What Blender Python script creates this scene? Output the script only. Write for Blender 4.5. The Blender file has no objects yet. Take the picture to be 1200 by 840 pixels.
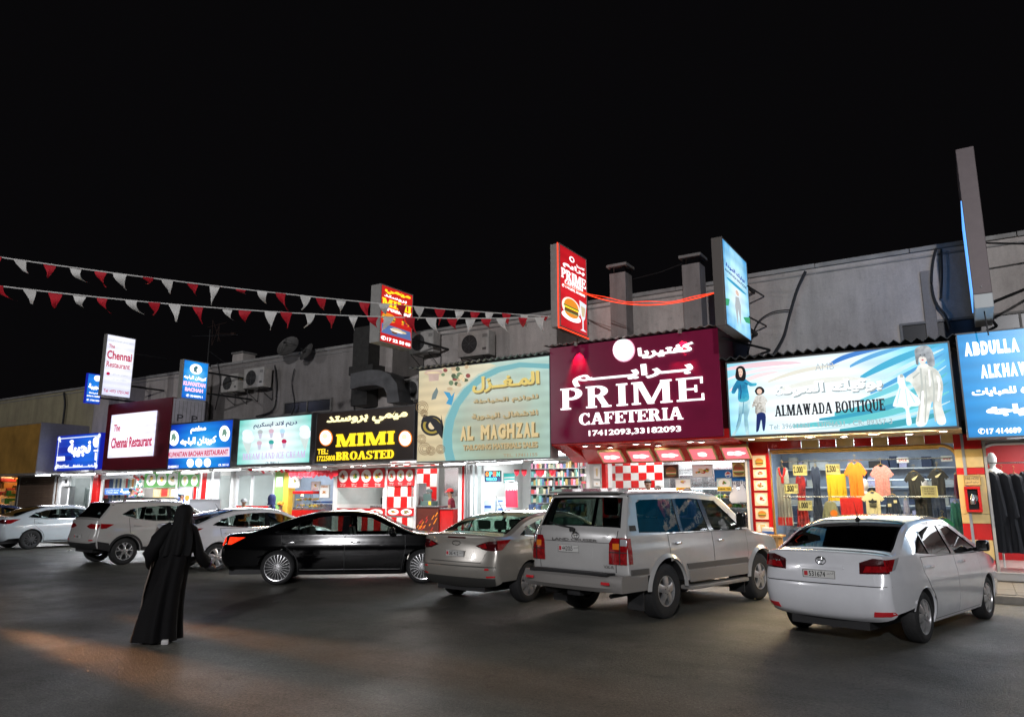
import bpy, bmesh, math, random
from mathutils import Vector, Matrix
from mathutils.geometry import tessellate_polygon
R = math.radians
PI = math.pi
random.seed(7)
SC = bpy.context.scene
COL = SC.collection

# ------------------------------------------------------------------ camera
F, PITCH, YAW, EYE = 850.0, math.atan(163/850.0), R(32.2), 1.7
cd = bpy.data.cameras.new('camera'); cam = bpy.data.objects.new('camera', cd); COL.objects.link(cam)
cd.sensor_width = 36; cd.lens = 36*F/1200; cd.clip_start = 0.05; cd.clip_end = 2000
cam.location = (0, 0, EYE); cam.rotation_euler = (PI/2+PITCH, 0, YAW)
SC.camera = cam

# ------------------------------------------------------------------ night sky, exposure
W = bpy.data.worlds.new("World"); SC.world = W; W.use_nodes = True
nt = W.node_tree; bgn = nt.nodes['Background']
bgn.inputs[0].default_value = (0.0024, 0.0022, 0.0026, 1); bgn.inputs[1].default_value = 1.0
SC.view_settings.view_transform = 'Standard'; SC.view_settings.look = 'None'
SC.view_settings.gamma = 1; SC.view_settings.use_curve_mapping = False
SC.view_settings.exposure = 0.0
SC.cycles.max_bounces = 6; SC.cycles.diffuse_bounces = 2; SC.cycles.glossy_bounces = 3
SC.cycles.transparent_max_bounces = 24; SC.cycles.transmission_bounces = 3
SC.cycles.sample_clamp_indirect = 3.0; SC.cycles.caustics_reflective = False; SC.cycles.caustics_refractive = False
try:
    SC.cycles.use_denoising = True; SC.cycles.denoiser = 'OPENIMAGEDENOISE'
except Exception: pass

def lamp(name, kind, loc, energy, col=(1, 1, 1), size=None, rot=(0, 0, 0), spot=None, parent=None, blend=.5):
    l = bpy.data.lights.new(name, kind); l.energy = energy; l.color = col
    if kind == 'AREA':
        l.shape = 'RECTANGLE'; l.size, l.size_y = size
    elif size: l.shadow_soft_size = size
    if kind == 'SPOT': l.spot_size = spot; l.spot_blend = blend
    o = bpy.data.objects.new(name, l); COL.objects.link(o); o.location = loc; o.rotation_euler = rot
    if parent: o.parent = parent
    return o

# ------------------------------------------------------------------ pixel of the photograph -> point on a plane of the place
def ray(px, py):
    u = (px-600)/F; v = (420-py)/F
    z = math.sin(PITCH)+v*math.cos(PITCH); h = math.cos(PITCH)-v*math.sin(PITCH)
    return (u*math.cos(YAW)-h*math.sin(YAW), u*math.sin(YAW)+h*math.cos(YAW), z)
def at_y(px, py, Y):
    r = ray(px, py); t = Y/r[1]; return (r[0]*t, EYE+r[2]*t)
def at_x(px, py, X):
    r = ray(px, py); t = X/r[0]; return (r[1]*t, EYE+r[2]*t)

# ------------------------------------------------------------------ materials
MATS = {}
def mat(name, col=(.5, .5, .5), rough=.5, metal=0., emit=0., noise=0., nscale=8., bump=0., bscale=30., coat=0., spec=.5, col2=None, alpha=None):
    if name in MATS: return MATS[name]
    m = bpy.data.materials.new(name); m.use_nodes = True; t = m.node_tree; p = t.nodes['Principled BSDF']
    c = (*col[:3], 1)
    p.inputs['Base Color'].default_value = c; p.inputs['Roughness'].default_value = rough
    p.inputs['Metallic'].default_value = metal; p.inputs['Coat Weight'].default_value = coat
    p.inputs['Coat Roughness'].default_value = .04
    p.inputs['Specular IOR Level'].default_value = spec
    src = None
    if noise or bump:
        tc = t.nodes.new('ShaderNodeTexCoord')
    if noise:
        n = t.nodes.new('ShaderNodeTexNoise'); n.inputs['Scale'].default_value = nscale; n.inputs['Detail'].default_value = 7
        n.inputs['Roughness'].default_value = .65
        t.links.new(tc.outputs['Object'], n.inputs['Vector'])
        rp = t.nodes.new('ShaderNodeValToRGB'); rp.color_ramp.elements[0].position = .32; rp.color_ramp.elements[1].position = .68
        d = col2 or tuple(max(0, x*(1-noise)) for x in col[:3])
        rp.color_ramp.elements[0].color = (*d, 1); rp.color_ramp.elements[1].color = c
        t.links.new(n.outputs['Fac'], rp.inputs['Fac']); t.links.new(rp.outputs['Color'], p.inputs['Base Color'])
        src = rp.outputs['Color']
    if bump:
        n = t.nodes.new('ShaderNodeTexNoise'); n.inputs['Scale'].default_value = bscale; n.inputs['Detail'].default_value = 5
        t.links.new(tc.outputs['Object'], n.inputs['Vector'])
        b = t.nodes.new('ShaderNodeBump'); b.inputs['Strength'].default_value = bump; b.inputs['Distance'].default_value = .02
        t.links.new(n.outputs['Fac'], b.inputs['Height']); t.links.new(b.outputs['Normal'], p.inputs['Normal'])
    if emit:
        p.inputs['Emission Strength'].default_value = emit; p.inputs['Emission Color'].default_value = c
        if src: t.links.new(src, p.inputs['Emission Color'])
        p.inputs['Base Color'].default_value = tuple(x*.4 for x in col[:3])+(1,)
    MATS[name] = m
    return m
def backlit(name, stops, centre, radius, emit, noise=.0, nscale=1.2, ax=(1, 0, 1), rough=.25, mottled=None):
    """a back-lit printed sheet: colours ramp outward from a point of the print; ax = stretch per axis"""
    m = bpy.data.materials.new(name); m.use_nodes = True; t = m.node_tree; p = t.nodes['Principled BSDF']
    tc = t.nodes.new('ShaderNodeTexCoord'); mp = t.nodes.new('ShaderNodeMapping'); mp.vector_type = 'POINT'
    s = [a/radius for a in ax]
    mp.inputs['Scale'].default_value = s
    mp.inputs['Location'].default_value = [-centre[0]*s[0], 0, -centre[1]*s[2]]
    t.links.new(tc.outputs['Object'], mp.inputs['Vector'])
    ln = t.nodes.new('ShaderNodeVectorMath'); ln.operation = 'LENGTH'; t.links.new(mp.outputs[0], ln.inputs[0])
    n = t.nodes.new('ShaderNodeTexNoise'); n.inputs['Scale'].default_value = nscale; n.inputs['Detail'].default_value = 4
    t.links.new(tc.outputs['Object'], n.inputs['Vector'])
    ma = t.nodes.new('ShaderNodeMath'); ma.operation = 'MULTIPLY_ADD'; ma.inputs[1].default_value = noise
    sb = t.nodes.new('ShaderNodeMath'); sb.operation = 'SUBTRACT'; sb.inputs[1].default_value = .5
    t.links.new(n.outputs['Fac'], sb.inputs[0]); t.links.new(sb.outputs[0], ma.inputs[0]); t.links.new(ln.outputs['Value'], ma.inputs[2])
    rp = t.nodes.new('ShaderNodeValToRGB'); cr = rp.color_ramp
    while len(cr.elements) < len(stops): cr.elements.new(.5)
    for e, (q, c) in zip(cr.elements, stops): e.position = q; e.color = (*c, 1)
    t.links.new(ma.outputs[0], rp.inputs['Fac'])
    wv = t.nodes.new('ShaderNodeTexWave'); wv.bands_direction = 'Z'; wv.inputs['Scale'].default_value = 1.15; wv.inputs['Distortion'].default_value = .6; t.links.new(tc.outputs['Object'], wv.inputs['Vector'])
    n2 = t.nodes.new('ShaderNodeTexNoise'); n2.inputs['Scale'].default_value = .9; t.links.new(tc.outputs['Object'], n2.inputs['Vector'])
    m1 = t.nodes.new('ShaderNodeMath'); m1.operation = 'MULTIPLY_ADD'; m1.inputs[1].default_value = .16*emit; m1.inputs[2].default_value = .70*emit; t.links.new(wv.outputs['Fac'], m1.inputs[0])
    m2 = t.nodes.new('ShaderNodeMath'); m2.operation = 'MULTIPLY_ADD'; m2.inputs[1].default_value = .45*emit; t.links.new(n2.outputs['Fac'], m2.inputs[0]); t.links.new(m1.outputs[0], m2.inputs[2]); t.links.new(m2.outputs[0], p.inputs['Emission Strength'])
    t.links.new(rp.outputs['Color'], p.inputs['Emission Color'])
    p.inputs['Base Color'].default_value = (*[x*.3 for x in stops[-1][1]], 1); p.inputs['Roughness'].default_value = rough
    return m
def glow(name, col, e=1.0):
    return mat(name, col, .4, emit=e)
def glass_mat(name, tint=(.8, .85, .85), refl=1.0, rough=.02):
    if name in MATS: return MATS[name]
    m = bpy.data.materials.new(name); m.use_nodes = True; t = m.node_tree; t.nodes.remove(t.nodes['Principled BSDF'])
    out = [n for n in t.nodes if n.type == 'OUTPUT_MATERIAL'][0]
    tr = t.nodes.new('ShaderNodeBsdfTransparent'); tr.inputs[0].default_value = (*tint, 1)
    gl = t.nodes.new('ShaderNodeBsdfGlossy'); gl.inputs['Roughness'].default_value = rough
    gl.inputs['Color'].default_value = (refl*.8, refl*.8, refl*.8, 1)
    fr = t.nodes.new('ShaderNodeFresnel'); ge = t.nodes.new('ShaderNodeNewGeometry'); mr = t.nodes.new('ShaderNodeMapRange')
    mr.inputs[3].default_value = 1.5; mr.inputs[4].default_value = 1/1.5; t.links.new(ge.outputs['Backfacing'], mr.inputs[0]); t.links.new(mr.outputs[0], fr.inputs['IOR'])
    mx = t.nodes.new('ShaderNodeMixShader')
    t.links.new(fr.outputs[0], mx.inputs[0]); t.links.new(tr.outputs[0], mx.inputs[1]); t.links.new(gl.outputs[0], mx.inputs[2])
    t.links.new(mx.outputs[0], out.inputs[0])
    MATS[name] = m
    return m

def plaster(name, a, b, streak=.72):
    m = bpy.data.materials.new(name); m.use_nodes = True; t = m.node_tree; p = t.nodes['Principled BSDF']; p.inputs['Roughness'].default_value = .88
    tc = t.nodes.new('ShaderNodeTexCoord'); N = t.nodes.new
    def nz(sc, det, vec): n = N('ShaderNodeTexNoise'); n.inputs['Scale'].default_value = sc; n.inputs['Detail'].default_value = det; n.inputs['Roughness'].default_value = .65; t.links.new(vec, n.inputs['Vector']); return n.outputs['Fac']
    def ramp(src, p0, p1, c0, c1): r = N('ShaderNodeValToRGB'); r.color_ramp.elements[0].position = p0; r.color_ramp.elements[1].position = p1; r.color_ramp.elements[0].color = (*c0, 1); r.color_ramp.elements[1].color = (*c1, 1); t.links.new(src, r.inputs['Fac']); return r.outputs['Color']
    def mul(x, y): k = N('ShaderNodeMix'); k.data_type = 'RGBA'; k.blend_type = 'MULTIPLY'; k.inputs[0].default_value = 1; t.links.new(x, k.inputs[6]); t.links.new(y, k.inputs[7]); return k.outputs[2]
    mp = N('ShaderNodeMapping'); mp.inputs['Scale'].default_value = (1.5, 1.5, .22); t.links.new(tc.outputs['Object'], mp.inputs['Vector'])
    c = ramp(nz(.6, 8, tc.outputs['Object']), .3, .7, b, a)
    s = ramp(nz(1.6, 9, mp.outputs[0]), .30, .58, (streak,)*3, (1,)*3)
    q = ramp(nz(6, 8, tc.outputs['Object']), .30, .42, (.78,)*3, (1,)*3)
    g = ramp(nz(45, 3, tc.outputs['Object']), .3, .7, (.88,)*3, (1.06,)*3)
    t.links.new(mul(mul(c, s), mul(q, g)), p.inputs['Base Color'])
    bp = N('ShaderNodeBump'); bp.inputs['Strength'].default_value = .5; bp.inputs['Distance'].default_value = .02; t.links.new(nz(9, 8, tc.outputs['Object']), bp.inputs['Height']); t.links.new(bp.outputs[0], p.inputs['Normal'])
    MATS[name] = m; return m
# ------------------------------------------------------------------ objects
def link(name, me, parent=None, loc=(0, 0, 0), rz=0):
    o = bpy.data.objects.new(name, me); COL.objects.link(o); o.parent = parent; o.location = loc; o.rotation_euler = (0, 0, rz)
    return o
def tag(o, label=None, cat=None, group=None, kind=None):
    if label: o['label'] = label
    if cat: o['category'] = cat
    if group: o['group'] = group
    if kind: o['kind'] = kind
    return o
def thing(name, label, cat, loc=(0, 0, 0), rz=0, group=None, rx=0, ry=0):
    o = link(name, None, None, loc); o.rotation_euler = (rx, ry, rz); o.empty_display_size = .2
    return tag(o, label, cat, group)
def copy_tree(o, parent=None, kids=None):
    kids = kids if kids is not None else KIDS(o)
    c = o.copy(); COL.objects.link(c)
    if parent is not None: c.parent = parent
    for ch in kids: copy_tree(ch, c)
    return c
def KIDS(o): return [c for c in COL.objects if c.parent == o]

class M:
    """collects geometry; build() links it as ONE mesh object"""
    def __init__(s): s.v = []; s.f = []; s.mi = []; s.k = 0
    def add(s, vs, fs, k=None):
        n = len(s.v); s.v += [tuple(v) for v in vs]; s.f += [tuple(n+i for i in f) for f in fs]
        s.mi += [s.k if k is None else k]*len(fs); return s
    def box(s, x0, x1, y0, y1, z0, z1, k=None):
        x0, x1 = sorted((x0, x1)); y0, y1 = sorted((y0, y1)); z0, z1 = sorted((z0, z1))
        vs = [(x, y, z) for z in (z0, z1) for y in (y0, y1) for x in (x0, x1)]
        return s.add(vs, [(0, 2, 3, 1), (4, 5, 7, 6), (0, 1, 5, 4), (2, 6, 7, 3), (0, 4, 6, 2), (1, 3, 7, 5)], k)
    def bbox(s, x0, x1, y0, y1, z0, z1, b=.01, k=None):
        """box with chamfered edges"""
        x0, x1 = sorted((x0, x1)); y0, y1 = sorted((y0, y1)); z0, z1 = sorted((z0, z1))
        bm = bmesh.new(); bmesh.ops.create_cube(bm, size=1)
        for v in bm.verts: v.co = Vector(((x0+x1)/2+v.co.x*(x1-x0), (y0+y1)/2+v.co.y*(y1-y0), (z0+z1)/2+v.co.z*(z1-z0)))
        b = min(b, .45*min(x1-x0, y1-y0, z1-z0))
        bmesh.ops.bevel(bm, geom=bm.edges[:], offset=b, segments=2, affect='EDGES', profile=.6)
        return s.bm(bm, k)
    def bm(s, bm, k=None):
        bm.verts.index_update(); s.add([v.co[:] for v in bm.verts], [[v.index for v in f.verts] for f in bm.faces], k); bm.free(); return s
    def quad(s, a, b, c, d, k=None): return s.add([a, b, c, d], [(0, 1, 2, 3)], k)
    def tube(s, pts, r, n=6, k=None, close=False):
        pts = [Vector(p) for p in pts]; m = len(pts); rr = r if isinstance(r, (list, tuple)) else [r]*m
        vs = []; fs = []
        for i, p in enumerate(pts):
            d = (pts[(i+1) % m if close else min(i+1, m-1)]-pts[(i-1) % m if close else max(i-1, 0)])
            d = d.normalized() if d.length > 1e-9 else Vector((0, 0, 1))
            a = d.cross(Vector((0, 0, 1)))
            if a.length < .05: a = d.cross(Vector((1, 0, 0)))
            a.normalize(); b = d.cross(a)
            for j in range(n):
                t = 2*PI*j/n; vs.append(p+a*math.cos(t)*rr[i]+b*math.sin(t)*rr[i])
        for i in range(m if close else m-1):
            i2 = (i+1) % m
            for j in range(n):
                j2 = (j+1) % n; fs.append((i*n+j, i*n+j2, i2*n+j2, i2*n+j))
        if not close: fs += [tuple(range(n))[::-1], tuple((m-1)*n+j for j in range(n))]
        return s.add(vs, fs, k)
    def loft(s, rings, k=None, cap=True):
        n = len(rings[0]); vs = [p for r in rings for p in r]; fs = []
        for i in range(len(rings)-1):
            for j in range(n):
                j2 = (j+1) % n; fs.append((i*n+j, i*n+j2, (i+1)*n+j2, (i+1)*n+j))
        if cap: fs += [tuple(range(n))[::-1], tuple((len(rings)-1)*n+j for j in range(n))]
        return s.add(vs, fs, k)
    def lathe(s, prof, n=24, c=(0, 0, 0), axis='z', k=None, cap=True):
        rings = []
        for r, h in prof:
            ring = []
            for j in range(n):
                t = 2*PI*j/n; a, b = r*math.cos(t), r*math.sin(t)
                ring.append({'z': (c[0]+a, c[1]+b, c[2]+h), 'y': (c[0]+a, c[1]+h, c[2]+b), 'x': (c[0]+h, c[1]+a, c[2]+b)}[axis])
            rings.append(ring)
        return s.loft(rings, k, cap)
    def prism(s, poly, y0, y1, k=None, plane='xz', side=True):
        """polygon in x,z given a thickness along y (or any plane)"""
        tri = tessellate_polygon([[Vector((a, b, 0)) for a, b in poly]])
        f = {'xz': lambda a, b, c: (a, c, b), 'yz': lambda a, b, c: (c, a, b), 'xy': lambda a, b, c: (a, b, c)}[plane]
        n = len(poly)
        vs = [f(a, b, y0) for a, b in poly]; fs = [tuple(t) for t in tri]
        if y1 is not None and y1 != y0:
            vs += [f(a, b, y1) for a, b in poly]; fs += [tuple(n+i for i in t[::-1]) for t in tri]
            if side: fs += [(i, (i+1) % n, n+(i+1) % n, n+i) for i in range(n)]
        return s.add(vs, fs, k)
    def build(s, name, mats, parent=None, smooth=False, loc=(0, 0, 0), rz=0, recalc=True, angle=35, merge=False):
        me = bpy.data.meshes.new(name); me.from_pydata(s.v, [], s.f)
        mats = mats if isinstance(mats, (list, tuple)) else [mats]
        for m in mats: me.materials.append(m)
        me.polygons.foreach_set('material_index', s.mi)
        if recalc or merge:
            bm = bmesh.new(); bm.from_mesh(me)
            if merge: bmesh.ops.remove_doubles(bm, verts=bm.verts, dist=.0004)
            if recalc: bmesh.ops.recalc_face_normals(bm, faces=bm.faces)
            bm.to_mesh(me); bm.free()
        if smooth:
            me.shade_smooth(); me.set_sharp_from_angle(angle=R(angle))
        me.update()
        return link(name, me, parent, loc, rz)
def ell(cx, cz, rx, rz, n=20, a0=0., a1=2*PI):
    return [(cx+rx*math.cos(a0+(a1-a0)*i/n), cz+rz*math.sin(a0+(a1-a0)*i/n)) for i in range(n if abs(a1-a0-2*PI) < 1e-6 else n+1)]

# ------------------------------------------------------------------ writing
AR = {}
_c = 0xFE80
for ch, n in [('ء', 1), ('آ', 2), ('أ', 2), ('ؤ', 2), ('إ', 2), ('ئ', 4), ('ا', 2), ('ب', 4), ('ة', 2), ('ت', 4), ('ث', 4), ('ج', 4), ('ح', 4), ('خ', 4),
              ('د', 2), ('ذ', 2), ('ر', 2), ('ز', 2), ('س', 4), ('ش', 4), ('ص', 4), ('ض', 4), ('ط', 4), ('ظ', 4), ('ع', 4), ('غ', 4), ('ف', 4), ('ق', 4),
              ('ك', 4), ('ل', 4), ('م', 4), ('ن', 4), ('ه', 4), ('و', 2), ('ى', 2), ('ي', 4)]:
    AR[ch] = (_c, n); _c += n
def arabic(s):
    out = []; i = 0; prev = False
    while i < len(s):
        ch = s[i]
        if ch == 'ل' and i+1 < len(s) and s[i+1] == 'ا':
            out.append(chr(0xFEFC if prev else 0xFEFB)); prev = False; i += 2; continue
        if ch == 'ـ': out.append(ch); prev = True; i += 1; continue
        if ch not in AR: out.append(ch); prev = False; i += 1; continue
        c, n = AR[ch]; nxt = i+1 < len(s) and (s[i+1] in AR or s[i+1] == 'ـ') and s[i+1] != 'ء' and n == 4
        out.append(chr(c+(3 if prev and nxt else 2 if nxt else 1 if prev else 0)) if n > 1 else chr(c))
        prev = nxt; i += 1
    return ''.join(reversed(out))
_tc = {}
def text_geo(s, bold=0., ital=0.):
    key = (s, bold, ital)
    if key in _tc: return _tc[key]
    c = bpy.data.curves.new('t', 'FONT'); c.body = s; c.resolution_u = 3; c.bevel_depth = bold; c.bevel_resolution = 0; c.shear = ital
    o = bpy.data.objects.new('t', c); COL.objects.link(o); bpy.context.view_layer.update()
    me = bpy.data.meshes.new_from_object(o.evaluated_get(bpy.context.evaluated_depsgraph_get()))
    bm = bmesh.new(); bm.from_mesh(me)
    if not bold: pass
    vs = [v.co.copy() for v in bm.verts]; fs = [[v.index for v in f.verts] for f in bm.faces]
    bm.free(); bpy.data.objects.remove(o); bpy.data.curves.remove(c); bpy.data.meshes.remove(me)
    _tc[key] = (vs, fs); return vs, fs
def write(s, x0, z0, x1, z1, m, parent, name='lettering', y=-.006, bold=.02, ital=0., back=.0, keep=False, skew=0., slant=None):
    """lettering fitted into the box x0..x1, z0..z1 of the sign's face (front = -y)"""
    if any('\u0600' <= c <= '\u06ff' for c in s): s = arabic(s)
    vs, fs = text_geo(s, bold, ital)
    if not vs: return None
    ax = min(v.x for v in vs); bx = max(v.x for v in vs); az = min(v.y for v in vs); bz = max(v.y for v in vs)
    sx = (x1-x0)/(bx-ax); sz = (z1-z0)/(bz-az)
    if keep: sx = min(sx, sz)
    g = M(); g.add([(x0+(v.x-ax)*sx, y-v.z*min(sx, sz), z0+(v.y-az)*sz+skew*(v.x-ax)*sx) for v in vs], fs)
    return g.build(name, m, parent, recalc=False)

# slab letters: strokes as polygons in a cell 1 high
def _bar(x0, y0, x1, y1, w):   # slanted bar of horizontal width w
    return [(x0, y0), (x0+w, y0), (x1+w, y1), (x1, y1)]
def _r(x0, y0, x1, y1): return [(x0, y0), (x1, y0), (x1, y1), (x0, y1)]
def _arc(cx, cy, ro, rio, a0, a1, n=12, sq=1.0, vo=None, vi=None):
    vo = vo or ro; vi = vi if vi is not None else rio
    o = [(cx+ro*math.cos(R(a0+(a1-a0)*i/n)), cy+vo*math.sin(R(a0+(a1-a0)*i/n))) for i in range(n+1)]
    q = [(cx+rio*math.cos(R(a1+(a0-a1)*i/n)), cy+vi*math.sin(R(a1+(a0-a1)*i/n))) for i in range(n+1)]
    return o+q
def slab(ch, w=.2, s=.09, e=.07):
    S = lambda x, y, ww=w: _r(x-e, y, x+ww+e, y+s)      # a slab foot under a stem at x
    if ch == 'I': return [_r(e, 0, e+w, 1), S(e, 0), S(e, 1-s)], w+2*e
    if ch == 'P': return [_r(e, 0, e+w, 1), S(e, 0), _r(0, 1-s, e+w+.12, 1), _arc(e+w+.1, .72, .34, .14, -90, 90, vo=.28, vi=.17), _r(e+w, .44, e+w+.12, .55)], e+w+.44
    if ch == 'R': return [_r(e, 0, e+w, 1), S(e, 0), _r(0, 1-s, e+w+.12, 1), _arc(e+w+.1, .74, .32, .12, -90, 90, vo=.26, vi=.16), _r(e+w, .48, e+w+.12, .58), _bar(e+w+.28, 0, e+w+.06, .52, w), S(e+w+.3, 0, w*.8)], e+w+.3+w+e
    if ch == 'B': return [_r(e, 0, e+w, 1), _r(0, 0, e+w+.12, s), _r(0, 1-s, e+w+.12, 1), _r(e+w, .46, e+w+.12, .55), _arc(e+w+.1, .75, .28, .1, -90, 90, vo=.25, vi=.15), _arc(e+w+.1, .275, .33, .13, -90, 90, vo=.275, vi=.16)], e+w+.44
    if ch == 'D': return [_r(e, 0, e+w, 1), _r(0, 0, e+w+.12, s), _r(0, 1-s, e+w+.12, 1), _arc(e+w+.1, .5, .38, .17, -90, 90, 16, vo=.5, vi=.4)], e+w+.48
    if ch in 'EF':
        g = [_r(e, 0, e+w, 1), _r(0, 1-s, .72, 1), _r(.66, .72, .72, 1), _r(e+w, .46, .54, .46+s), _r(.5, .36, .56, .66)]
        g += [_r(0, 0, .74, s), _r(.68, 0, .74, .28)] if ch == 'E' else [S(e, 0)]
        return g, .76
    if ch == 'L': return [_r(e, 0, e+w, 1), S(e, 1-s), _r(0, 0, .68, s), _r(.62, 0, .68, .32)], .7
    if ch == 'T': return [_r(.4-w/2, 0, .4+w/2, 1), _r(.4-w/2-e, 0, .4+w/2+e, s), _r(0, 1-s, .8, 1), _r(0, .7, .07, 1), _r(.73, .7, .8, 1)], .8
    if ch == 'H': return [_r(e, 0, e+w, 1), _r(.62, 0, .62+w, 1), S(e, 0), S(e, 1-s), S(.62, 0), S(.62, 1-s), _r(e+w, .45, .62, .55)], .62+w+e
    if ch == 'M': return [_r(e, 0, e+w*.6, 1), _r(.9, 0, .9+w, 1), _bar(.12, 1, .46, 0, w), _bar(.88, 1, .5, 0, w*.6), S(e, 0, w*.6), S(.9, 0), _r(0, 1-s, .3, 1), _r(.84, 1-s, .9+w+e, 1)], .9+w+e
    if ch == 'A': return [_bar(.1, 0, .4, 1, w*.6), _bar(.7, 0, .4, 1, w), _r(.2, .28, .75, .36), _r(0, 0, .32, s), _r(.62, 0, 1.0, s)], 1.0
    if ch == 'W': return [_bar(.26, 0, .06, 1, w), _bar(.3, 0, .52, 1, w*.5), _bar(.66, 0, .5, 1, w), _bar(.7, 0, .96, 1, w*.5), _r(0, 1-s, .34, 1), _r(.44, 1-s, .74, 1), _r(.88, 1-s, 1.14, 1)], 1.14
    if ch == 'U': return [_r(e, .3, e+w, 1), _r(.6, .3, .6+w*.6, 1), _arc(.42, .31, .32, .32-w*.8, 180, 360, vo=.31, vi=.22), S(e, 1-s), S(.6, 1-s, w*.6)], .6+w*.6+e
    if ch in 'CO' or ch == 'Q' or ch == 'G':
        a = (42, 318) if ch in 'CG' else (0, 360)
        g = [_arc(.46, .5, .46, .46-w, a[0], a[1], 24, vo=.52, vi=.42)]
        if ch == 'C': g += [_r(.72, .66, .79, 1), _r(.72, 0, .79, .3)]
        if ch == 'G': g += [_r(.68, .0, .68+w*.7, .46), _r(.56, .38, .9, .46), _r(.72, .66, .79, 1)]
        if ch == 'Q': g += [_bar(.7, -.16, .42, .2, w)]
        return g, .86 if ch in 'CG' else .92
    if ch == 'S': return [_arc(.38, .74, .34, .34-w, 40, 270, 14, vo=.27, vi=.16), _arc(.38, .27, .37, .37-w, -140, 90, 14, vo=.28, vi=.16), _r(.6, .68, .67, 1), _r(.03, 0, .1, .34)], .76
    if ch == 'N': return [_r(e, 0, e+w*.55, 1), _r(.72, 0, .72+w*.55, 1), _bar(.62, 0, .1, 1, w), S(e, 0, w*.55), S(.72, 1-s, w*.55), _r(0, 1-s, .2, 1)], .72+w*.55+e
    if ch == 'Z': return [_r(.03, 1-s*1.3, .7, 1), _r(0, 0, .72, s*1.3), _bar(0, 0, .48, 1, w*1.1), _r(.66, 0, .72, .3), _r(.03, .7, .09, 1)], .74
    return [], .35
def slab_write(s, x0, z0, x1, z1, m, parent, w=.2, sl=.09, name='letter', y=-.006, th=.03, gap=.09, single=True, skew=0.):
    tot = 0; lay = []
    for ch in s:
        g, adv = slab(ch, w, sl); lay.append((ch, g, tot)); tot += adv+gap
    tot -= gap; sx = (x1-x0)/tot; sz = z1-z0; whole = M(); out = []
    for ch, g, ox in lay:
        if not g: continue
        b = M() if single else whole
        for i, poly in enumerate(g):
            b.prism([(x0+(ox+a)*sx, z0+c*sz+skew*(ox+a)*sx) for a, c in poly], y-th-i*.0004, y+i*.0003)
        if single: out.append(b.build(name, m, parent))
    if not single: out.append(whole.build(name, m, parent))
    return out
# ------------------------------------------------------------------ cars
def fill_map(outer, holes, xs, zs, fn, g, k=None, skirt=0., fns=None):
    bm = bmesh.new()
    for loop in [outer]+holes:
        vs = [bm.verts.new((a, b, 0)) for a, b in loop]
        for i in range(len(vs)): bm.edges.new((vs[i], vs[(i+1) % len(vs)]))
    bmesh.ops.triangle_fill(bm, edges=bm.edges[:], use_beauty=False, use_dissolve=False, normal=(0, 0, 1))
    lox, hix = min(a for a, b in outer), max(a for a, b in outer)
    loz, hiz = min(b for a, b in outer), max(b for a, b in outer)
    for ax, vals, lo, hi in ((0, xs, lox, hix), (1, zs, loz, hiz)):
        for q in vals:
            if q <= lo+.002 or q >= hi-.002: continue
            co = (q, 0, 0) if ax == 0 else (0, q, 0); no = (1, 0, 0) if ax == 0 else (0, 1, 0)
            bmesh.ops.bisect_plane(bm, geom=bm.verts[:]+bm.edges[:]+bm.faces[:], dist=.0008, plane_co=co, plane_no=no)
    def ongrid(e, ax, vals):
        a, b = e.verts[0].co[ax], e.verts[1].co[ax]
        return abs(a-b) < .0016 and any(abs(a-q) < .0016 for q in vals)
    kill = [e for e in bm.edges if len(e.link_faces) == 2 and not ongrid(e, 0, xs) and not ongrid(e, 1, zs)]
    bmesh.ops.dissolve_edges(bm, edges=kill, use_verts=False)
    bm.verts.index_update()
    vs = [fn(v.co.x, v.co.y) for v in bm.verts]
    fs = [[v.index for v in f.verts] for f in bm.faces]
    g.add(vs, fs, k)
    if skirt:
        n = len(vs); b = [(e.verts[0].index, e.verts[1].index) for e in bm.edges if len(e.link_faces) == 1]
        idx = {}; v2 = []
        for a, c in b:
            for q in (a, c):
                if q not in idx:
                    idx[q] = len(v2); co = bm.verts[q] if False else None; v2.append(q)
        bm.verts.ensure_lookup_table()
        low = [fns(bm.verts[q].co.x, bm.verts[q].co.y) for q in v2]
        top = [vs[q] for q in v2]; m = len(v2)
        g.add(top+low, [(idx[a], idx[c], m+idx[c], m+idx[a]) for a, c in b], k)
    bm.free()
def frange(a, b, s):
    n = max(1, int(round((b-a)/s))); return [a+(b-a)*i/n for i in range(n+1)]
def catmull(P, n):
    out = []
    for i in range(len(P)-1):
        p0, p1, p2, p3 = P[max(i-1, 0)], P[i], P[i+1], P[min(i+2, len(P)-1)]
        for j in range(n):
            t = j/n
            out.append(tuple(.5*((2*b)+(c-a)*t+(2*a-5*b+4*c-d)*t*t+(3*b-a-3*c+d)*t**3) for a, b, c, d in zip(p0, p1, p2, p3)))
    out.append(P[-1]); return out

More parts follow.
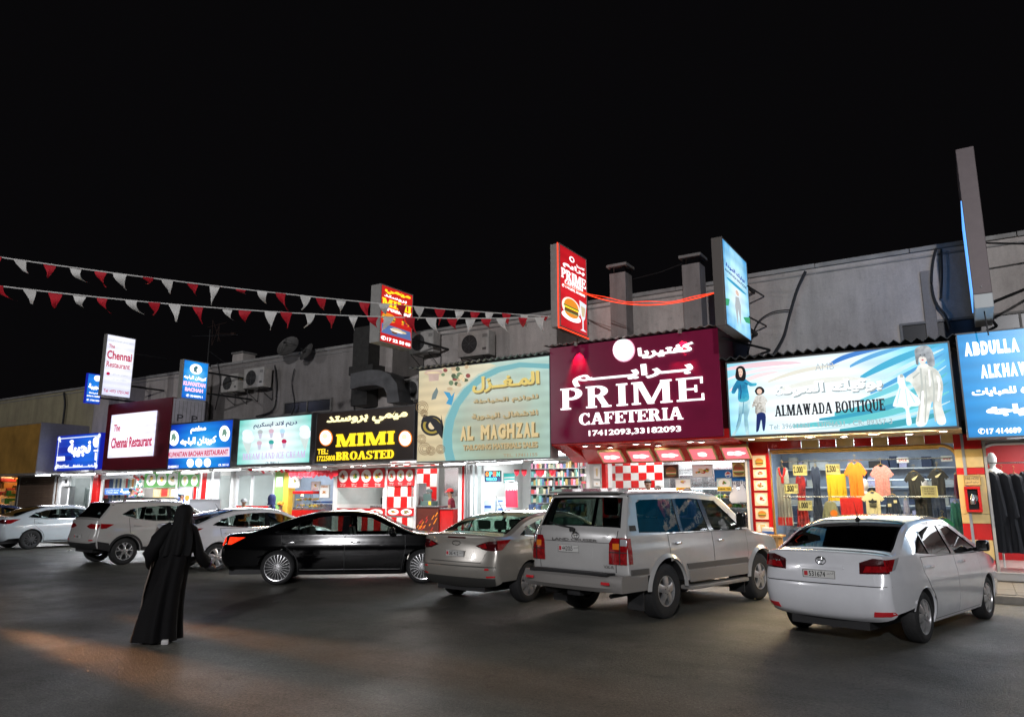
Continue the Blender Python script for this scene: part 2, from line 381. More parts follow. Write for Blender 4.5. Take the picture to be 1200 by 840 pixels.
class Car:
    NS = 5
    def __init__(c, sp):
        c.__dict__.update(dict(tum=.40, kr=.05, kf=.13, zb=.95, crease=.78, rc=.20, sill=.24, ra=None, bulge=.035)); c.__dict__.update(sp)
        c.ra = c.ra or c.wr*1.13
        S = catmull(c.prof, c.NS); n = len(S); c.S = S; c.E = []; c.N = []
        for i in range(n):
            a, b = S[max(i-1, 0)], S[min(i+1, n-1)]
            tx, tz = b[0]-a[0], b[1]-a[1]; l = math.hypot(tx, tz); nx, nz = -tz/l, tx/l
            c.N.append((nx, nz)); c.E.append((S[i][0]-nx*S[i][2], S[i][1]-nz*S[i][2]))
        c.xmin = min(p[0] for p in S); c.xmax = max(p[0] for p in S)
    def Y(c, x, z):
        h = c.W/2
        if x < c.xr: h -= c.kr*((c.xr-x)/(c.xr-c.xmin))**2
        if x > c.xf: h -= c.kf*((x-c.xf)/(c.xmax-c.xf))**2
        h -= c.bulge*((min(z, c.zb)-.62)/.36)**2
        if z < .34: h -= .25*(.34-z)**1.5
        d = z-c.crease
        h += .010*(1/(1+math.exp(d/.012)))-.005
        zb = c.zb
        if z > zb: h -= c.tum*(z-zb)*(1-math.exp(-(z-zb)/.05))
        return h
    def Fp(c, t, s):
        t = max(0, min(len(c.E)-1.0001, t)); i = int(t); f = t-i
        L = lambda a, b: a+(b-a)*f
        ex, ez = L(c.E[i][0], c.E[i+1][0]), L(c.E[i][1], c.E[i+1][1]); B = L(c.S[i][2], c.S[i+1][2])
        nx, nz = L(c.N[i][0], c.N[i+1][0]), L(c.N[i][1], c.N[i+1][1])
        ye = c.Y(ex, ez); e = min(1, (1-abs(s))*ye/c.rc); d = B*(.62*max(0, 1-(1-e)**2)**.5+.38*(1-s*s))
        return (ex+nx*d, s*ye, ez+nz*d), (nx, 0, nz), ye
    def rear(c, y, z, off=0.):
        lo, hi = c.trange
        for _ in range(22):
            m = (lo+hi)/2; p, n, ye = c.Fp(m, 0); s = max(-1, min(1, y/ye)); p, n, ye = c.Fp(m, s)
            if p[2] < z: lo = m
            else: hi = m
        return (p[0]-off, s*ye+(off*.5*(abs(s)**8)*(1 if s > 0 else -1)), p[2])
    def front(c, y, z, off=0.):
        lo, hi = c.frange
        for _ in range(22):
            m = (lo+hi)/2; p, n, ye = c.Fp(m, 0); s = max(-1, min(1, y/ye)); p, n, ye = c.Fp(m, s)
            if p[2] > z: lo = m
            else: hi = m
        return (p[0]+off, s*ye, p[2])
    def side(c, x, z, sg, off=0.): return (x, sg*(c.Y(x, z)+off), z)
    def sidepatch(c, poly, off, m, name, parent, sides=(1, -1), th=.012, holes=()):
        for sg in sides:
            g = M(); fill_map(poly, list(holes), frange(c.xmin, c.xmax, .12), frange(.1, 2.0, .075), lambda x, z: c.side(x, z, sg, off), g, skirt=1, fns=lambda x, z: c.side(x, z, sg, off-th))
            o = g.build(name, m, parent, smooth=True, merge=False)
        return o
    def rearpatch(c, poly, off, m, name, parent, mirror=False, fr=False, th=.012, step=.07):
        fn = c.front if fr else c.rear
        for sg in ((1, -1) if mirror else (1,)):
            g = M(); ys = frange(-1.0, 1.0, step)
            fill_map([(sg*a, b) for a, b in poly], [], ys, frange(.1, 2.0, .06), lambda y, z: fn(y, z, off), g, skirt=1, fns=lambda y, z: fn(y, z, off-th))
            o = g.build(name, m, parent, smooth=True)
        return o

def arch(cx, cz, r, z0, n=16):
    a = math.asin(max(-1, min(1, (z0-cz)/r)))
    return [(cx+r*math.cos(t), cz+r*math.sin(t)) for t in [a+(PI-2*a)*i/n for i in range(n+1)]]   # front to rear

def wheel_meshes(r, w, rr, style, rim_m, tyre_m):
    t = M(); h = w/2
    t.lathe([(rr-.004, -h+.012), (rr+.006, -h), ((r+rr)/2, -h-.006), (r-.03, -h+.002), (r-.008, -h+.02), (r, -h+.05), (r, 0), (r, h-.05), (r-.02, h-.01), (rr, h)], 40, axis='y', cap=False)
    for q in range(3):
        yy = -h*.45+q*h*.45; t.lathe([(r+.001, yy-.004), (r-.006, yy), (r+.001, yy+.004)], 40, axis='y', cap=False)
    tyre = t
    g = M(); g.lathe([(rr, -h+.01), (rr-.003, -h+.004), (rr-.014, -h+.006), (rr-.022, -h+.03), (rr-.035, h-.02)], 40, axis='y', cap=False)
    g.lathe([(rr-.03, -h+.085), (.02, -h+.08)], 24, axis='y', k=1, cap=True)
    def spoke(a, w0, w1, r0=.03, r1=None, y0=-.002, y1=.014, th=.03, lean=0., k=0):
        r1 = r1 or rr-.012; ca, sa = math.cos(a), math.sin(a); cb, sb = math.cos(a+lean), math.sin(a+lean)
        P = []
        for (rad, ww, yy, cc, ss) in ((r0, w0, y0, ca, sa), ((r0+r1)/2, (w0+w1)/2*.92, (y0+y1)/2-.006, (ca+cb)/2, (sa+sb)/2), (r1, w1, y1, cb, sb)):
            for (u, v) in ((-1, 0), (-.6, -.006), (.6, -.006), (1, 0), (.8, th), (-.8, th)):
                P.append((cc*rad-ss*u*ww/2, -h+.006+yy+v, ss*rad+cc*u*ww/2))
        g.loft([P[:6], P[6:12], P[12:]], k)
    n, w0, w1, kind = style
    for i in range(n):
        a = 2*PI*i/n+PI/2
        if kind == 'plain': spoke(a, w0, w1)
        elif kind == 'pair': spoke(a-.09, w0, w1, lean=-.06); spoke(a+.09, w0, w1, lean=.06)
        elif kind == 'y': spoke(a, w0*1.3, w1, r1=rr*.55); spoke(a-.02, w0*.6, w1, r0=rr*.45, lean=-.26); spoke(a+.02, w0*.6, w1, r0=rr*.45, lean=.26)
        elif kind == 'twist': spoke(a, w0, w1, lean=.35)
    g.lathe([(.066, -h+.02), (.06, -h+.0), (.03, -h-.004), (.001, -h-.004)], 20, axis='y')
    for i in range(5):
        a = 2*PI*i/5; g.lathe([(.009, -h-.004), (.009, -h+.006)], 6, c=(.046*math.cos(a), 0, .046*math.sin(a)), axis='y', k=1)
    return tyre, g

def make_car(sp, name, label, loc, rz, group='cars parked in front of the shops'):
    c = Car(sp); T = thing(name, label, 'car', loc, rz, group)
    paint, dark, blk, chrome = sp['paint'], MT['trim'], MT['black_gloss'], MT['chrome']
    tint = sp.get('glass', MT['car_glass']); NS = c.NS
    rg, ws = sp['rg'], sp['ws']           # control index pairs of the rear window and the windscreen
    c.trange = (0, sp['rtop']*NS); c.frange = (sp['ftop']*NS, len(c.E)-1.001)
    # body shell: two sides with arches and window openings, and the strip over the top
    g = M()
    zs = sp['sill']
    n = len(c.E); ar = c.ra
    E0, E1 = c.E[0], c.E[-1]
    low = [q for q in arch(c.xf, c.wr, ar, zs) if not (q[0] > c.xf and q[1] < max(zs+.06, E1[1]-.02))]+[q for q in arch(c.xr, c.wr, ar, zs) if not (q[0] < c.xr and q[1] < max(zs+.06, E0[1]-.02))]
    outer = [e for e in c.E]+low
    dlo = sp['dlo']; xs = frange(c.xmin, c.xmax, .10); zsamp = frange(.15, 2.0, .055)
    for sg in (1, -1):
        fill_map(outer, [dlo], xs, zsamp, lambda x, z: c.side(x, z, sg), g)
        d0 = len(g.v)
        g.add([c.side(x, z, sg) for x, z in dlo]+[c.side(x, z, sg, -.03) for x, z in dlo], [(i, (i+1) % len(dlo), len(dlo)+(i+1) % len(dlo), len(dlo)+i) for i in range(len(dlo))], 1)
        for cx in (c.xr, c.xf):           # rolled arch lip and dark wheel well
            zc = max(zs+.06, (E0 if cx < 0 else E1)[1]-.02); kp = [i for i, q in enumerate(arch(cx, c.wr, ar, zs, 20)) if not ((q[0]-cx)*(1 if cx > 0 else -1) > 0 and q[1] < zc)]
            A = arch(cx, c.wr, ar, zs, 20); A2 = arch(cx, c.wr, ar-.012, zs, 20); A = [A[i] for i in kp]; A2 = [A2[i] for i in kp]
            k = len(A)
            g.add([c.side(x, z, sg) for x, z in A]+[c.side(x, z, sg, -.02) for x, z in A2]+[c.side(x, z, sg, -.40) for x, z in A2],
                  [(i, i+1, k+i+1, k+i) for i in range(k-1)], 0)
            g.add([c.side(x, z, sg, -.02) for x, z in A2]+[(x, sg*(c.W/2-.36), z) for x, z in A2], [(i, i+1, k+i+1, k+i) for i in range(k-1)], 1)
    SS = [1, .997, .988, .970, .940, .90, .85, .78, .68, .5, .25]; SS = [-q for q in SS]+[0]+SS[::-1]; GJ = 5
    a = len(g.v)
    V = [c.Fp(i, s)[0] for i in range(n) for s in SS]; m = len(SS); fs = []
    hole = lambda i, j: (rg[0]*NS <= i < rg[1]*NS or ws[0]*NS <= i < ws[1]*NS) and GJ <= j < m-GJ-1
    for i in range(n-1):
        for j in range(m-1):
            if not hole(i, j): fs.append((i*m+j, i*m+j+1, (i+1)*m+j+1, (i+1)*m+j))
    g.add(V, fs, 0)
    # belly: dark underbody and interior floor
    hw = c.W/2
    g.box(c.xmin+.18, c.xmax-.18, -hw+.38, hw-.38, zs-.02, zs+.16, 1)
    g.box(c.xr+ar, c.xf-ar, -hw+.07, hw-.07, zs-.01, zs+.1, 1)
    body = g.build('body', [paint, dark], T, smooth=True, merge=True, angle=38)
    # glass
    def stripglass(nm, rng):
        q = M(); I = range(rng[0]*NS, rng[1]*NS+1); J = range(GJ, m-GJ); VV = []
        for i in I:
            for j in J:
                p, nn, ye = c.Fp(i, SS[j]); VV.append((p[0]-nn[0]*.006, p[1], p[2]-nn[2]*.006))
        w = len(J); q.add(VV, [(i*w+j, i*w+j+1, (i+1)*w+j+1, (i+1)*w+j) for i in range(len(I)-1) for j in range(w-1)])
        o = q.build(nm, sp.get('rglass', tint) if nm == 'rear_window' else tint, T, smooth=True)
        # black border
        q = M()
        def pt(i, s):
            p, nn, ye = c.Fp(i, s); return (p[0]+nn[0]*.0015, p[1], p[2]+nn[2]*.0015)
        s0 = SS[GJ]; I0, I1 = rng[0]*NS, rng[1]*NS; bw = .28
        for (ia, ib) in ((I0, I0+bw), (I1-bw, I1)):
            q.add([pt(ia, s) for s in SS[GJ:m-GJ]]+[pt(ib, s) for s in SS[GJ:m-GJ]], [(j, j+1, w+j+1, w+j) for j in range(w-1)])
        st = [I0+(I1-I0)*i/16 for i in range(17)]
        for sg in (1, -1):
            q.add([pt(i, sg*abs(s0)) for i in st]+[pt(i, sg*(abs(s0)-.035)) for i in st], [(j, j+1, 18+j, 17+j) for j in range(16)])
        q.build('window_seal', blk, o, smooth=True)
        return o
    stripglass('rear_window', rg); stripglass('windscreen', ws)
    for poly in sp['glasses']:
        c.sidepatch(poly, -.012, tint, 'side_window', T, th=.004)
    for poly in sp['pillars']:
        c.sidepatch(poly, -.002, blk, 'pillar_trim', T)
    if sp.get('beltchrome'):
        x0, x1, zf = sp['beltchrome']; xx = frange(x0, x1, .15)
        c.sidepatch([(x, zf(x)) for x in xx]+[(x, zf(x)-.016) for x in reversed(xx)], .004, chrome if sp.get('chrome', 1) else blk, 'window_trim', T)
    # doors: panel standing proud of a dark seam
    for poly in sp['doors']:
        cx = sum(p[0] for p in poly)/len(poly); cz = sum(p[1] for p in poly)/len(poly)
        big = [(cx+(x-cx)*(1+.011/abs(x-cx+1e-9)) if abs(x-cx) > .05 else x, cz+(z-cz)*(1+.009/abs(z-cz+1e-9)) if abs(z-cz) > .05 else z) for x, z in poly]
        for sg in (1, -1):
            q = M(); fill_map(big, [], xs, zsamp, lambda x, z: c.side(x, z, sg, .0012), q); sm = q
            q2 = M(); fill_map(poly, [], xs, zsamp, lambda x, z: c.side(x, z, sg, .0035), q2, skirt=1, fns=lambda x, z: c.side(x, z, sg, .001))
            d = q2.build('door', paint, T, smooth=True)
            sm.build('door_seam', dark, d, smooth=True)
            hx = min(p[0] for p in poly)+.2; hz = sp.get('hz', .83); y = sg*(c.Y(hx, hz)+.03)
            q = M(); q.bbox(hx-.09, hx+.09, y-.012, y+.012, hz-.016, hz+.016, .012)
            q.box(hx-.085, hx-.06, sg*(c.Y(hx, hz)-.0), y, hz-.012, hz+.012); q.box(hx+.06, hx+.085, sg*c.Y(hx, hz), y, hz-.012, hz+.012)
            q.build('handle', sp.get('handle', paint), d, smooth=True)
    # rear and front fittings
    for (nm, kind, poly, off, m_, mir) in sp['fit']:
        if kind == 'r': c.rearpatch(poly, off, MT[m_] if isinstance(m_, str) else m_, nm, T, mir)
        elif kind == 'f': c.rearpatch(poly, off, MT[m_] if isinstance(m_, str) else m_, nm, T, mir, fr=True)
        else: c.sidepatch(poly, off, MT[m_] if isinstance(m_, str) else m_, nm, T)
    # mirrors
    mx, mz = sp['mirror']
    for sg in (1, -1):
        y0 = sg*(c.Y(mx, mz)-.01); y1 = sg*(c.Y(mx, mz)+.20)
        q = M(); q.bbox(mx-.09, mx+.03, y0+sg*.05, y1, mz+.0, mz+.15*sp.get('ms', 1), .04); q.bbox(mx-.03, mx+.05, y0, y0+sg*.09, mz-.01, mz+.05, .01)
        o = q.build('wing_mirror', sp.get('mirror_m', paint), T, smooth=True, angle=60)
        q = M(); q.box(mx-.092, mx-.0905, y0+sg*.07, y1-sg*.02, mz+.02, mz+.13*sp.get('ms', 1)); q.build('mirror_glass', chrome, o)
    # number plate
    if sp.get('plate'):
        txt, pz, pw, ph = sp['plate']; px = c.rear(0, pz)[0]-.02
        py = sp.get('plate_y', 0)
        q = M(); q.bbox(-pw/2, pw/2, 0, .012, -ph/2, ph/2, .004)
        pl = q.build('number_plate', MT['plate'], T, loc=(px, py, pz), rz=-PI/2)
        q = M()
        for (a_, b_, c_, d_) in ((-pw/2+.004, pw/2-.004, ph/2-.008, ph/2-.004), (-pw/2+.004, pw/2-.004, -ph/2+.004, -ph/2+.008), (-pw/2+.004, -pw/2+.008, -ph/2+.008, ph/2-.008), (pw/2-.008, pw/2-.004, -ph/2+.008, ph/2-.008)):
            q.box(a_, b_, -.002, .001, c_, d_)
        q.build('plate_border', MT['black_gloss'], pl)
        write(txt, -pw*.30, -ph*.3, pw*.2, ph*.3, MT['black_gloss'], pl, 'lettering', y=-.002, bold=.01)
        write('البحرين', pw*.25, .0, pw*.45, ph*.3, MT['black_gloss'], pl, 'lettering', y=-.002, bold=0)
        q = M(); q.box(-pw*.45, -pw*.34, -.0015, .001, -ph*.26, ph*.26); q.build('flag_mark', MT['flag_red'], pl)
    # seats and dashboard
    zf = zs+.1; 
    for (x, y, wd) in ((.25, .37, .25), (.25, -.37, .25), (-.62, 0, .58)):
        q = M(); q.bbox(x-.25, x+.25, y-wd, y+wd, zf+.12, zf+.34, .06)
        L2 = [(x-.42, .04), (x-.26, .0)]
        q.loft([[(x-.22, y-wd, zf+.28), (x-.22, y+wd, zf+.28), (x-.34, y+wd, zf+.28), (x-.34, y-wd, zf+.28)],
                [(x-.34, y-wd*.92, zf+.78), (x-.34, y+wd*.92, zf+.78), (x-.44, y+wd*.92, zf+.78), (x-.44, y-wd*.92, zf+.78)]])
        for hy in ([0] if wd < .3 else [-.38, 0, .38]):
            q.bbox(x-.47, x-.37, y+hy-.12, y+hy+.12, zf+.82, zf+.98+sp.get('hr', 0), .04)
        q.build('seat', MT['seat'], T, smooth=True)
    q = M(); q.bbox(.72, 1.15, -hw+.14, hw-.14, zf+.35, zf+.62, .08); q.tube([(.62+.05*math.sin(t), .37+.18*math.cos(t), zf+.6+.18*math.sin(t)) for t in [2*PI*i/18 for i in range(18)]], .014, 6, close=True)
    q.build('dashboard', MT['seat'], T, smooth=True)
    # wheels: one mesh each for tyre and rim, shared
    ty, rm = wheel_meshes(c.wr, sp['tw'], sp['rr'], sp['rim'], None, None)
    first = None
    for (x, sg) in ((c.xr, -1), (c.xr, 1), (c.xf, -1), (c.xf, 1)):
        w = link('wheel', None, T, (x, sg*(c.W/2-sp['tw']/2-.035), c.wr), 0 if sg < 0 else PI)
        if first is None:
            a_ = ty.build('tyre', MT['tyre'], w, smooth=True); b_ = rm.build('rim', [sp.get('rim_m', MT['rim']), MT['rim_dark']], w, smooth=True, angle=30); first = (a_, b_)
        else:
            for o in first: k = o.copy(); COL.objects.link(k); k.parent = w
    T['_'] = 1; del T['_']
    return T, c

MT = {}
MT['trim'] = mat('black plastic trim', (.012, .012, .013), .6)
MT['black_gloss'] = mat('gloss black', (.006, .006, .007), .12)
MT['chrome'] = mat('chrome', (.75, .75, .76), .12, 1)
MT['silver'] = mat('silver lacquer', (.42, .42, .43), .28, .7)
MT['rim'] = mat('alloy wheel', (.55, .55, .56), .3, .75, noise=.25, nscale=14)
MT['rim_dark'] = mat('dark brake', (.015, .015, .016), .5)
MT['tyre'] = mat('tyre rubber', (.016, .016, .017), .75, noise=.4, nscale=20, bump=.2, bscale=60)
MT['plate'] = mat('plate white', (.55, .55, .53), .4)
MT['flag_red'] = mat('flag red', (.45, .02, .03), .5)
MT['seat'] = mat('seat cloth', (.05, .048, .045), .9)
MT['car_glass'] = glass_mat('tinted glass', (.36, .42, .40), .6)
MT['dark_glass'] = glass_mat('privacy glass', (.035, .04, .04))
MT['lamp_red'] = mat('red lamp lens', (.36, .008, .012), .08, coat=1, noise=.6, nscale=22, emit=0)
MT['lamp_red_lit'] = mat('lit red lamp lens', (1.0, .05, .015), .08, emit=1.4, noise=.6, nscale=20, col2=(.5, .01, .0))
MT['lamp_dark'] = mat('dark red lamp lens', (.05, .004, .006), .06, coat=1)
MT['lamp_orange'] = mat('amber lamp lens', (.75, .20, .02), .1, coat=1)
MT['lamp_clear'] = mat('clear lamp lens', (.45, .45, .47), .08, .3, coat=1)
MT['reflector'] = mat('red reflector', (.55, .02, .03), .15, coat=1)
def paint(nm, col, metal=0., flake=.0): return mat(nm, col, .26 if metal else .20, metal, coat=1., noise=.10, nscale=2.2)

def doors2(xr, xf, mid, belt, zlow=.25, ar=.36, wr=.3, back=.30):
    """front and rear door outlines; the rear one follows the wheel arch"""
    A = [(xr+ar*math.cos(t), wr+ar*math.sin(t)) for t in [R(0+i*10) for i in range(7)]]
    A = [(x+.02, z+.01) for x, z in A if z > zlow+.06]
    xb = A[-1][0]-back*.55
    rear = [(mid-.008, zlow), (xr+ar+.02, zlow)]+A+[(xb+.02, .80), (xb-.0, belt(xb)-.01)]
    rear += [(x, belt(x)-.01) for x in frange(xb, mid-.008, .25)[1:]]
    xfr = xf-ar-.03
    front = [(mid+.008, belt(mid)-.01)]+[(x, belt(x)-.01) for x in frange(mid+.008, xfr+.05, .25)[1:]]+[(xfr+.06, .7), (xfr, zlow+.15), (xfr-.02, zlow)]+[(mid+.008, zlow)]
    return [rear, front]
def rect(y0, y1, z0, z1): return [(y0, z0), (y1, z0), (y1, z1), (y0, z1)]
# ------------------------------------------------------------------ the seven kinds of car
P_white = paint('pearl white paint', (.66, .67, .70)); P_white2 = paint('cool white paint', (.52, .58, .62))
P_beige = paint('warm silver beige paint', (.33, .31, .275), .35); P_lc = paint('champagne white paint', (.50, .495, .485), .2)
P_black = mat('black paint', (.0012, .0012, .0016), .10, spec=.22, coat=.25); P_creta = paint('off white paint', (.46, .45, .43)); P_blue = paint('dark blue paint', (.01, .02, .06), .2)

def yaris():
    sp = dict(W=1.70, wr=.303, xr=-1.275, xf=1.275, tw=.19, rr=.205, rim=(8, .085, .11, 'plain'), paint=P_white, zb=.97, crease=.80, tum=.42, sill=.21, kr=.13,
      prof=[(-2.06, .27, .14), (-2.16, .34, .17), (-2.225, .50, .17), (-2.23, .66, .16), (-2.185, .80, .13), (-2.16, .94, .10), (-2.15, 1.045, .05), (-2.05, 1.075, .045), (-1.80, 1.09, .06), (-1.35, 1.315, .075), (-.98, 1.425, .085), (-.5, 1.468, .09), (0, 1.475, .09), (.38, 1.44, .09), (.85, 1.22, .08), (1.28, 1.00, .07), (1.65, .92, .07), (1.95, .81, .09), (2.12, .66, .14), (2.17, .48, .16), (2.14, .3, .14), (2.06, .21, .1)],
      rg=(8, 10), ws=(13, 15), rtop=6.6, ftop=16,
      dlo=[(-1.34, 1.04), (-1.12, 1.165), (-.85, 1.27), (-.5, 1.325), (0, 1.345), (.32, 1.315), (.72, 1.13), (1.02, .975), (.3, .965), (-.6, .99)],
      glasses=[[(-1.32, 1.04), (-1.11, 1.16), (-.9, 1.25), (-.9, 1.005)], [(-.87, 1.003), (-.87, 1.26), (-.5, 1.325), (-.10, 1.34), (-.10, .98)], [(.0, .975), (.0, 1.34), (.32, 1.312), (.72, 1.127), (1.0, .977), (.3, .967)]],
      pillars=[[(-.10, .98), (-.10, 1.341), (0, 1.343), (0, .975)], [(-.90, 1.003), (-.90, 1.251), (-.87, 1.262), (-.87, 1.001)]],
      doors=doors2(-1.275, 1.275, -.05, lambda x: .972-.02*x, .25, .36, .303), hz=.87, mirror=(.88, .97), mirror_m=MT['black_gloss'], glass=MT['dark_glass2'], rglass=MT['dark_glass'],
      plate=('531674', .80, .40, .10), plate_y=.02,
      fit=[('boot_lid', 'r', [(-.62, .71), (.62, .71), (.60, .80), (.63, 1.035), (-.63, 1.035), (-.60, .80)], .004, P_white, False),
           ('boot_recess', 'r', [(-.34, .745), (.34, .745), (.30, .865), (-.30, .865)], .0055, P_white, False),
           ('boot_seam', 'r', [(-.70, .692), (.70, .692), (.70, .702), (-.70, .702)], .002, 'trim', False),
           ('boot_trim', 'r', [(-.27, .873), (.27, .873), (.26, .90), (-.26, .90)], .014, P_white, False),
           ('tail_lamp', 'r', [(.45, .83), (.79, .845), (.835, .99), (.60, 1.01), (.45, .955)], .010, 'lamp_dark', True),
           ('tail_lamp_lens', 'r', [(.49, .85), (.74, .865), (.78, .93), (.52, .92)], .014, 'lamp_red', True),
           ('tail_lamp', 's', [(-1.90, 1.00), (-2.105, .995), (-2.11, .86), (-2.02, .87)], .006, 'lamp_red', True),
           ('lamp_cap', 's', [(-1.90, 1.00), (-1.80, 1.015), (-1.95, .885), (-2.02, .87)], .007, 'lamp_clear', True),
           ('reflector', 'r', [(.56, .36), (.79, .375), (.76, .425), (.58, .42)], .010, 'reflector', True),
           ('bumper_seam', 'r', [(-.80, .695), (-.70, .70), (-.70, .706), (-.80, .702)], .002, 'trim', True),
           ('bumper_lip', 'r', [(-.70, .262), (.70, .262), (.72, .285), (-.72, .285)], .006, 'trim', False),
           ('headlight', 'f', [(.42, .66), (.66, .70), (.68, .82), (.48, .76)], .01, 'lamp_clear', True),
           ('grille', 'f', rect(-.5, .5, .32, .5), .006, 'trim', False)])
    return sp
def cruiser():
    sp = dict(W=1.81, wr=.385, xr=-1.40, xf=1.45, tw=.27, rr=.215, rim=(5, .11, .12, 'plain'), paint=P_lc, zb=1.16, crease=1.02, tum=.26, sill=.50, kr=.02, kf=.10, ra=.47, bulge=.012,
      prof=[(-2.30, .58, .05), (-2.37, .66, .07), (-2.385, .80, .08), (-2.385, 1.05, .08), (-2.37, 1.20, .08), (-2.33, 1.30, .08), (-2.20, 1.58, .08), (-2.13, 1.71, .07), (-2.10, 1.775, .06), (-1.8, 1.815, .075), (-1.2, 1.832, .085), (-.4, 1.832, .085), (.25, 1.80, .085), (.48, 1.74, .08), (.85, 1.50, .08), (1.18, 1.22, .07), (1.5, 1.16, .08), (2.0, 1.11, .10), (2.25, 1.0, .14), (2.31, .8, .15), (2.3, .6, .12), (2.22, .48, .08)],
      rg=(5, 7), ws=(13, 15), rtop=8, ftop=17,
      dlo=[(-2.02, 1.22), (-1.93, 1.63), (-1.80, 1.67), (-.5, 1.695), (.22, 1.655), (.55, 1.44), (.92, 1.18), (0, 1.19), (-1.2, 1.20)],
      glasses=[[(-2.0, 1.23), (-1.92, 1.62), (-1.80, 1.665), (-.98, 1.685), (-.98, 1.205)], [(-.90, 1.205), (-.90, 1.686), (-.27, 1.688), (-.16, 1.205)], [(-.04, 1.2), (-.15, 1.688), (.22, 1.65), (.55, 1.435), (.90, 1.19)]],
      pillars=[[(-.98, 1.205), (-.98, 1.688), (-.90, 1.690), (-.90, 1.2)], [(-.16, 1.2), (-.27, 1.691), (-.15, 1.691), (-.04, 1.197)]],
      doors=doors2(-1.40, 1.45, -.10, lambda x: 1.185, .50, .49, .385, .35), hz=1.04, handle=MT['chrome'], mirror=(.72, 1.22), mirror_m=MT['black_gloss'], ms=1.6, hr=.22,
      glass=MT['car_glass'], rglass=MT['rear_tint'], plate=('442005', .98, .40, .11), plate_y=.12,
      fit=[('tailgate', 'r', [(-.695, .70), (.695, .70), (.715, 1.235), (-.715, 1.235)], .004, P_lc, False),
           ('tailgate_seam', 'r', [(-.755, 1.075), (.755, 1.075), (.755, 1.082), (-.755, 1.082)], .0055, 'trim', False),
           ('tailgate_side_seam', 'r', [(.697, .69), (.707, .69), (.73, 1.25), (.72, 1.25)], .0035, 'trim', True),
           ('plate_recess', 'r', [(-.30, .86), (.46, .86), (.50, 1.06), (-.34, 1.06)], .0058, P_lc, False),
           ('tail_lamp', 'r', [(.60, .80), (.87, .80), (.87, 1.155), (.655, 1.155), (.61, 1.08)], .022, 'lamp_red', True),
           ('lamp_turn_lens', 'r', [(.67, 1.0), (.77, 1.0), (.77, 1.08), (.67, 1.08)], .026, 'lamp_orange', True),
           ('lamp_reverse_lens', 'r', [(.77, 1.05), (.865, 1.05), (.865, 1.14), (.77, 1.14)], .026, 'lamp_clear', True),
           ('lamp_rib', 'r', [(.77, .80), (.782, .80), (.782, 1.155), (.77, 1.155)], .028, 'trim', True),
           ('lamp_rib', 'r', [(.61, .955), (.87, .955), (.87, .967), (.61, .967)], .028, 'trim', True),
           ('tail_lamp', 's', [(-2.33, .81), (-2.25, .81), (-2.25, 1.15), (-2.33, 1.15)], .018, 'lamp_red', True),
           ('side_moulding', 's', [(-2.30, .66), (-1.90, .66), (-1.90, .735), (-2.30, .735)], .022, 'mould', True),
           ('side_moulding', 's', [(-.88, .655), (.94, .655), (.93, .74), (-.92, .74)], .022, 'mould', True),
           ('side_moulding', 's', [(1.94, .70), (2.16, .70), (2.16, .77), (1.93, .77)], .022, 'mould', True),
           ('cladding', 's', [(-.84, .47), (.93, .47), (.93, .64), (-.86, .64)], .018, 'silver_clad', True),
           ('air_vent', 's', [(-2.22, 1.245), (-2.07, 1.245), (-2.07, 1.32), (-2.20, 1.32)], .006, 'trim', True),
           ('headlight', 'f', [(.55, .85), (.84, .85), (.84, 1.02), (.55, 1.02)], .01, 'lamp_clear', True),
           ('grille', 'f', rect(-.48, .48, .82, 1.02), .006, 'chrome', False)])
    return sp
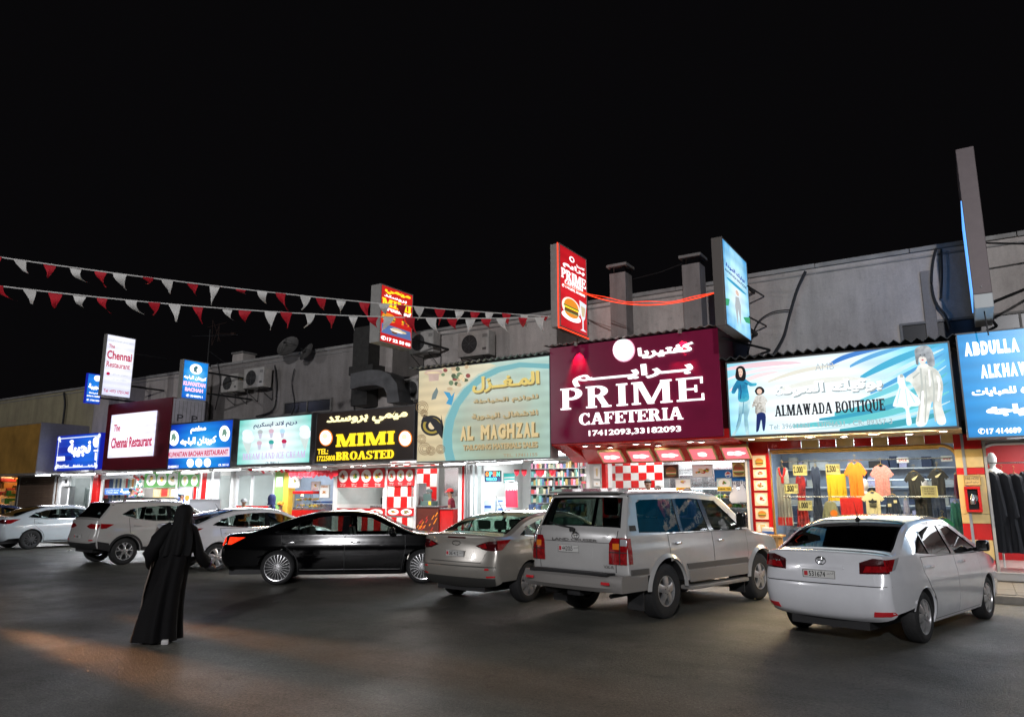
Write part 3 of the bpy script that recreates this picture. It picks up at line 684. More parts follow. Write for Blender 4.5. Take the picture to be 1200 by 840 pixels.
def focus():
    sp = dict(W=1.82, wr=.325, xr=-1.325, xf=1.325, tw=.21, rr=.215, rim=(7, .07, .075, 'pair'), paint=P_beige, zb=1.0, crease=.86, tum=.46, sill=.22, kr=.09,
      prof=[(-2.10, .27, .15), (-2.18, .36, .18), (-2.235, .52, .19), (-2.23, .66, .18), (-2.20, .80, .15), (-2.17, .96, .11), (-2.16, 1.085, .05), (-2.06, 1.12, .05), (-1.78, 1.14, .06), (-1.30, 1.35, .08), (-.90, 1.445, .085), (-.4, 1.48, .09), (.05, 1.478, .09), (.42, 1.43, .09), (.95, 1.22, .08), (1.40, 1.03, .07), (1.75, .95, .08), (2.03, .83, .1), (2.22, .66, .15), (2.27, .48, .16), (2.24, .3, .14), (2.15, .22, .1)],
      rg=(8, 10), ws=(13, 15), rtop=6.6, ftop=16,
      dlo=[(-1.52, 1.09), (-1.25, 1.22), (-.9, 1.31), (-.5, 1.35), (0, 1.355), (.35, 1.325), (.8, 1.15), (1.2, 1.005), (.3, .99), (-.6, 1.02)],
      glasses=[[(-1.50, 1.09), (-1.24, 1.215), (-1.0, 1.28), (-1.0, 1.05)], [(-.97, 1.048), (-.97, 1.285), (-.5, 1.345), (-.12, 1.35), (-.12, 1.0)], [(-.02, 1.0), (-.02, 1.35), (.35, 1.32), (.8, 1.145), (1.17, 1.007), (.3, .993)]],
      pillars=[[(-.12, 1.0), (-.12, 1.351), (-.02, 1.352), (-.02, .998)], [(-1.0, 1.05), (-1.0, 1.283), (-.97, 1.288), (-.97, 1.045)]],
      doors=doors2(-1.325, 1.325, -.07, lambda x: 1.0-.02*x, .26, .385, .325), hz=.88, mirror=(.98, 1.0), glass=MT['green_glass'], rglass=MT['green_glass'], beltchrome=(-1.4, 1.15, lambda x: 1.01+(-.02*x if x > -.6 else .012+(-.6-x)*.085)),
      plate=('387412', .80, .42, .10),
      fit=[('boot_lid', 'r', [(-.56, .68), (.56, .68), (.66, .86), (.70, 1.075), (-.70, 1.075), (-.66, .86)], .004, P_beige, False),
           ('plate_recess', 'r', [(-.36, .73), (.36, .73), (.40, .88), (-.40, .88)], .0055, P_beige, False),
           ('boot_seam', 'r', [(-.56, .664), (.56, .664), (.56, .674), (-.56, .674)], .003, 'trim', False),
           ('brake_lamp', 'r', rect(-.2, .2, 1.04, 1.065), .008, 'lamp_dark', False),
           ('tail_lamp', 'r', [(.42, .93), (.60, .87), (.80, .86), (.845, .89), (.84, 1.02), (.64, 1.0)], .012, 'lamp_dark', True),
           ('tail_lamp_lens', 'r', [(.48, .93), (.60, .895), (.66, .90), (.62, .975)], .016, 'lamp_red', True),
           ('tail_lamp', 's', [(-1.78, 1.03), (-2.08, 1.02), (-2.09, .87), (-2.0, .875)], .008, 'lamp_red', True),
           ('lower_bumper', 'r', [(-.76, .26), (.76, .26), (.80, .43), (-.80, .43)], .006, 'grey_plastic', False),
           ('bumper_crease', 'r', [(-.82, .60), (.82, .60), (.82, .615), (-.82, .615)], .004, 'grey_plastic', False),
           ('reflector', 'r', [(.66, .44), (.80, .45), (.80, .475), (.66, .465)], .010, 'reflector', True),
           ('reflector', 'r', [(.64, .56), (.72, .56), (.71, .59), (.65, .59)], .010, 'reflector', True),
           ('headlight', 'f', [(.48, .72), (.74, .78), (.74, .88), (.5, .82)], .01, 'lamp_clear', True),
           ('grille', 'f', rect(-.5, .5, .36, .52), .006, 'trim', False)])
    return sp
def limousine():
    XR = lambda L: [((-1.435+(q[0]+1.435)*1.20,)+tuple(q[1:]) if q[0] < -1.435 else q) for q in L]
    sp = dict(W=1.86, wr=.335, xr=-1.435, xf=1.435, tw=.225, rr=.258, rim=(21, .016, .019, 'plain'), paint=P_black, zb=.94, crease=.80, tum=.44, sill=.20, kr=.10,
      prof=XR([(-2.26, .26, .14), (-2.36, .36, .17), (-2.42, .52, .18), (-2.42, .68, .17), (-2.38, .82, .13), (-2.34, .93, .09), (-2.28, .99, .06), (-2.1, 1.02, .06), (-1.85, 1.055, .06), (-1.35, 1.27, .08), (-.85, 1.405, .085), (-.35, 1.445, .09), (.05, 1.442, .09), (.45, 1.385, .09), (.85, 1.20, .08), (1.24, 1.03, .07), (1.7, .965, .07), (2.08, .86, .09), (2.30, .70, .14), (2.36, .5, .16), (2.32, .3, .14), (2.22, .22, .1)]),
      rg=(8, 10), ws=(13, 15), rtop=6.6, ftop=16, rim_m=MT['rim_bright'],
      dlo=[(-1.52, 1.015), (-1.25, 1.14), (-.85, 1.27), (-.45, 1.325), (0, 1.33), (.38, 1.285), (.75, 1.11), (1.02, .965), (.3, .955), (-.6, .965)],
      glasses=[[(-1.48, 1.015), (-1.24, 1.135), (-1.08, 1.19), (-1.08, .99)], [(-1.05, .988), (-1.05, 1.20), (-.85, 1.265), (-.45, 1.32), (-.20, 1.325), (-.20, .962)], [(-.06, .96), (-.06, 1.325), (.38, 1.28), (.75, 1.105), (1.0, .967), (.3, .957)]],
      pillars=[[(-.20, .96), (-.20, 1.325), (-.06, 1.327), (-.06, .958)], [(-1.08, .985), (-1.08, 1.19), (-1.05, 1.202), (-1.05, .98)]],
      doors=doors2(-1.435, 1.435, -.13, lambda x: .958-.004*x, .24, .39, .335), hz=.82, handle=MT['chrome'], mirror=(.84, .96), beltchrome=(-1.5, 1.0, lambda x: .965 if x > -.8 else .965+(-.8-x)*.06), glass=MT['car_glass'],
      plate=('406182', .80, .44, .10),
      fit=[('boot_lid', 'r', [(-.60, .66), (.60, .66), (.66, .94), (-.66, .94)], .004, P_black, False),
           ('tail_lamp', 'r', [(.46, .78), (.80, .765), (.84, .86), (.78, .93), (.50, .92)], .012, 'lamp_red_lit', True),
           ('tail_lamp', 's', XR([(-1.98, .925), (-2.235, .93), (-2.26, .79), (-2.2, .785)]), .010, 'lamp_red_lit', True),
           ('sill_trim', 's', [(-1.0, .285), (.98, .285), (.98, .30), (-1.0, .30)], .012, 'chrome', True),
           ('side_crease', 's', [(-.95, .575), (.55, .585), (.55, .589), (-.95, .58)], .008, 'black_gloss', True),
           ('bumper_trim', 'r', [(-.8, .36), (.8, .36), (.8, .372), (-.8, .372)], .008, 'chrome', False),
           ('headlight', 'f', [(.50, .62), (.78, .66), (.78, .78), (.52, .76)], .01, 'lamp_clear', True),
           ('grille', 'f', rect(-.42, .42, .42, .68), .006, 'chrome', False)])
    return sp
def crossover():
    sp = dict(W=1.78, wr=.34, xr=-1.30, xf=1.30, tw=.215, rr=.225, rim=(5, .07, .045, 'y'), paint=P_creta, zb=1.10, crease=.98, tum=.34, sill=.34, kr=.06, ra=.39,
      prof=[(-2.0, .40, .08), (-2.09, .50, .14), (-2.13, .66, .16), (-2.09, .82, .13), (-2.06, .98, .12), (-2.03, 1.14, .1), (-1.96, 1.20, .08), (-1.72, 1.50, .08), (-1.68, 1.575, .06), (-1.5, 1.605, .07), (-1.0, 1.63, .085), (-.4, 1.64, .09), (.1, 1.62, .09), (.40, 1.56, .09), (.80, 1.33, .08), (1.15, 1.12, .07), (1.5, 1.04, .08), (1.85, .95, .1), (2.05, .82, .14), (2.12, .62, .16), (2.1, .42, .14), (2.02, .34, .1)],
      rg=(6, 8), ws=(13, 15), rtop=6.2, ftop=16, rim_m=MT['rim_bright'],
      dlo=[(-1.42, 1.27), (-1.18, 1.40), (-.8, 1.465), (-.3, 1.49), (.1, 1.475), (.40, 1.41), (.70, 1.24), (.92, 1.10), (.2, 1.08), (-.6, 1.10), (-1.05, 1.16)],
      glasses=[[(-1.0, 1.165), (-1.0, 1.43), (-.8, 1.46), (-.3, 1.485), (-.22, 1.483), (-.22, 1.093)], [(-.10, 1.088), (-.10, 1.482), (.1, 1.47), (.40, 1.405), (.70, 1.235), (.90, 1.103), (.2, 1.085)], [(-1.38, 1.275), (-1.17, 1.39), (-1.03, 1.42), (-1.03, 1.175)]],
      pillars=[[(-.22, 1.09), (-.22, 1.486), (-.10, 1.485), (-.10, 1.085)]],
      doors=doors2(-1.30, 1.30, -.16, lambda x: 1.085-.01*x if x > -.6 else 1.09+(-.6-x)*.14, .40, .43, .34), hz=.98, mirror=(.78, 1.11), glass=MT['car_glass'], rglass=MT['dark_glass'],
      plate=('318805', .72, .42, .10),
      fit=[('tailgate', 'r', [(-.60, .64), (.60, .64), (.62, .86), (.70, 1.12), (-.70, 1.12), (-.62, .86)], .004, P_creta, False),
           ('tail_lamp', 'r', [(.30, .98), (.50, .93), (.80, .92), (.82, 1.03), (.50, 1.05)], .012, 'lamp_red', True),
           ('tail_lamp', 's', [(-1.62, 1.03), (-1.93, 1.05), (-1.94, .92), (-1.8, .93)], .010, 'lamp_red', True),
           ('lower_bumper', 'r', [(-.80, .40), (.80, .40), (.83, .60), (.60, .56), (-.60, .56), (-.83, .60)], .010, 'trim', False),
           ('lower_bumper', 's', [(-1.70, .36), (-1.96, .42), (-2.0, .62), (-1.72, .56)], .012, 'trim', True),
           ('cladding', 's', [(-.88, .345), (.88, .345), (.88, .44), (-.88, .44)], .012, 'trim', True),
           ('reflector', 'r', [(.60, .62), (.76, .63), (.75, .66), (.61, .65)], .012, 'reflector', True),
           ('headlight', 'f', [(.44, .84), (.68, .88), (.68, .96), (.46, .92)], .01, 'lamp_clear', True),
           ('grille', 'f', rect(-.5, .5, .5, .74), .006, 'trim', False)])
    return sp
def coupe_sedan(paintm=None, camry=False):
    pm = paintm or P_white
    sp = dict(W=1.80, wr=.32, xr=-1.35, xf=1.35, tw=.21, rr=.215, rim=(6, .07, .12, 'twist'), paint=pm, zb=.98, crease=.85, tum=.46, sill=.22, kr=.10,
      prof=[(-2.12, .27, .14), (-2.22, .38, .17), (-2.28, .54, .18), (-2.27, .70, .17), (-2.23, .84, .13), (-2.19, .98, .10), (-2.16, 1.07, .05), (-2.05, 1.10, .05), (-1.85, 1.11, .06), (-1.38, 1.30, .08), (-.92, 1.415, .085), (-.45, 1.455, .09), (0, 1.455, .09), (.42, 1.40, .09), (.90, 1.19, .08), (1.32, 1.01, .07), (1.7, .93, .08), (2.02, .81, .1), (2.20, .64, .15), (2.25, .46, .16), (2.22, .3, .14), (2.12, .22, .1)],
      rg=(8, 10), ws=(13, 15), rtop=6.6, ftop=16,
      dlo=[(-1.50, 1.06), (-1.25, 1.19), (-.9, 1.285), (-.45, 1.33), (0, 1.335), (.35, 1.295), (.78, 1.13), (1.10, .985), (.3, .975), (-.6, 1.0)],
      glasses=[[(-1.47, 1.06), (-1.24, 1.185), (-1.08, 1.225), (-1.08, 1.03)], [(-1.05, 1.028), (-1.05, 1.235), (-.9, 1.28), (-.45, 1.325), (-.12, 1.33), (-.12, .985)], [(-.02, .983), (-.02, 1.33), (.35, 1.29), (.78, 1.125), (1.08, .988), (.3, .978)]],
      pillars=[[(-.12, .985), (-.12, 1.331), (-.02, 1.332), (-.02, .98)]],
      doors=doors2(-1.35, 1.35, -.07, lambda x: .978-.012*x, .26, .38, .32), hz=.87, mirror=(.92, .98), beltchrome=(-1.4, 1.05, lambda x: .99-.012*x if x > -.6 else .998+(-.6-x)*.075), glass=MT['car_glass'], rglass=MT['dark_glass2'],
      plate=('295036', .80, .42, .10),
      fit=[('boot_lid', 'r', [(-.58, .68), (.58, .68), (.62, .86), (.68, 1.06), (-.68, 1.06), (-.62, .86)], .004, pm, False),
           ('tail_lamp', 'r', [(.40, .95), (.60, .86), (.82, .85), (.84, .98), (.62, 1.0)], .012, 'lamp_dark', True),
           ('tail_lamp', 's', [(-1.72, 1.0), (-2.11, .99), (-2.12, .85), (-2.0, .86)], .010, 'lamp_red', True),
           ('tail_lamp_lens', 's', [(-1.86, .975), (-2.08, .965), (-2.09, .93), (-1.95, .93)], .014, 'lamp_red_lit' if not camry else 'lamp_red', True),
           ('sill_trim', 's', [(-.95, .245), (.95, .245), (.95, .275), (-.95, .275)], .01, 'trim', True),
           ('headlight', 'f', [(.48, .70), (.74, .76), (.74, .86), (.5, .80)], .01, 'lamp_clear', True),
           ('grille', 'f', rect(-.5, .5, .34, .52), .006, 'trim', False)])
    if camry: sp['rim_m'] = MT['steel_rim']; sp['rim'] = (12, .04, .05, 'plain')
    return sp
MT['rear_tint'] = glass_mat('rear tint', (.12, .16, .15))
MT['dark_glass2'] = glass_mat('smoked glass', (.10, .11, .13))
MT['green_glass'] = glass_mat('green glass', (.45, .60, .52))
MT['mould'] = mat('grey moulding', (.10, .095, .09), .4, .2); MT['silver_clad'] = mat('silver cladding', (.30, .285, .27), .4, .4)
MT['grey_plastic'] = mat('grey plastic', (.035, .034, .032), .55)
MT['rim_bright'] = mat('bright alloy', (.72, .72, .73), .22, .8)
MT['steel_rim'] = mat('dusty steel wheel', (.045, .045, .047), .6, .3)

def car_at(sp, name, label, px, heading, group='cars parked in front of the shops'):
    """px = (x, y) of the middle of the wheelbase on the ground"""
    return make_car(sp, name, label, (px[0], px[1], 0), R(heading), group)
def antenna(T, c, x, y=0., h=.2, lean=-.10):
    z = 0
    for i in range(len(c.E)-1):
        if c.S[i][0] <= x <= c.S[i+1][0] and c.S[i][1] > 1: z = c.S[i][1]
    g = M(); g.bbox(x-.05, x+.03, y-.02, y+.02, z-.02, z+.025, .012); g.tube([(x, y, z), (x+lean, y, z+h)], [.006, .003], 6)
    g.build('aerial', MT['trim'], T, smooth=True)
def badge(T, c, z, r=.045, y=0, off=.012):
    x = c.rear(y, z)[0]-off; g = M()
    g.tube([(x, y+r*1.4*math.cos(t), z+r*math.sin(t)) for t in [2*PI*i/20 for i in range(20)]], .005, 6, close=True)
    g.tube([(x, y+r*.45*math.cos(t), z+r*.9*math.sin(t)) for t in [2*PI*i/16 for i in range(16)]], .004, 6, close=True)
    g.tube([(x, y+r*1.0*math.cos(t), z+r*.4+r*.35*math.sin(t)) for t in [2*PI*i/16 for i in range(16)]], .004, 6, close=True)
    g.build('emblem', MT['chrome'], T, smooth=True)
def rear_text(T, c, s, y0, z0, y1, z1, m, off=.008):
    """y0 is the left end as seen from behind"""
    x = c.rear((y0+y1)/2, (z0+z1)/2)[0]-off
    o = write(s, y0, z0, y1, z1, m, T, 'lettering', y=0, bold=.02); o.location = (x, 0, 0); o.rotation_euler = (0, 0, -PI/2)
    return o

yT, yC = car_at(yaris(), 'white_sedan', 'white compact sedan with black rear window and plate 531674, before the clothes window', (-1.12, 11.78), 75)
antenna(yT, yC, -.98, 0, .22, -.09); badge(yT, yC, .955)
rear_text(yT, yC, 'YARIS', -.60, .915, -.42, .94, MT['chrome'])
lT, lC = car_at(cruiser(), 'off_road_wagon', 'tall beige off-road wagon with grey bumper and plate 442005', (-4.44, 11.95), 77)
badge(lT, lC, 1.165, .05); rear_text(lT, lC, 'LAND CRUISER', -.45, 1.088, .40, 1.125, MT['mould'], .012)
rear_text(lT, lC, 'VX-R', .50, .74, .68, .78, MT['mould'], .012)
# rear bumper, running boards, spoiler, flares, wiper of the wagon
g = M()
for pts in ([(-.94, -.0), (.94, -.0)],):
    ring = lambda y: [(-2.30, y, .44), (-2.56+.10*abs(y)**3, y, .44), (-2.62+.14*abs(y)**3, y, .50), (-2.62+.14*abs(y)**3, y, .62), (-2.58+.12*abs(y)**3, y, .66), (-2.30, y, .66)]
    g.loft([ring(-.905+1.81*i/14) for i in range(15)])
for sg in (1, -1):
    g.loft([[(x, sg*(.90-.02*(x < -2.5)), .44), (x, sg*(.90-.02*(x < -2.5)), .64), (x, sg*.80, .66), (x, sg*.80, .44)] for x in (-2.50, -2.3, -2.1, -1.9)])
bp = g.build('rear_bumper', MT['silver_clad'], lT, smooth=True)
g = M(); g.bbox(-2.60, -2.40, -.72, .72, .655, .69, .01); g.build('bumper_step', MT['trim'], bp)
g = M(); [g.bbox(-2.625, -2.60, s*.70-.07, s*.70+.07, .545, .585, .008) for s in (1, -1)]; g.build('reflector', MT['reflector'], bp)
for s in (1, -1): g = M(); g.bbox(-.86, .86, s*.86-.11, s*.86+.11, .36, .42, .02); g.build('running_board', MT['silver_clad'], lT, smooth=True)
g = M(); g.loft([[(-2.22+.03*abs(y)**2, y, 1.765), (-2.24+.03*abs(y)**2, y, 1.79), (-2.0, y, 1.838), (-1.95, y, 1.80)] for y in [-.66+1.32*i/10 for i in range(11)]]); g.build('roof_spoiler', P_lc, lT, smooth=True)
for xx in (lC.xr, lC.xf):
    for sg in (1, -1):
        A = arch(xx, lC.wr, lC.ra+.0, .42, 20); A2 = arch(xx, lC.wr, lC.ra+.055, .42, 20); k = len(A)
        g = M(); g.add([lC.side(x, max(z, .3), sg, .035) for x, z in A]+[lC.side(x, max(z, .3), sg, .002) for x, z in A2]+[lC.side(x, max(z, .3), sg, -.03) for x, z in A],
            [(i, i+1, k+i+1, k+i) for i in range(k-1)]+[(i, i+1, 2*k+i+1, 2*k+i) for i in range(k-1)]); g.build('arch_flare', P_lc, lT, smooth=True)
g = M(); g.tube([lC.rear(.05, 1.27, .03), lC.rear(.30, 1.30, .035), lC.rear(.55, 1.34, .03)], .010, 6); g.bbox(-2.42, -2.38, .0, .09, 1.22, 1.27, .01); g.build('wiper', MT['trim'], lT)
g = M(); g.bbox(-2.2, -2.0, .5, .78, .30, .44, .03); g.bbox(-2.45, -2.2, -.12, .12, .34, .46, .02); g.tube([(-1.4, -.7, .385), (-1.4, .7, .385)], .06, 10); g.tube([(-2.3, -.55, .36), (-1.6, -.5, .36)], .03, 8); g.build('underbody', MT['trim'], lT, smooth=True)
for s in (1, -1):
    for xx in (-1.93, .93): g = M(); g.bbox(xx-.01, xx+.01, s*.70-.14, s*.70+.14, .16, .56, .004); g.build('mud_flap', MT['trim'], lT)

fT, fC = car_at(focus(), 'beige_sedan', 'beige sedan with greenish rear window, between the black sedan and the wagon', (-7.15, 12.20), 83)
antenna(fT, fC, -.95, 0, .30, -.22)
g = M(); g.tube([fC.rear(.09*math.cos(t), .965+.035*math.sin(t), .012) for t in [2*PI*i/18 for i in range(18)]], .006, 6, close=True); g.build('emblem', MT['chrome'], fT)
mT, mC = car_at(limousine(), 'black_sedan', 'black limousine with lit red tail lamp and many-spoked wheels, parked slantwise', (-11.35, 11.75), 38.5)
cT, cC = car_at(crossover(), 'white_crossover', 'off-white crossover with black lower bumper and roof rails, behind the woman', (-19.55, 12.45), 84)
for sg in (1, -1):
    g = M(); g.tube([(-1.35, sg*.56, 1.60), (-1.2, sg*.57, 1.665), (-.3, sg*.58, 1.70), (.1, sg*.57, 1.68), (.25, sg*.56, 1.62)], .018, 8); g.build('roof_rail', MT['silver'], cT, smooth=True)
g = M(); g.bbox(-1.60, -1.45, -.02, .02, 1.60, 1.68, .015); g.build('aerial', MT['trim'], cT, smooth=True)
for xx in (cC.xr, cC.xf):
    for sg in (1, -1):
        A = arch(xx, cC.wr, cC.ra-.004, .36, 20); A2 = arch(xx, cC.wr, cC.ra+.05, .36, 20); k = len(A)
        g = M(); g.add([cC.side(x, z, sg, .014) for x, z in A]+[cC.side(x, z, sg, .010) for x, z in A2]+[cC.side(x, z, sg, -.02) for x, z in A2], [(i, i+1, k+i+1, k+i) for i in range(k-1)]+[(k+i, k+i+1, 2*k+i+1, 2*k+i) for i in range(k-1)]); g.build('arch_cladding', MT['trim'], cT, smooth=True)
eT, eC = car_at(coupe_sedan(), 'white_fastback', 'white fastback sedan between the crossover and the black limousine', (-15.95, 12.75), 80)
antenna(eT, eC, -.95, 0, .16, -.12)
kT, kC = car_at(coupe_sedan(P_white2, True), 'pale_sedan', 'pale bluish white sedan with dark dusty wheels, at the far left of the row', (-27.9, 14.0), 88)
bT, bC = car_at(coupe_sedan(P_blue, False), 'dark_blue_sedan', 'dark blue car behind the pale sedan, its roof reflecting coloured light', (-33.2, 14.1), 86)
# ------------------------------------------------------------------ street lamps behind the camera that light the cars and the upper wall
def street_lamp(x, y, h, power, label, col=(.98, .97, 1), aim=None):
    T = thing('street_lamp', label, 'street lamp', (x, y, 0), 0, 'street lamps across the road')
    g = M(); g.lathe([(.16, 0), (.16, .25), (.10, .3), (.085, h*.5), (.06, h)], 14); g.build('pole', MT['pole'], T, smooth=True)
    g = M(); g.tube([(0, 0, h-.05), (0, .5, h+.25), (0, 1.4, h+.4)], [.05, .045, .04], 8); g.build('arm', MT['pole'], T, smooth=True)
    g = M(); g.bbox(-.16, .16, 1.2, 1.95, h+.34, h+.50, .05); hd = g.build('lamp_head', MT['pole'], T, smooth=True)
    g = M(); g.box(-.12, .12, 1.3, 1.85, h+.325, h+.338); g.build('lens', mat('street lamp lens', (1, .85, .65), .3, emit=6), hd)
    lamp('street_lamp_light', 'POINT', (0, 1.6, h+.1), power, col, .25, parent=T)
MT['pole'] = mat('galvanised pole', (.30, .30, .29), .5, .6)
street_lamp(7, -20, 10.5, 20000, 'tall street lamp across the road behind the viewer')
street_lamp(-34, -21, 10.5, 5500, 'tall street lamp across the road, further along')

# ------------------------------------------------------------------ ground
def asphalt():
    m = bpy.data.materials.new('asphalt'); m.use_nodes = True; t = m.node_tree; p = t.nodes['Principled BSDF']; N = t.nodes.new
    tc = N('ShaderNodeTexCoord'); O = tc.outputs['Object']
    def nz(sc, det=6, rough=.6, vec=None): n = N('ShaderNodeTexNoise'); n.inputs['Scale'].default_value = sc; n.inputs['Detail'].default_value = det; n.inputs['Roughness'].default_value = rough; t.links.new(vec or O, n.inputs['Vector']); return n.outputs['Fac']
    def ramp(src, p0, p1, c0, c1): r = N('ShaderNodeValToRGB'); r.color_ramp.elements[0].position = p0; r.color_ramp.elements[1].position = p1; r.color_ramp.elements[0].color = (*c0, 1); r.color_ramp.elements[1].color = (*c1, 1); t.links.new(src, r.inputs['Fac']); return r.outputs['Color']
    def mul(x, y): k = N('ShaderNodeMix'); k.data_type = 'RGBA'; k.blend_type = 'MULTIPLY'; k.inputs[0].default_value = 1; t.links.new(x, k.inputs[6]); t.links.new(y, k.inputs[7]); return k.outputs[2]
    mp = N('ShaderNodeMapping'); mp.inputs['Rotation'].default_value = (0, 0, .2); mp.inputs['Scale'].default_value = (.25, 1.6, 1); t.links.new(O, mp.inputs['Vector'])
    base = ramp(nz(.30, 9, .72), .34, .68, (.058, .058, .050), (.124, .122, .104))
    tracks = ramp(nz(.9, 5, .6, mp.outputs[0]), .38, .60, (.78,)*3, (1.12,)*3)
    gr1 = nz(38, 4, .75); grain = ramp(gr1, .32, .68, (.35,)*3, (1.8,)*3); gr2 = ramp(nz(150, 2, .7), .35, .65, (.6,)*3, (1.4,)*3)
    oil = ramp(nz(1.3, 6, .6), .30, .38, (.45, .45, .46), (1, 1, 1)); spots = mul(ramp(nz(5.5, 4, .5), .26, .32, (.55,)*3, (1,)*3), ramp(nz(14, 8, .85), .36, .64, (.70,)*3, (1.28,)*3))
    v = N('ShaderNodeTexVoronoi'); v.feature = 'DISTANCE_TO_EDGE'; v.inputs['Scale'].default_value = .42
    wn = N('ShaderNodeTexNoise'); wn.inputs['Scale'].default_value = 2.2; wn.inputs['Detail'].default_value = 6; t.links.new(O, wn.inputs['Vector'])
    vm = N('ShaderNodeVectorMath'); vm.operation = 'SCALE'; vm.inputs['Scale'].default_value = .8; av = N('ShaderNodeVectorMath'); av.operation = 'ADD'
    t.links.new(wn.outputs['Color'], vm.inputs[0]); t.links.new(O, av.inputs[0]); t.links.new(vm.outputs[0], av.inputs[1]); t.links.new(av.outputs[0], v.inputs['Vector'])
    crack = ramp(v.outputs['Distance'], 0, .005, (.45,)*3, (1,)*3)
    v2 = N('ShaderNodeTexVoronoi'); v2.inputs['Scale'].default_value = .16; t.links.new(O, v2.inputs['Vector']); patch = ramp(v2.outputs['Color'], .3, .7, (.86,)*3, (1.08,)*3)
    t.links.new(mul(mul(mul(mul(base, tracks), grain), mul(gr2, oil)), mul(mul(spots, crack), patch)), p.inputs['Base Color'])
    rr = N('ShaderNodeMapRange'); rr.inputs[1].default_value = .3; rr.inputs[2].default_value = .7; rr.inputs[3].default_value = .36; rr.inputs[4].default_value = .62; t.links.new(nz(.8, 6), rr.inputs[0]); t.links.new(rr.outputs[0], p.inputs['Roughness'])
    bp = N('ShaderNodeBump'); bp.inputs['Strength'].default_value = 1.0; bp.inputs['Distance'].default_value = .02; t.links.new(gr1, bp.inputs['Height']); t.links.new(bp.outputs[0], p.inputs['Normal'])
    return m
g = M(); g.add([(-400, -300, 0), (300, -300, 0), (300, 400, 0), (-400, 400, 0)], [(0, 1, 2, 3)]); tag(g.build('ground', asphalt()), kind='structure')
KY, SY = 14.75, 17.25      # kerb line, shop line
MT['pave'] = mat('paving', (.20, .185, .165), .7, noise=.35, nscale=3, bump=.2, bscale=40)
MT['kerb'] = mat('kerb stone', (.26, .24, .21), .75, noise=.4, nscale=4)
g = M(); g.box(-48, 9, KY+.15, SY+.6, -.1, .118); pav = tag(g.build('pavement', MT['kerb']), kind='structure')
g = M(); x = -48
kb = None
kerb_mesh = None
for i in range(57):       # kerb stones, one metre each
    if i < 20: g.bbox(x+.004, x+.996, KY, KY+.148, -.05, .125, .02)
    else:
        if kerb_mesh is None:
            q = M(); q.bbox(.004, .996, 0, .148, -.05, .125, .02); o = q.build('kerb_stone', MT['kerb'], pav, loc=(x, KY, 0)); kerb_mesh = o.data
        else: link('kerb_stone', kerb_mesh, pav, (x, KY, 0))
    x += 1
tag(g.build('kerb_stone', MT['kerb'], pav), kind='stuff')
tile_mesh = None; far = M()
for ix in range(140):
    for iy in range(6):
        X = -47.8+ix*.405; Yy = KY+.16+iy*.405; r = random.random()
        if -3.2 < X < 3.0:
            if tile_mesh is None:
                q = M(); q.bbox(.003, .400, .003, .400, -.03, 0, .005); o = q.build('paving_tile', MT['pave'], pav, loc=(X, Yy, .134)); tile_mesh = o.data
            else: link('paving_tile', tile_mesh, pav, (X, Yy, .1325+.003*r))
        else: far.box(X+.003, X+.400, Yy+.003, Yy+.400, .11, .1325+.003*r)
tag(far.build('paving_tile', MT['pave'], pav), kind='stuff')

# ------------------------------------------------------------------ the long building
MT['plaster'] = plaster('grey plaster', (.60, .55, .52), (.40, .36, .335))
MT['plaster_y'] = plaster('yellowish plaster', (.46, .41, .26), (.30, .26, .18), .75)
MT['plaster_d'] = plaster('darker plaster', (.32, .30, .29), (.20, .18, .17))
MT['coping'] = mat('coping', (.36, .35, .34), .7, noise=.45, nscale=2.2, bump=.3, bscale=12)
MT['conc'] = mat('rough concrete', (.25, .24, .23), .9, noise=.4, nscale=2, bump=.4, bscale=18)
MT['roof'] = mat('roof', (.10, .10, .10), .9)
WY = 17.5
B = thing('shop_building', 'long two-storey plastered building with a row of shops at its foot', 'building', (0, 0, 0))
segs = [(-48, -33.3, 6.62, 'plaster_y', 0), (-33.3, -25.0, 6.66, 'plaster', 0), (-25.0, -17.3, 6.72, 'plaster_d', .02), (-17.3, -8.9, 6.80, 'plaster', 0), (-8.9, -4.6, 6.92, 'plaster', .02), (-4.6, 9, 6.95, 'plaster', 0)]
for x0, x1, zt, mm, dy in segs:
    g = M(); g.box(x0+.002, x1-.002, WY+dy, WY+.25, 3.25, zt); g.build('upper_wall', MT[mm], B)
    g = M(); n_ = int((x1-x0)/2.1)+1
    for i in range(n_):
        a, b = x0+(x1-x0)*i/n_, x0+(x1-x0)*(i+1)/n_; d = random.uniform(-.008, .008)
        g.bbox(a+.006, b-.006, WY-.07+dy+d, WY+.30, zt+.001, zt+.10+d, .012)
        g.bbox(a+.006, b-.006, WY-.03+dy+d*.5, WY+.0+dy, zt-.14, zt-.10, .006)
    g.build('coping', MT['coping'], B)
g = M(); g.box(-48, 9, WY+.3, WY+12, 6.0, 6.1); g.box(-48, 9, WY+11.8, WY+12, 0, 6.0); g.box(-48.2, -48, WY, WY+12, 0, 6.6); g.box(9, 9.2, WY, WY+12, 0, 6.6); g.build('roof', MT['roof'], B)
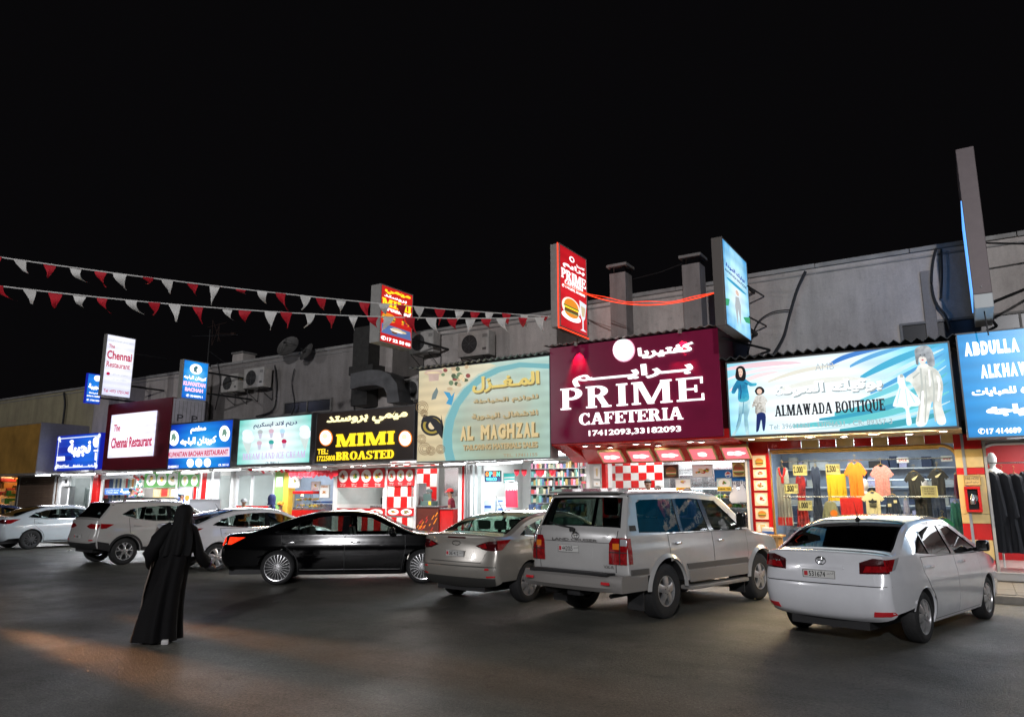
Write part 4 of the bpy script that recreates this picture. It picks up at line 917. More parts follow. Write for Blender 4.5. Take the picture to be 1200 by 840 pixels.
# recessed dark windows and ledges above the signs
for (x0, x1, z0, z1) in ((-31.9, -30.2, 4.55, 5.15), (-20.6, -18.3, 4.62, 5.0), (-1.0, 3.2, 4.95, 5.35)):
    g = M(); g.box(x0, x1, WY-.012, WY-.004, z0, z1); fr = g.build('window', mat('dim window', (.03, .03, .032), .25), B)
    g = M(); g.box(x0-.05, x1+.05, WY-.06, WY-.013, z1, z1+.05); g.box(x0-.05, x1+.05, WY-.09, WY-.013, z0-.05, z0)
    g.box(x0-.05, x0, WY-.06, WY-.013, z0, z1); g.box(x1, x1+.05, WY-.06, WY-.013, z0, z1); g.box((x0+x1)/2-.02, (x0+x1)/2+.02, WY-.04, WY-.013, z0, z1); g.build('frame', MT['conc'], fr)
g = M(); g.bbox(-4.3, 3.2, WY-.35, WY-.001, 4.72, 4.80, .01); g.build('ledge', MT['conc'], B)
for xx in (-25.0, -17.3, -.45, 1.7):
    g = M(); g.bbox(xx-.11, xx+.11, WY-.07, WY-.001, 3.3, 6.5, .02); g.build('pilaster', MT['plaster_d'], B)

# chimneys on the roof
def chimney(x, y, w, z0, z1, label):
    T = thing('chimney', label, 'chimney', (x, y, 0), 0, 'flat-capped roof chimneys')
    g = M(); g.bbox(-w/2, w/2, -w/2, w/2, z0, z1-.24, .01); g.build('shaft', MT['plaster_d'], T)
    g = M(); [g.box(sx*(w/2-.05)-.03, sx*(w/2-.05)+.03, sy*(w/2-.05)-.03, sy*(w/2-.05)+.03, z1-.24, z1-.08) for sx in (1, -1) for sy in (1, -1)]
    g.box(-w/2+.1, w/2-.1, -w/2+.1, w/2-.1, z1-.24, z1-.09); g.build('vent_opening', MT['black_gloss'], T)
    g = M(); g.bbox(-w/2-.06, w/2+.06, -w/2-.06, w/2+.06, z1-.08, z1, .02); g.build('cap', MT['conc'], T)
chimney(-7.42, 17.2, .45, 5.6, 7.75, 'square chimney nearer the red blade sign')
chimney(-5.45, 17.2, .45, 5.6, 7.65, 'square chimney beside the pale blue blade sign')
chimney(-17.3, 18.6, .45, 6.1, 7.5, 'dark chimney behind the dish at the parapet')
def water_tank(x, y, z): 
    T = thing('roof_vent', 'pale boxy vent head behind the blue restaurant blade sign', 'vent', (x, y, z))
    g = M(); g.bbox(-.32, .32, -.3, .3, 0, .55, .03); g.build('housing', MT['plaster'], T); g = M(); g.bbox(-.36, .36, -.34, .34, .552, .62, .02); g.build('cap', MT['conc'], T)
water_tank(-24.0, 18.2, 6.7)
tube = M(); tube.tube([(-7.1, 17.25, 7.35), (-6.3, 17.2, 7.40), (-5.7, 17.25, 7.55)], .012, 5); tag(tube.build('roof_cable', MT['trim']), 'thin cable strung between the two square chimneys', 'cable')
# dark service riser and exhaust duct by the blade sign
T = thing('exhaust_duct', 'sheet metal kitchen exhaust duct bending over the black sign', 'duct', (0, 0, 0))
g = M(); g.bbox(-16.85, -16.15, 16.95, 17.49, 4.6, 7.2, .02); g.bbox(-16.95, -15.9, 16.9, 17.49, 5.6, 5.9, .02); g.build('riser', mat('sooty steel', (.06, .058, .055), .6, .5, noise=.4), T)
g = M(); pts = []
g.loft([[(a, b, c) for a, b, c in [(x, 16.35, z), (x, 17.0, z), (x, 17.0, z+.48), (x, 16.35, z+.48)]] for x, z in ((-16.3, 5.05), (-15.6, 5.10))])
g.loft([[(x+.0*i, 16.35, z), (x, 17.0, z), (x+dx, 17.0, z+dz), (x+dx, 16.35, z+dz)] for i, (x, z, dx, dz) in enumerate([(-15.6, 5.10, 0, .48), (-15.2, 5.08, .05, .47), (-14.9, 4.98, .22, .40), (-14.78, 4.8, .40, .26), (-14.74, 4.5, .48, 0)])])
g.build('elbow', mat('duct steel', (.16, .16, .165), .5, .7, noise=.3, nscale=4), T, smooth=True)

# air conditioners
def ac_unit(x, z, label, y=17.1, w=.95, h=.66, rz=0, vent=1):
    T = thing('air_conditioner', label, 'air conditioner', (x, y, z), rz, 'outdoor air conditioner units on the upper wall')
    g = M(); g.bbox(-w/2, w/2, -.18, .18, 0, h, .02); g.build('housing', MT['ac'], T, smooth=True)
    g = M(); cx = -w*.12; r = h*.38
    for i in range(7): g.tube([(cx+r*(i+1)/7*math.cos(t), -.19, h/2+r*(i+1)/7*math.sin(t)) for t in [2*PI*j/24 for j in range(24)]], .005, 4, close=True)
    for j in range(8): g.tube([(cx, -.19, h/2), (cx+r*math.cos(PI*j/4), -.19, h/2+r*math.sin(PI*j/4))], .005, 4)
    g.build('grille', MT['ac_dark'], T)
    g = M(); g.lathe([(.001, -.183), (r, -.183)], 24, c=(cx, 0, h/2), axis='y', cap=False); g.build('fan_opening', mat('fan dark', (.02, .02, .02), .6), T)
    g = M(); [g.box(w*.30, w*.46, -.184, -.18, h*.72+i*.02, h*.72+i*.02+.01) for i in range(5)]; g.box(w*.30, w*.42, -.184, -.18, h*.2, h*.3); g.build('label_plate', MT['ac_dark'], T)
    g = M()
    for s in (-1, 1): g.tube([(s*w*.36, .38, -.03), (s*w*.36, -.25, -.03), (s*w*.36, .38, -.42), (s*w*.36, .38, -.03)], .016, 4)
    g.build('bracket', MT['trim'], T)
MT['ac'] = mat('ac casing', (.50, .48, .45), .5, noise=.3, nscale=5); MT['ac_dark'] = mat('ac grille', (.10, .10, .10), .5)
ac_unit(-23.05, 5.55, 'boxy air conditioner left of the pair above the blue and green signs')
ac_unit(-21.7, 5.6, 'boxy air conditioner right of the pair, nearest the dish', w=1.1, h=.72)
ac_unit(-13.95, 6.05, 'air conditioner just right of the red and yellow blade sign')
ac_unit(-12.0, 5.75, 'air conditioner above the beige sign, under the flags', w=1.1, h=.72)
ac_unit(-14.2, 4.62, 'lower air conditioner half hidden at the corner of the beige sign', w=.9)

# satellite dishes
def dish(x, y, z, r, rz, tilt, label):
    T = thing('satellite_dish', label, 'satellite dish', (x, y, z), rz, 'satellite dishes above the ice cream sign')
    g = M(); P = []
    prof = [(r*i/8, -.28*r*(i/8)**2) for i in range(9)]; m = Matrix.Rotation(tilt, 4, 'X')
    q = M(); q.lathe([(max(a, .002), b) for a, b in prof]+[(r, -.28*r-.012), (r*.6, -.28*r*.36+.02)], 30, axis='y'); g.add([(m @ Vector(v))[:] for v in q.v], q.f)
    g.build('reflector_dish', mat('dish mesh', (.13, .125, .12), .6, .3, noise=.3), T, smooth=True)
    g = M(); tip = m @ Vector((0, -.8*r, 0))
    for a in (0, 2.1, 4.2): g.tube([m @ Vector((r*.97*math.cos(a), -.28*r, r*.97*math.sin(a))), tip], .008, 4)
    g.lathe([(.03, -.05), (.03, .06)], 8, c=tip[:], axis='y'); g.build('feed_arm', MT['trim'], T)
    return T
d1 = dish(-19.9, 16.95, 6.85, .42, .2, -.45, 'larger round satellite dish on braced legs above the ice cream sign')
d2 = dish(-19.15, 17.15, 6.62, .34, -.25, -.45, 'smaller satellite dish overlapping the larger one')
g = M()
for a, b in (((-19.9, 17.1, 6.7), (-20.0, 17.3, 5.0)), ((-19.9, 17.1, 6.7), (-19.3, 17.3, 5.2)), ((-19.3, 17.1, 6.3), (-20.0, 17.3, 5.0)), ((-19.3, 17.1, 6.4), (-19.5, 17.3, 5.2)), ((-20.5, 17.3, 6.3), (-18.9, 17.3, 6.5)), ((-19.4, 17.2, 5.75), (-18.0, 17.2, 5.6))):
    g.tube([a, b], .022, 5)
g.bbox(-18.3, -18.0, 17.1, 17.3, 5.5, 5.7, .02)
g.build('mount', mat('rusty steel', (.10, .06, .05), .7, .4), d1)

# cables hanging on the wall
def wall_cable(pts, label, r=.022):
    P = catmull([(*p, 0) for p in pts], 6); g = M(); g.tube([p[:3] for p in P], r, 6)
    tag(g.build('cable', MT['cable'], smooth=True), label, 'cable', 'dark cables hanging down the upper wall')
MT['cable'] = mat('black cable', (.02, .02, .022), .6)
def wc(pix, y=17.38):
    out = []
    for a, b in pix:
        X, Z = at_y(a, b, y); out.append((X, y, Z))
    return out
wall_cable(wc([(944, 318), (934, 340), (925, 370), (918, 395), (905, 418)]), 'thick dark cable bundle falling from the parapet behind the boutique sign', .035)
wall_cable(wc([(926, 363), (905, 366), (888, 378), (880, 400), (876, 415)]), 'thin cable branching off the bundle towards the pale blade sign', .016)
wall_cable(wc([(1097, 291), (1093, 310), (1092, 335), (1097, 355), (1108, 370), (1113, 385)]), 'dark cable looping down the wall beside the tall brown blade sign', .028)
wall_cable(wc([(1103, 292), (1104, 320), (1103, 350)]), 'short straight cable beside the looping one', .022)
wall_cable(wc([(75, 460), (76, 475), (73, 500)]), 'dark cable on the yellowish wall at the far end', .05)
wall_cable(wc([(345, 432), (342, 450), (345, 475), (338, 492)]), 'thin cable hanging below the satellite dish', .02)
wall_cable(wc([(255, 425), (258, 450), (252, 480)]), 'cable left of the two boxy air conditioners', .02)
wall_cable(wc([(322, 428), (324, 455), (320, 480), (300, 488)]), 'cable right of the two boxy air conditioners', .03)
g = M()
for a, b in (((876, 335), (895, 347)), ((877, 371), (898, 382))):
    (x0, z0), (x1, z1) = at_y(*a, 16.3), at_y(*b, 17.45); g.tube([(x0, 16.3, z0), (x1, 17.45, z1)], .02, 5)
(x0, z0), (x1, z1) = at_y(846, 396, 15.5), at_y(902, 410, 17.45); g.tube([(x0, 15.5, z0), (x1, 17.45, z1)], .03, 5)
BRACE_BOUT = g
T = thing('antenna_mast', 'thin rooftop aerial mast with crossbars behind the white blade sign', 'antenna', (-26.0, 18.0, 6.6))
g = M(); g.tube([(0, 0, -1.6), (0, 0, 1.9)], .03, 6); g.tube([(-1.2, 0, 1.75), (1.8, 0, 1.45)], .02, 5); g.tube([(0, 0, 1.0), (2.2, 0, -.2)], .015, 5); g.build('mast', MT['trim'], T)
# ------------------------------------------------------------------ signs
FY = 16.0     # plane of the big fascia signs
MT['case'] = mat('sign casing', (.10, .10, .105), .45, .4); MT['case_l'] = mat('pale sign casing', (.36, .35, .33), .45, .3, noise=.2)
WHT = glow('lit white', (1, 1, 1), 1.6); WHT2 = glow('lit soft white', (.85, .92, 1.0), 1.0); OFFW = glow('lit warm white', (1, .95, .85), 1.0)
YEL = glow('lit yellow', (1, .72, .02), 1.25); REDL = glow('lit red print', (.62, .01, .05), .75); BLK = glow('dark print', (.012, .012, .02), .3); NAVY = glow('navy print', (.01, .03, .18), .6)
BLUED = glow('deep blue print', (.01, .03, .40), .8); CYAN = glow('cyan print', (.05, .42, .66), .85); TEAL = glow('teal print', (.05, .45, .42), .8); PINKL = glow('pale pink print', (.80, .55, .66), .8)
ORNG = glow('orange print', (.95, .33, .03), .9); BROWN = glow('brown print', (.30, .12, .04), .5); GREENP = glow('green print', (.08, .30, .06), .6); CREAM = glow('cream print', (.85, .68, .42), .8)
SKIN = glow('pale skin print', (.85, .60, .48), .9); GREYP = glow('grey print', (.55, .60, .62), .8); PALEB = glow('pale blue print', (.45, .72, .85), 1.0)

class Sign:
    """front = local -y; x right, z up; origin at the lower left corner of the face"""
    def __init__(s, name, label, x0, x1, z0, z1, y=FY, depth=.3, facem=None, border=.05, case=None, rz=0, flush=.0, group=None, cat='sign', backlit_back=False):
        s.w = x1-x0; s.h = z1-z0; s.x0 = x0; s.z0 = z0; s.y = y; s.rz = rz
        s.T = thing(name, label, cat, (x0, y, z0) if not rz else (y, x0, z0), rz, group)
        case = case or MT['case']; b = border
        g = M(); g.bbox(0, s.w, .012, depth, 0, s.h, .008); s.case = g.build('casing', case, s.T)
        if b:
            for (a0, a1, c0, c1) in ((0, s.w, 0, b), (0, s.w, s.h-b, s.h), (0, b, b+.001, s.h-b-.001), (s.w-b, s.w, b+.001, s.h-b-.001)):
                g = M(); g.bbox(a0+.001, a1-.001, -.012, .0115, c0, c1, .004); g.build('edge_trim', case, s.T)
        g = M(); bb = max(b-.004, .002); g.box(bb, s.w-bb, 0, .0115, bb, s.h-bb); s.face = g.build('face_panel', facem, s.T)
    def L(s, px, py):
        if s.rz: a, z = at_x(px, py, s.y)
        else: a, z = at_y(px, py, s.y)
        return (a-s.x0, z-s.z0)
    def t(s, txt, xa, yb, xc, yd, m, **k):
        a, b = s.L(xa, yb); c, d = s.L(xc, yd); return write(txt, a, b, c, d, m, s.T, **k)
    def slab(s, txt, xa, yb, xc, yd, m, **k):
        a, b = s.L(xa, yb); c, d = s.L(xc, yd); return slab_write(txt, a, b, c, d, m, s.T, **k)
    def f(s, txt, u0, v0, u1, v1, m, **k):   # in fractions of the face
        return write(txt, u0*s.w, v0*s.h, u1*s.w, v1*s.h, m, s.T, **k)
    def fs(s, txt, u0, v0, u1, v1, m, **k): return slab_write(txt, u0*s.w, v0*s.h, u1*s.w, v1*s.h, m, s.T, **k)
    def poly(s, pts, m, name='printed_shape', y=-.004, px=True, th=.003, sm=False):
        if sm: q = pts[-2:]+pts+pts[:2]; pts = catmull([(a, b, 0) for a, b in q], 4)[8:-8]; pts = [(a, b) for a, b, _ in pts][:-1]
        P = [s.L(*p) if px else (p[0]*s.w, p[1]*s.h) for p in pts]
        P = [(min(max(a, .01), s.w-.01), min(max(b, .01), s.h-.01)) for a, b in P]
        g = M(); g.prism(P, y, y+th); return g.build(name, m, s.T)
    def disc(s, px, py, rx, ry, m, name='printed_disc', y=-.004, pxm=True, n=24):
        if pxm: pts = ell(px, py, rx, ry, n)
        else: pts = ell(px, py, rx, ry, n)
        return s.poly(pts, m, name, y, pxm)
def crop(ox, oy, s, pts): return [(ox+a/s, oy+b/s) for a, b in pts]

def food(s, cx, cy, r, seed, px=True, mats=None, y=-.007, ry=None):
    """a dish printed on a sheet: plate, heap and garnish"""
    rnd = random.Random(seed); ry = ry or r
    mats = mats or [ORNG, BROWN, GREENP, CREAM, REDL, YEL]
    g = M(); k = 0
    P = lambda a, b: s.L(a, b) if px else (a*s.w, b*s.h)
    def el(ox, oy, rx, rz_, kk, yy):
        pts = [P(cx+ox+rx*math.cos(t), cy+oy+rz_*math.sin(t)) for t in [2*PI*i/12 for i in range(12)]]
        g.prism(pts, yy, None, kk)
    for i in range(11):
        a = rnd.uniform(0, 2*PI); d = rnd.uniform(0, .55); el(r*d*math.cos(a), ry*d*math.sin(a), r*rnd.uniform(.16, .38), ry*rnd.uniform(.14, .32), rnd.randrange(len(mats)), y-.0006*i)
    return g.build('printed_food', mats, s.T, recalc=False)
def burger(s, cx, cy, rx, ry, px=True, y=-.008, mm=None):
    P = lambda a, b: s.L(a, b) if px else (a*s.w, b*s.h)
    sg = -1 if px else 1
    g = M(); mats = mm or [CREAM, ORNG, GREENP, BROWN, YEL]
    top = [P(cx+rx*math.cos(t), cy+sg*(ry*.15+ry*.8*math.sin(t))) for t in [PI*i/12 for i in range(13)]]; g.prism(top, y, None, 1)
    for i, (z0, z1, k, w) in enumerate(((.02, .16, 2, 1.08), (-.14, .04, 4, .98), (-.40, -.12, 3, .96), (-.5, -.38, 2, 1.0))):
        pts = [P(cx-rx*w, cy+sg*ry*z0), P(cx+rx*w, cy+sg*ry*z0), P(cx+rx*w*.97, cy+sg*ry*z1), P(cx-rx*w*.97, cy+sg*ry*z1)]; g.prism(pts, y-.0008*(i+1), None, k)
    pts = [P(cx-rx*.94, cy-sg*ry*.46)]+[P(cx+rx*.94*math.cos(t), cy+sg*(-ry*.5+ry*.45*math.sin(t))) for t in [PI+PI*i/10 for i in range(11)]]; g.prism(pts[1:], y, None, 1)
    return g.build('printed_burger', mats, s.T, recalc=False)
def awning(T, x0, x1, z, y0=FY-.12, y1=17.45, m=None, rise=.12, per=.2, amp=.03):
    """corrugated sheet laid over a sign, sloping back to the wall"""
    n = int((x1-x0)/per*4); V = []; fs = []
    for i in range(n+1):
        x = x0+(x1-x0)*i/n; w = amp*math.sin(i*PI/2); V += [(x, y0, z+w), (x, y1, z+rise+w), (x, y1, z+rise+w-.012), (x, y0, z+w-.012)]
    for i in range(n):
        for j in range(4): fs.append((i*4+j, i*4+(j+1) % 4, i*4+4+(j+1) % 4, i*4+4+j))
    g = M(); g.add(V, fs); return g.build('corrugated_cover', m, T)

LOC = lambda s, x0, x1: (x0-s.x0, x1-s.x0)
def cover(s, m, ext=(0, 0), rise=.12, amp=.03, z=.06):
    o = awning(s.T, -ext[0], s.w+ext[1], s.h+z, -.14, 17.45-s.y, m, rise, amp=amp)
MT['sheet'] = mat('corrugated sheet', (.34, .36, .35), .5, .4, noise=.3, nscale=3); MT['sheet_d'] = mat('dark corrugated sheet', (.07, .07, .07), .6, .3, noise=.4)
MT['sheet_g'] = mat('greenish sheet', (.20, .28, .24), .5, .3, noise=.3)

# dim box sign at the far end
X = -33.5; Ya, za = at_x(41, 555, X); Yb, zb = at_x(72, 556, X); zt = at_x(41, 494, X)[1]
T = thing('box_sign', 'unlit brown box sign with a grey metal side at the far end', 'sign', (X, Ya, za))
g = M(); g.bbox(-6, 0, .02, 2.2, 0, zt-za, .01); g.build('casing', mat('zinc panel', (.30, .30, .31), .5, .5, noise=.15), T)
g = M(); g.box(-5.95, -.04, 0, .019, .04, zt-za-.04); g.build('face_panel', mat('brown gold sheet with faint glow', (.26, .14, .03), .5, noise=.6, nscale=.5, emit=.22), T)  # sign is unlit; the sheet's faint emission stands in for light on it

# blue sign of the first shop
x0, z0 = at_y(63, 551.5, FY); x1, z1 = at_y(120, 506.5, FY)
s = Sign('shop_sign', 'blue backlit sign with large white Arabic word and ornamental white border', x0, x1-.03, z0, z1, facem=backlit('blue print', [(0, (.02, .16, .75)), (.6, (.012, .08, .60)), (1, (.01, .04, .42))], (2.6, .8), 2.0, 1.0), case=glow('blue edge', (.01, .02, .45), .7), border=.04)
s.t('نجيبة', 79, 536, 107.5, 513.5, WHT, bold=.05)
s.disc(112.4, 518, 3.4, 6.2, WHT); s.poly([(110, 527), (115, 526.5), (115, 528.5), (110, 529)], WHT); s.poly([(111.5, 530), (113, 530), (113, 539), (111, 539)], WHT)
s.poly([(66.5, 535), (76, 534.6), (76, 539.5), (66.5, 540)], WHT); s.poly([(76.6, 534.6), (84, 534), (84, 539), (76.6, 539.4)], BLUED); s.poly([(67.5, 524.5), (80, 523.5), (80, 530.5), (67.5, 531.5)], BLUED)
for a, b in ((67, 81), (85.5, 97), (103, 111)): s.t('نجيبة للخياطة', a, 547.5, b, 543.8, WHT, bold=.03)
g = M(); fr = [(.16, .12), (s.w-.16, .12), (s.w-.16, s.h-.12), (.16, s.h-.12)]
g.tube([(a, -.006, b) for a, b in fr], .022, 4, close=True)
for a, b in fr:
    for k in range(3): g.lathe([(.10-.03*k, -.012), (.10-.03*k, -.004)], 8, c=(a+(.06 if a < 1 else -.06)*k, 0, b+(.06 if b < .5 else -.06)*k), axis='y')
g.build('ornamental_border', WHT2, s.T)

# maroon box with white panel
x0, z0 = at_y(119, 551, FY); x1, z1 = at_y(202, 465, FY)
MAROON = mat('maroon cladding', (.14, .012, .022), .35, noise=.15, nscale=2)
T = thing('shop_sign', 'tall maroon fascia box with a white lit restaurant panel', 'sign', (x0, FY, z0)); w, h = x1-x0, z1-z0
g = M(); g.bbox(0, w, .0, 1.48, 0, h, .01); g.build('casing', MAROON, T)
g = M(); g.box(w+.001, w+.012, .06, 1.44, .9, h-.04); pn = g.build('side_panel', mat('protective film', (.72, .70, .78), .4, noise=.25, nscale=3), T)
for i in range(2):
    for j in range(1):
        o = write('P', 0, 0, .26, .26, mat('film print', (.08, .08, .10), .5), pn, 'lettering', y=0, bold=.01)
        o.location = (w+.016, .25+.6*i, 1.75); o.rotation_euler = (0, 0, PI/2)
g = M()
for i in range(8): g.box(w+.012, w+.014, .14+i*.16, .15+i*.16, .95, h-.1)
g.build('panel_joint', MT['case'], T)
xa, za = at_y(127.3, 536.5, FY); xb, zb = at_y(184.5, 481, FY)
ps = Sign.__new__(Sign); ps.T = T; ps.x0, ps.z0, ps.y, ps.rz, ps.w, ps.h = x0, z0, FY, 0, w, h
g = M(); g.box(xa-x0, xb-x0, -.05, -.001, za-z0, zb-z0); fp = g.build('face_panel', backlit('white print', [(0, (.95, .93, 1)), (.7, (.85, .84, .98)), (1, (.6, .62, .9))], ((xa+xb)/2-x0, (za+zb)/2-z0), 1.9, 1.25), T)
REDS = glow('raspberry print', (.55, .02, .09), .9)
ps.t('The', 134.6, 506, 143, 497, REDS, y=-.056, bold=.02); 
ps.t('Chennai Restaurant', 131.4, 525.6, 180.3, 509.5, REDS, y=-.056, bold=.03)
ps.t('مطعم تشناي للوجبات', 136, 492.8, 182.5, 487.8, REDS, y=-.056, bold=0); ps.t('C.R. 76542    Tel: +973 17251340', 131.5, 533, 178.6, 529.2, GREYP, y=-.056, bold=.01)

# blue restaurant sign
BLUEF = [(0, (.25, .75, .95)), (.35, (.02, .32, .85)), (.8, (.008, .07, .55)), (1, (.005, .03, .35))]
x0, z0 = at_y(195, 551, FY); x1, z1 = at_y(274.5, 490, FY)
s = Sign('shop_sign', 'blue backlit restaurant sign with white portrait medallions and three white discs', x0+.02, x1, z0, z1, facem=backlit('radial blue print', BLUEF, (2.0, .7), 2.4, 1.0, ax=(1, 0, 1.5)))
s.t('مطعم', 223, 508.5, 242, 498, WHT, bold=.05); s.t('كويتان الباجه', 211, 523.5, 254, 510, WHT, bold=.05)
s.poly([(196.5, 526), (269, 524), (269, 534.5), (196.5, 537)], glow('pale pink band', (.9, .72, .85), 1.0))
s.t('KUWAITAN BACHAH RESTAURANT', 197.5, 535.8, 268, 526, REDS, bold=.03, y=-.009)
for (a, b, rx, ry) in ((203.6, 513.2, 6.0, 9), (263.2, 507.8, 6.2, 9.2)):
    s.disc(a, b, rx, ry, WHT); s.poly([(a-3, b+4), (a-2, b-4), (a+1, b-6), (a+3, b-1), (a+1.5, b+5), (a, b+1)], glow('portrait green', (.25, .45, .35), .7), y=-.008)
for a in (223, 233, 243): s.disc(a, 542.3-(a-223)*.02, 4.1, 5.2, WHT)
s.t('33480911', 197, 548.6, 209, 545, WHT, bold=.02); s.t('CR. 2011-2', 256, 546, 268, 543, WHT, bold=.02)

# ice cream sign
x0, z0 = at_y(276, 546.3, FY); x1, z1 = at_y(368, 483.5, FY)
s = Sign('shop_sign', 'pale green backlit ice cream sign with dark Arabic line and white clouds', x0+.02, x1-.05, z0, z1, facem=backlit('mint print', [(0, (1, 1, 1)), (.45, (.75, .95, .95)), (.8, (.25, .68, .62)), (1, (.03, .40, .33))], (1.85, .75), 2.3, 1.05, noise=.25, ax=(1, 0, 1.25)))
s.t('دريم لاند ايسكريم', 297, 503, 348.6, 491.5, NAVY, bold=.03)
s.slab('DREAM LAND ICE CREAM', 284.5, 538.8, 358, 528, glow('lilac print', (.62, .50, .78), .95), w=.22, th=.004, skew=0)
s.t('CR. 78465 - 2', 311.4, 543.6, 327, 540.4, NAVY, bold=.01)
for i, (a, b, mm) in enumerate(((304, 521, PINKL), (305, 508, GREYP), (318, 507, PINKL), (318, 520, TEAL), (333, 519, REDS), (331, 507, PALEB))):
    s.disc(a, b-2, 3.0, 2.6, mm, 'printed_scoop'); s.poly([(a-2.4, b), (a+2.4, b), (a+1.1, b+6), (a-1.1, b+6)], glow('cup print', (.7, .7, .85), .8), 'printed_cup')
for a, b in ((290, 508), (357, 503)):
    s.disc(a, b, 6, 5, WHT2, 'printed_swirl'); s.disc(a+1, b+5, 7, 6, WHT2, 'printed_swirl', y=-.005); s.poly([(a-6, b+9), (a+6, b+7), (a+1, b+26)], glow('cone print', (.75, .88, .85), .8), 'printed_cone')

# yellow lettered black sign
x0, z0 = at_y(368, 543, FY); x1, z1 = at_y(487.3, 473.8, FY)
s = Sign('shop_sign', 'dark brown sign with glowing yellow slab letters and two round lamps', x0+.02, x1-.02, z0, z1, facem=mat('dark brown sheet', (.035, .018, .010), .35, noise=.3, nscale=2), border=.03)
s.t('ميمي بروستد', 383, 500.5, 478.6, 480.5, glow('lit pale yellow', (1, .88, .45), 1.5), bold=.05, y=-.03)
s.slab('MIMI', 394.3, 523.7, 462.9, 504.6, YEL, w=.26, sl=.16); s.slab('BROASTED', 394.3, 539.2, 462, 526.6, YEL, w=.24, sl=.15)
s.t('TEL:', 371.8, 532.5, 384.9, 525.3, YEL, bold=.03); s.t('17225808', 371.5, 540.4, 393, 533.2, YEL, bold=.03)
for a, b in ((382.3, 512.8), (475.3, 513.7)):
    s.disc(a, b, 7.9, 9.6, glow('amber rim', (1, .25, .03), 1.2), 'lamp_rim', y=-.014); s.disc(a, b, 6.6, 8.3, WHT, 'lamp_disc', y=-.024)
    s.disc(a-1, b-2, 3.2, 3.2, glow('faded rooster print', (1, .82, .55), 1.1), 'printed_shape', y=-.027)

# beige and teal tailoring sign
x0, z0 = at_y(487.3, 542, FY); x1, z1 = at_y(645, 415.7, FY)
s = Sign('shop_sign', 'large beige and teal sign of the tailoring shop with embossed gold lettering', x0+.02, x1-.01, z0, z1, depth=.4, facem=backlit('tan print', [(0, (.40, .33, .18)), (.3, (.42, .42, .27)), (.62, (.40, .56, .44)), (1, (.56, .82, .74))], (2.7, 1.0), 2.2, .68, noise=.45, nscale=1.5, ax=(1, 0, 1)), border=.025)
tan = backlit('cream print', [(0, (.74, .60, .34)), (.5, (.66, .54, .33)), (1, (.58, .54, .36))], (.5, 1.2), 1.6, .9, noise=.5, nscale=2)
C5 = lambda pts: crop(480, 400, 3.5, pts)
arc1 = [(150, 488), (140, 440), (138, 380), (150, 320), (178, 255), (222, 195), (285, 140), (360, 105), (450, 86), (574, 92)]
s.poly(C5([(37, 116), (200, 100), (330, 90)]+[(a-4, b-6) for a, b in reversed(arc1[1:8])]+[(146, 488), (28, 492)]), tan)
arc2 = [(188, 489), (176, 440), (174, 380), (184, 322), (208, 262), (250, 206), (306, 158), (375, 124), (455, 106), (574, 112)]
s.poly(C5(arc1+arc2[::-1]), glow('turquoise print', (.22, .56, .60), .65))
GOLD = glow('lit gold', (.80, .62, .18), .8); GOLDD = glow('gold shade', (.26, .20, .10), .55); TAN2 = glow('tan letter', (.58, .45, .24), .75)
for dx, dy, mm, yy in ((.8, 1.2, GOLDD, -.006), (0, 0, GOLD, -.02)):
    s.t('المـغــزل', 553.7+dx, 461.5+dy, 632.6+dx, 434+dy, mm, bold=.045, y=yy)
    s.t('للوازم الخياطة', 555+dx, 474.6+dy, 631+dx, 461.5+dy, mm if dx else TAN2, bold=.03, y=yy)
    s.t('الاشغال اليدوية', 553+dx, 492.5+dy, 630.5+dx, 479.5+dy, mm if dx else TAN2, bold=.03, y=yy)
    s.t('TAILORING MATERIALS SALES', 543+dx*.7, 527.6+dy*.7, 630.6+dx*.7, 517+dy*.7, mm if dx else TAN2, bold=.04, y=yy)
a, b = s.L(539.4, 516.4); c, d = s.L(632.2, 493.8)
CND = glow('pale gold', (.72, .55, .28), .85)
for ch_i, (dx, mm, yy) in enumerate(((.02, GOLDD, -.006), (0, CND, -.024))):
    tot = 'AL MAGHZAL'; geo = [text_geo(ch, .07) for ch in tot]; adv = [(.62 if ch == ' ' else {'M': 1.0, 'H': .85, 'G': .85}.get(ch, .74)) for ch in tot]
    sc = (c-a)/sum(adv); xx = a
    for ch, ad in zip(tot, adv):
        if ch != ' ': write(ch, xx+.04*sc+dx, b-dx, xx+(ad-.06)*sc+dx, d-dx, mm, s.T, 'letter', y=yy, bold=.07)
        xx += ad*sc
s.t('TEL. 17411155', 590, 535.6, 630, 530.2, glow('faint tan', (.42, .33, .2), .7), bold=.02)
s.disc(*C5([(98, 130)])[0], 11, 2.6, glow('spool rim print', (.60, .30, .22), .8)); s.disc(*C5([(98, 128)])[0], 8, 1.4, CREAM, y=-.0075)
s.poly(C5([(62, 128), (70, 118), (130, 116), (138, 126), (120, 134), (120, 160), (80, 164), (78, 136)]), glow('spool print', (.62, .45, .38), .8), y=-.0065)
rnd = random.Random(3)
for i in range(24):
    a, b = rnd.gauss(190, 24), rnd.gauss(150, 19)
    s.disc(*C5([(a, b)])[0], rnd.uniform(1.6, 3.4), rnd.uniform(1.4, 3), rnd.choice([glow('sage print', (.20, .30, .16), .6), glow('berry print', (.32, .07, .06), .7), CREAM, glow('sand print', (.60, .45, .28), .8), glow('olive print', (.10, .15, .07), .5)]), 'printed_button', y=-.0065-.0008*i)
s.poly(C5([(160, 236), (140, 205), (165, 210), (172, 225), (185, 208), (180, 235), (172, 262), (150, 255)]), glow('butterfly print', (.05, .35, .60), .8), 'printed_butterfly', y=-.008)
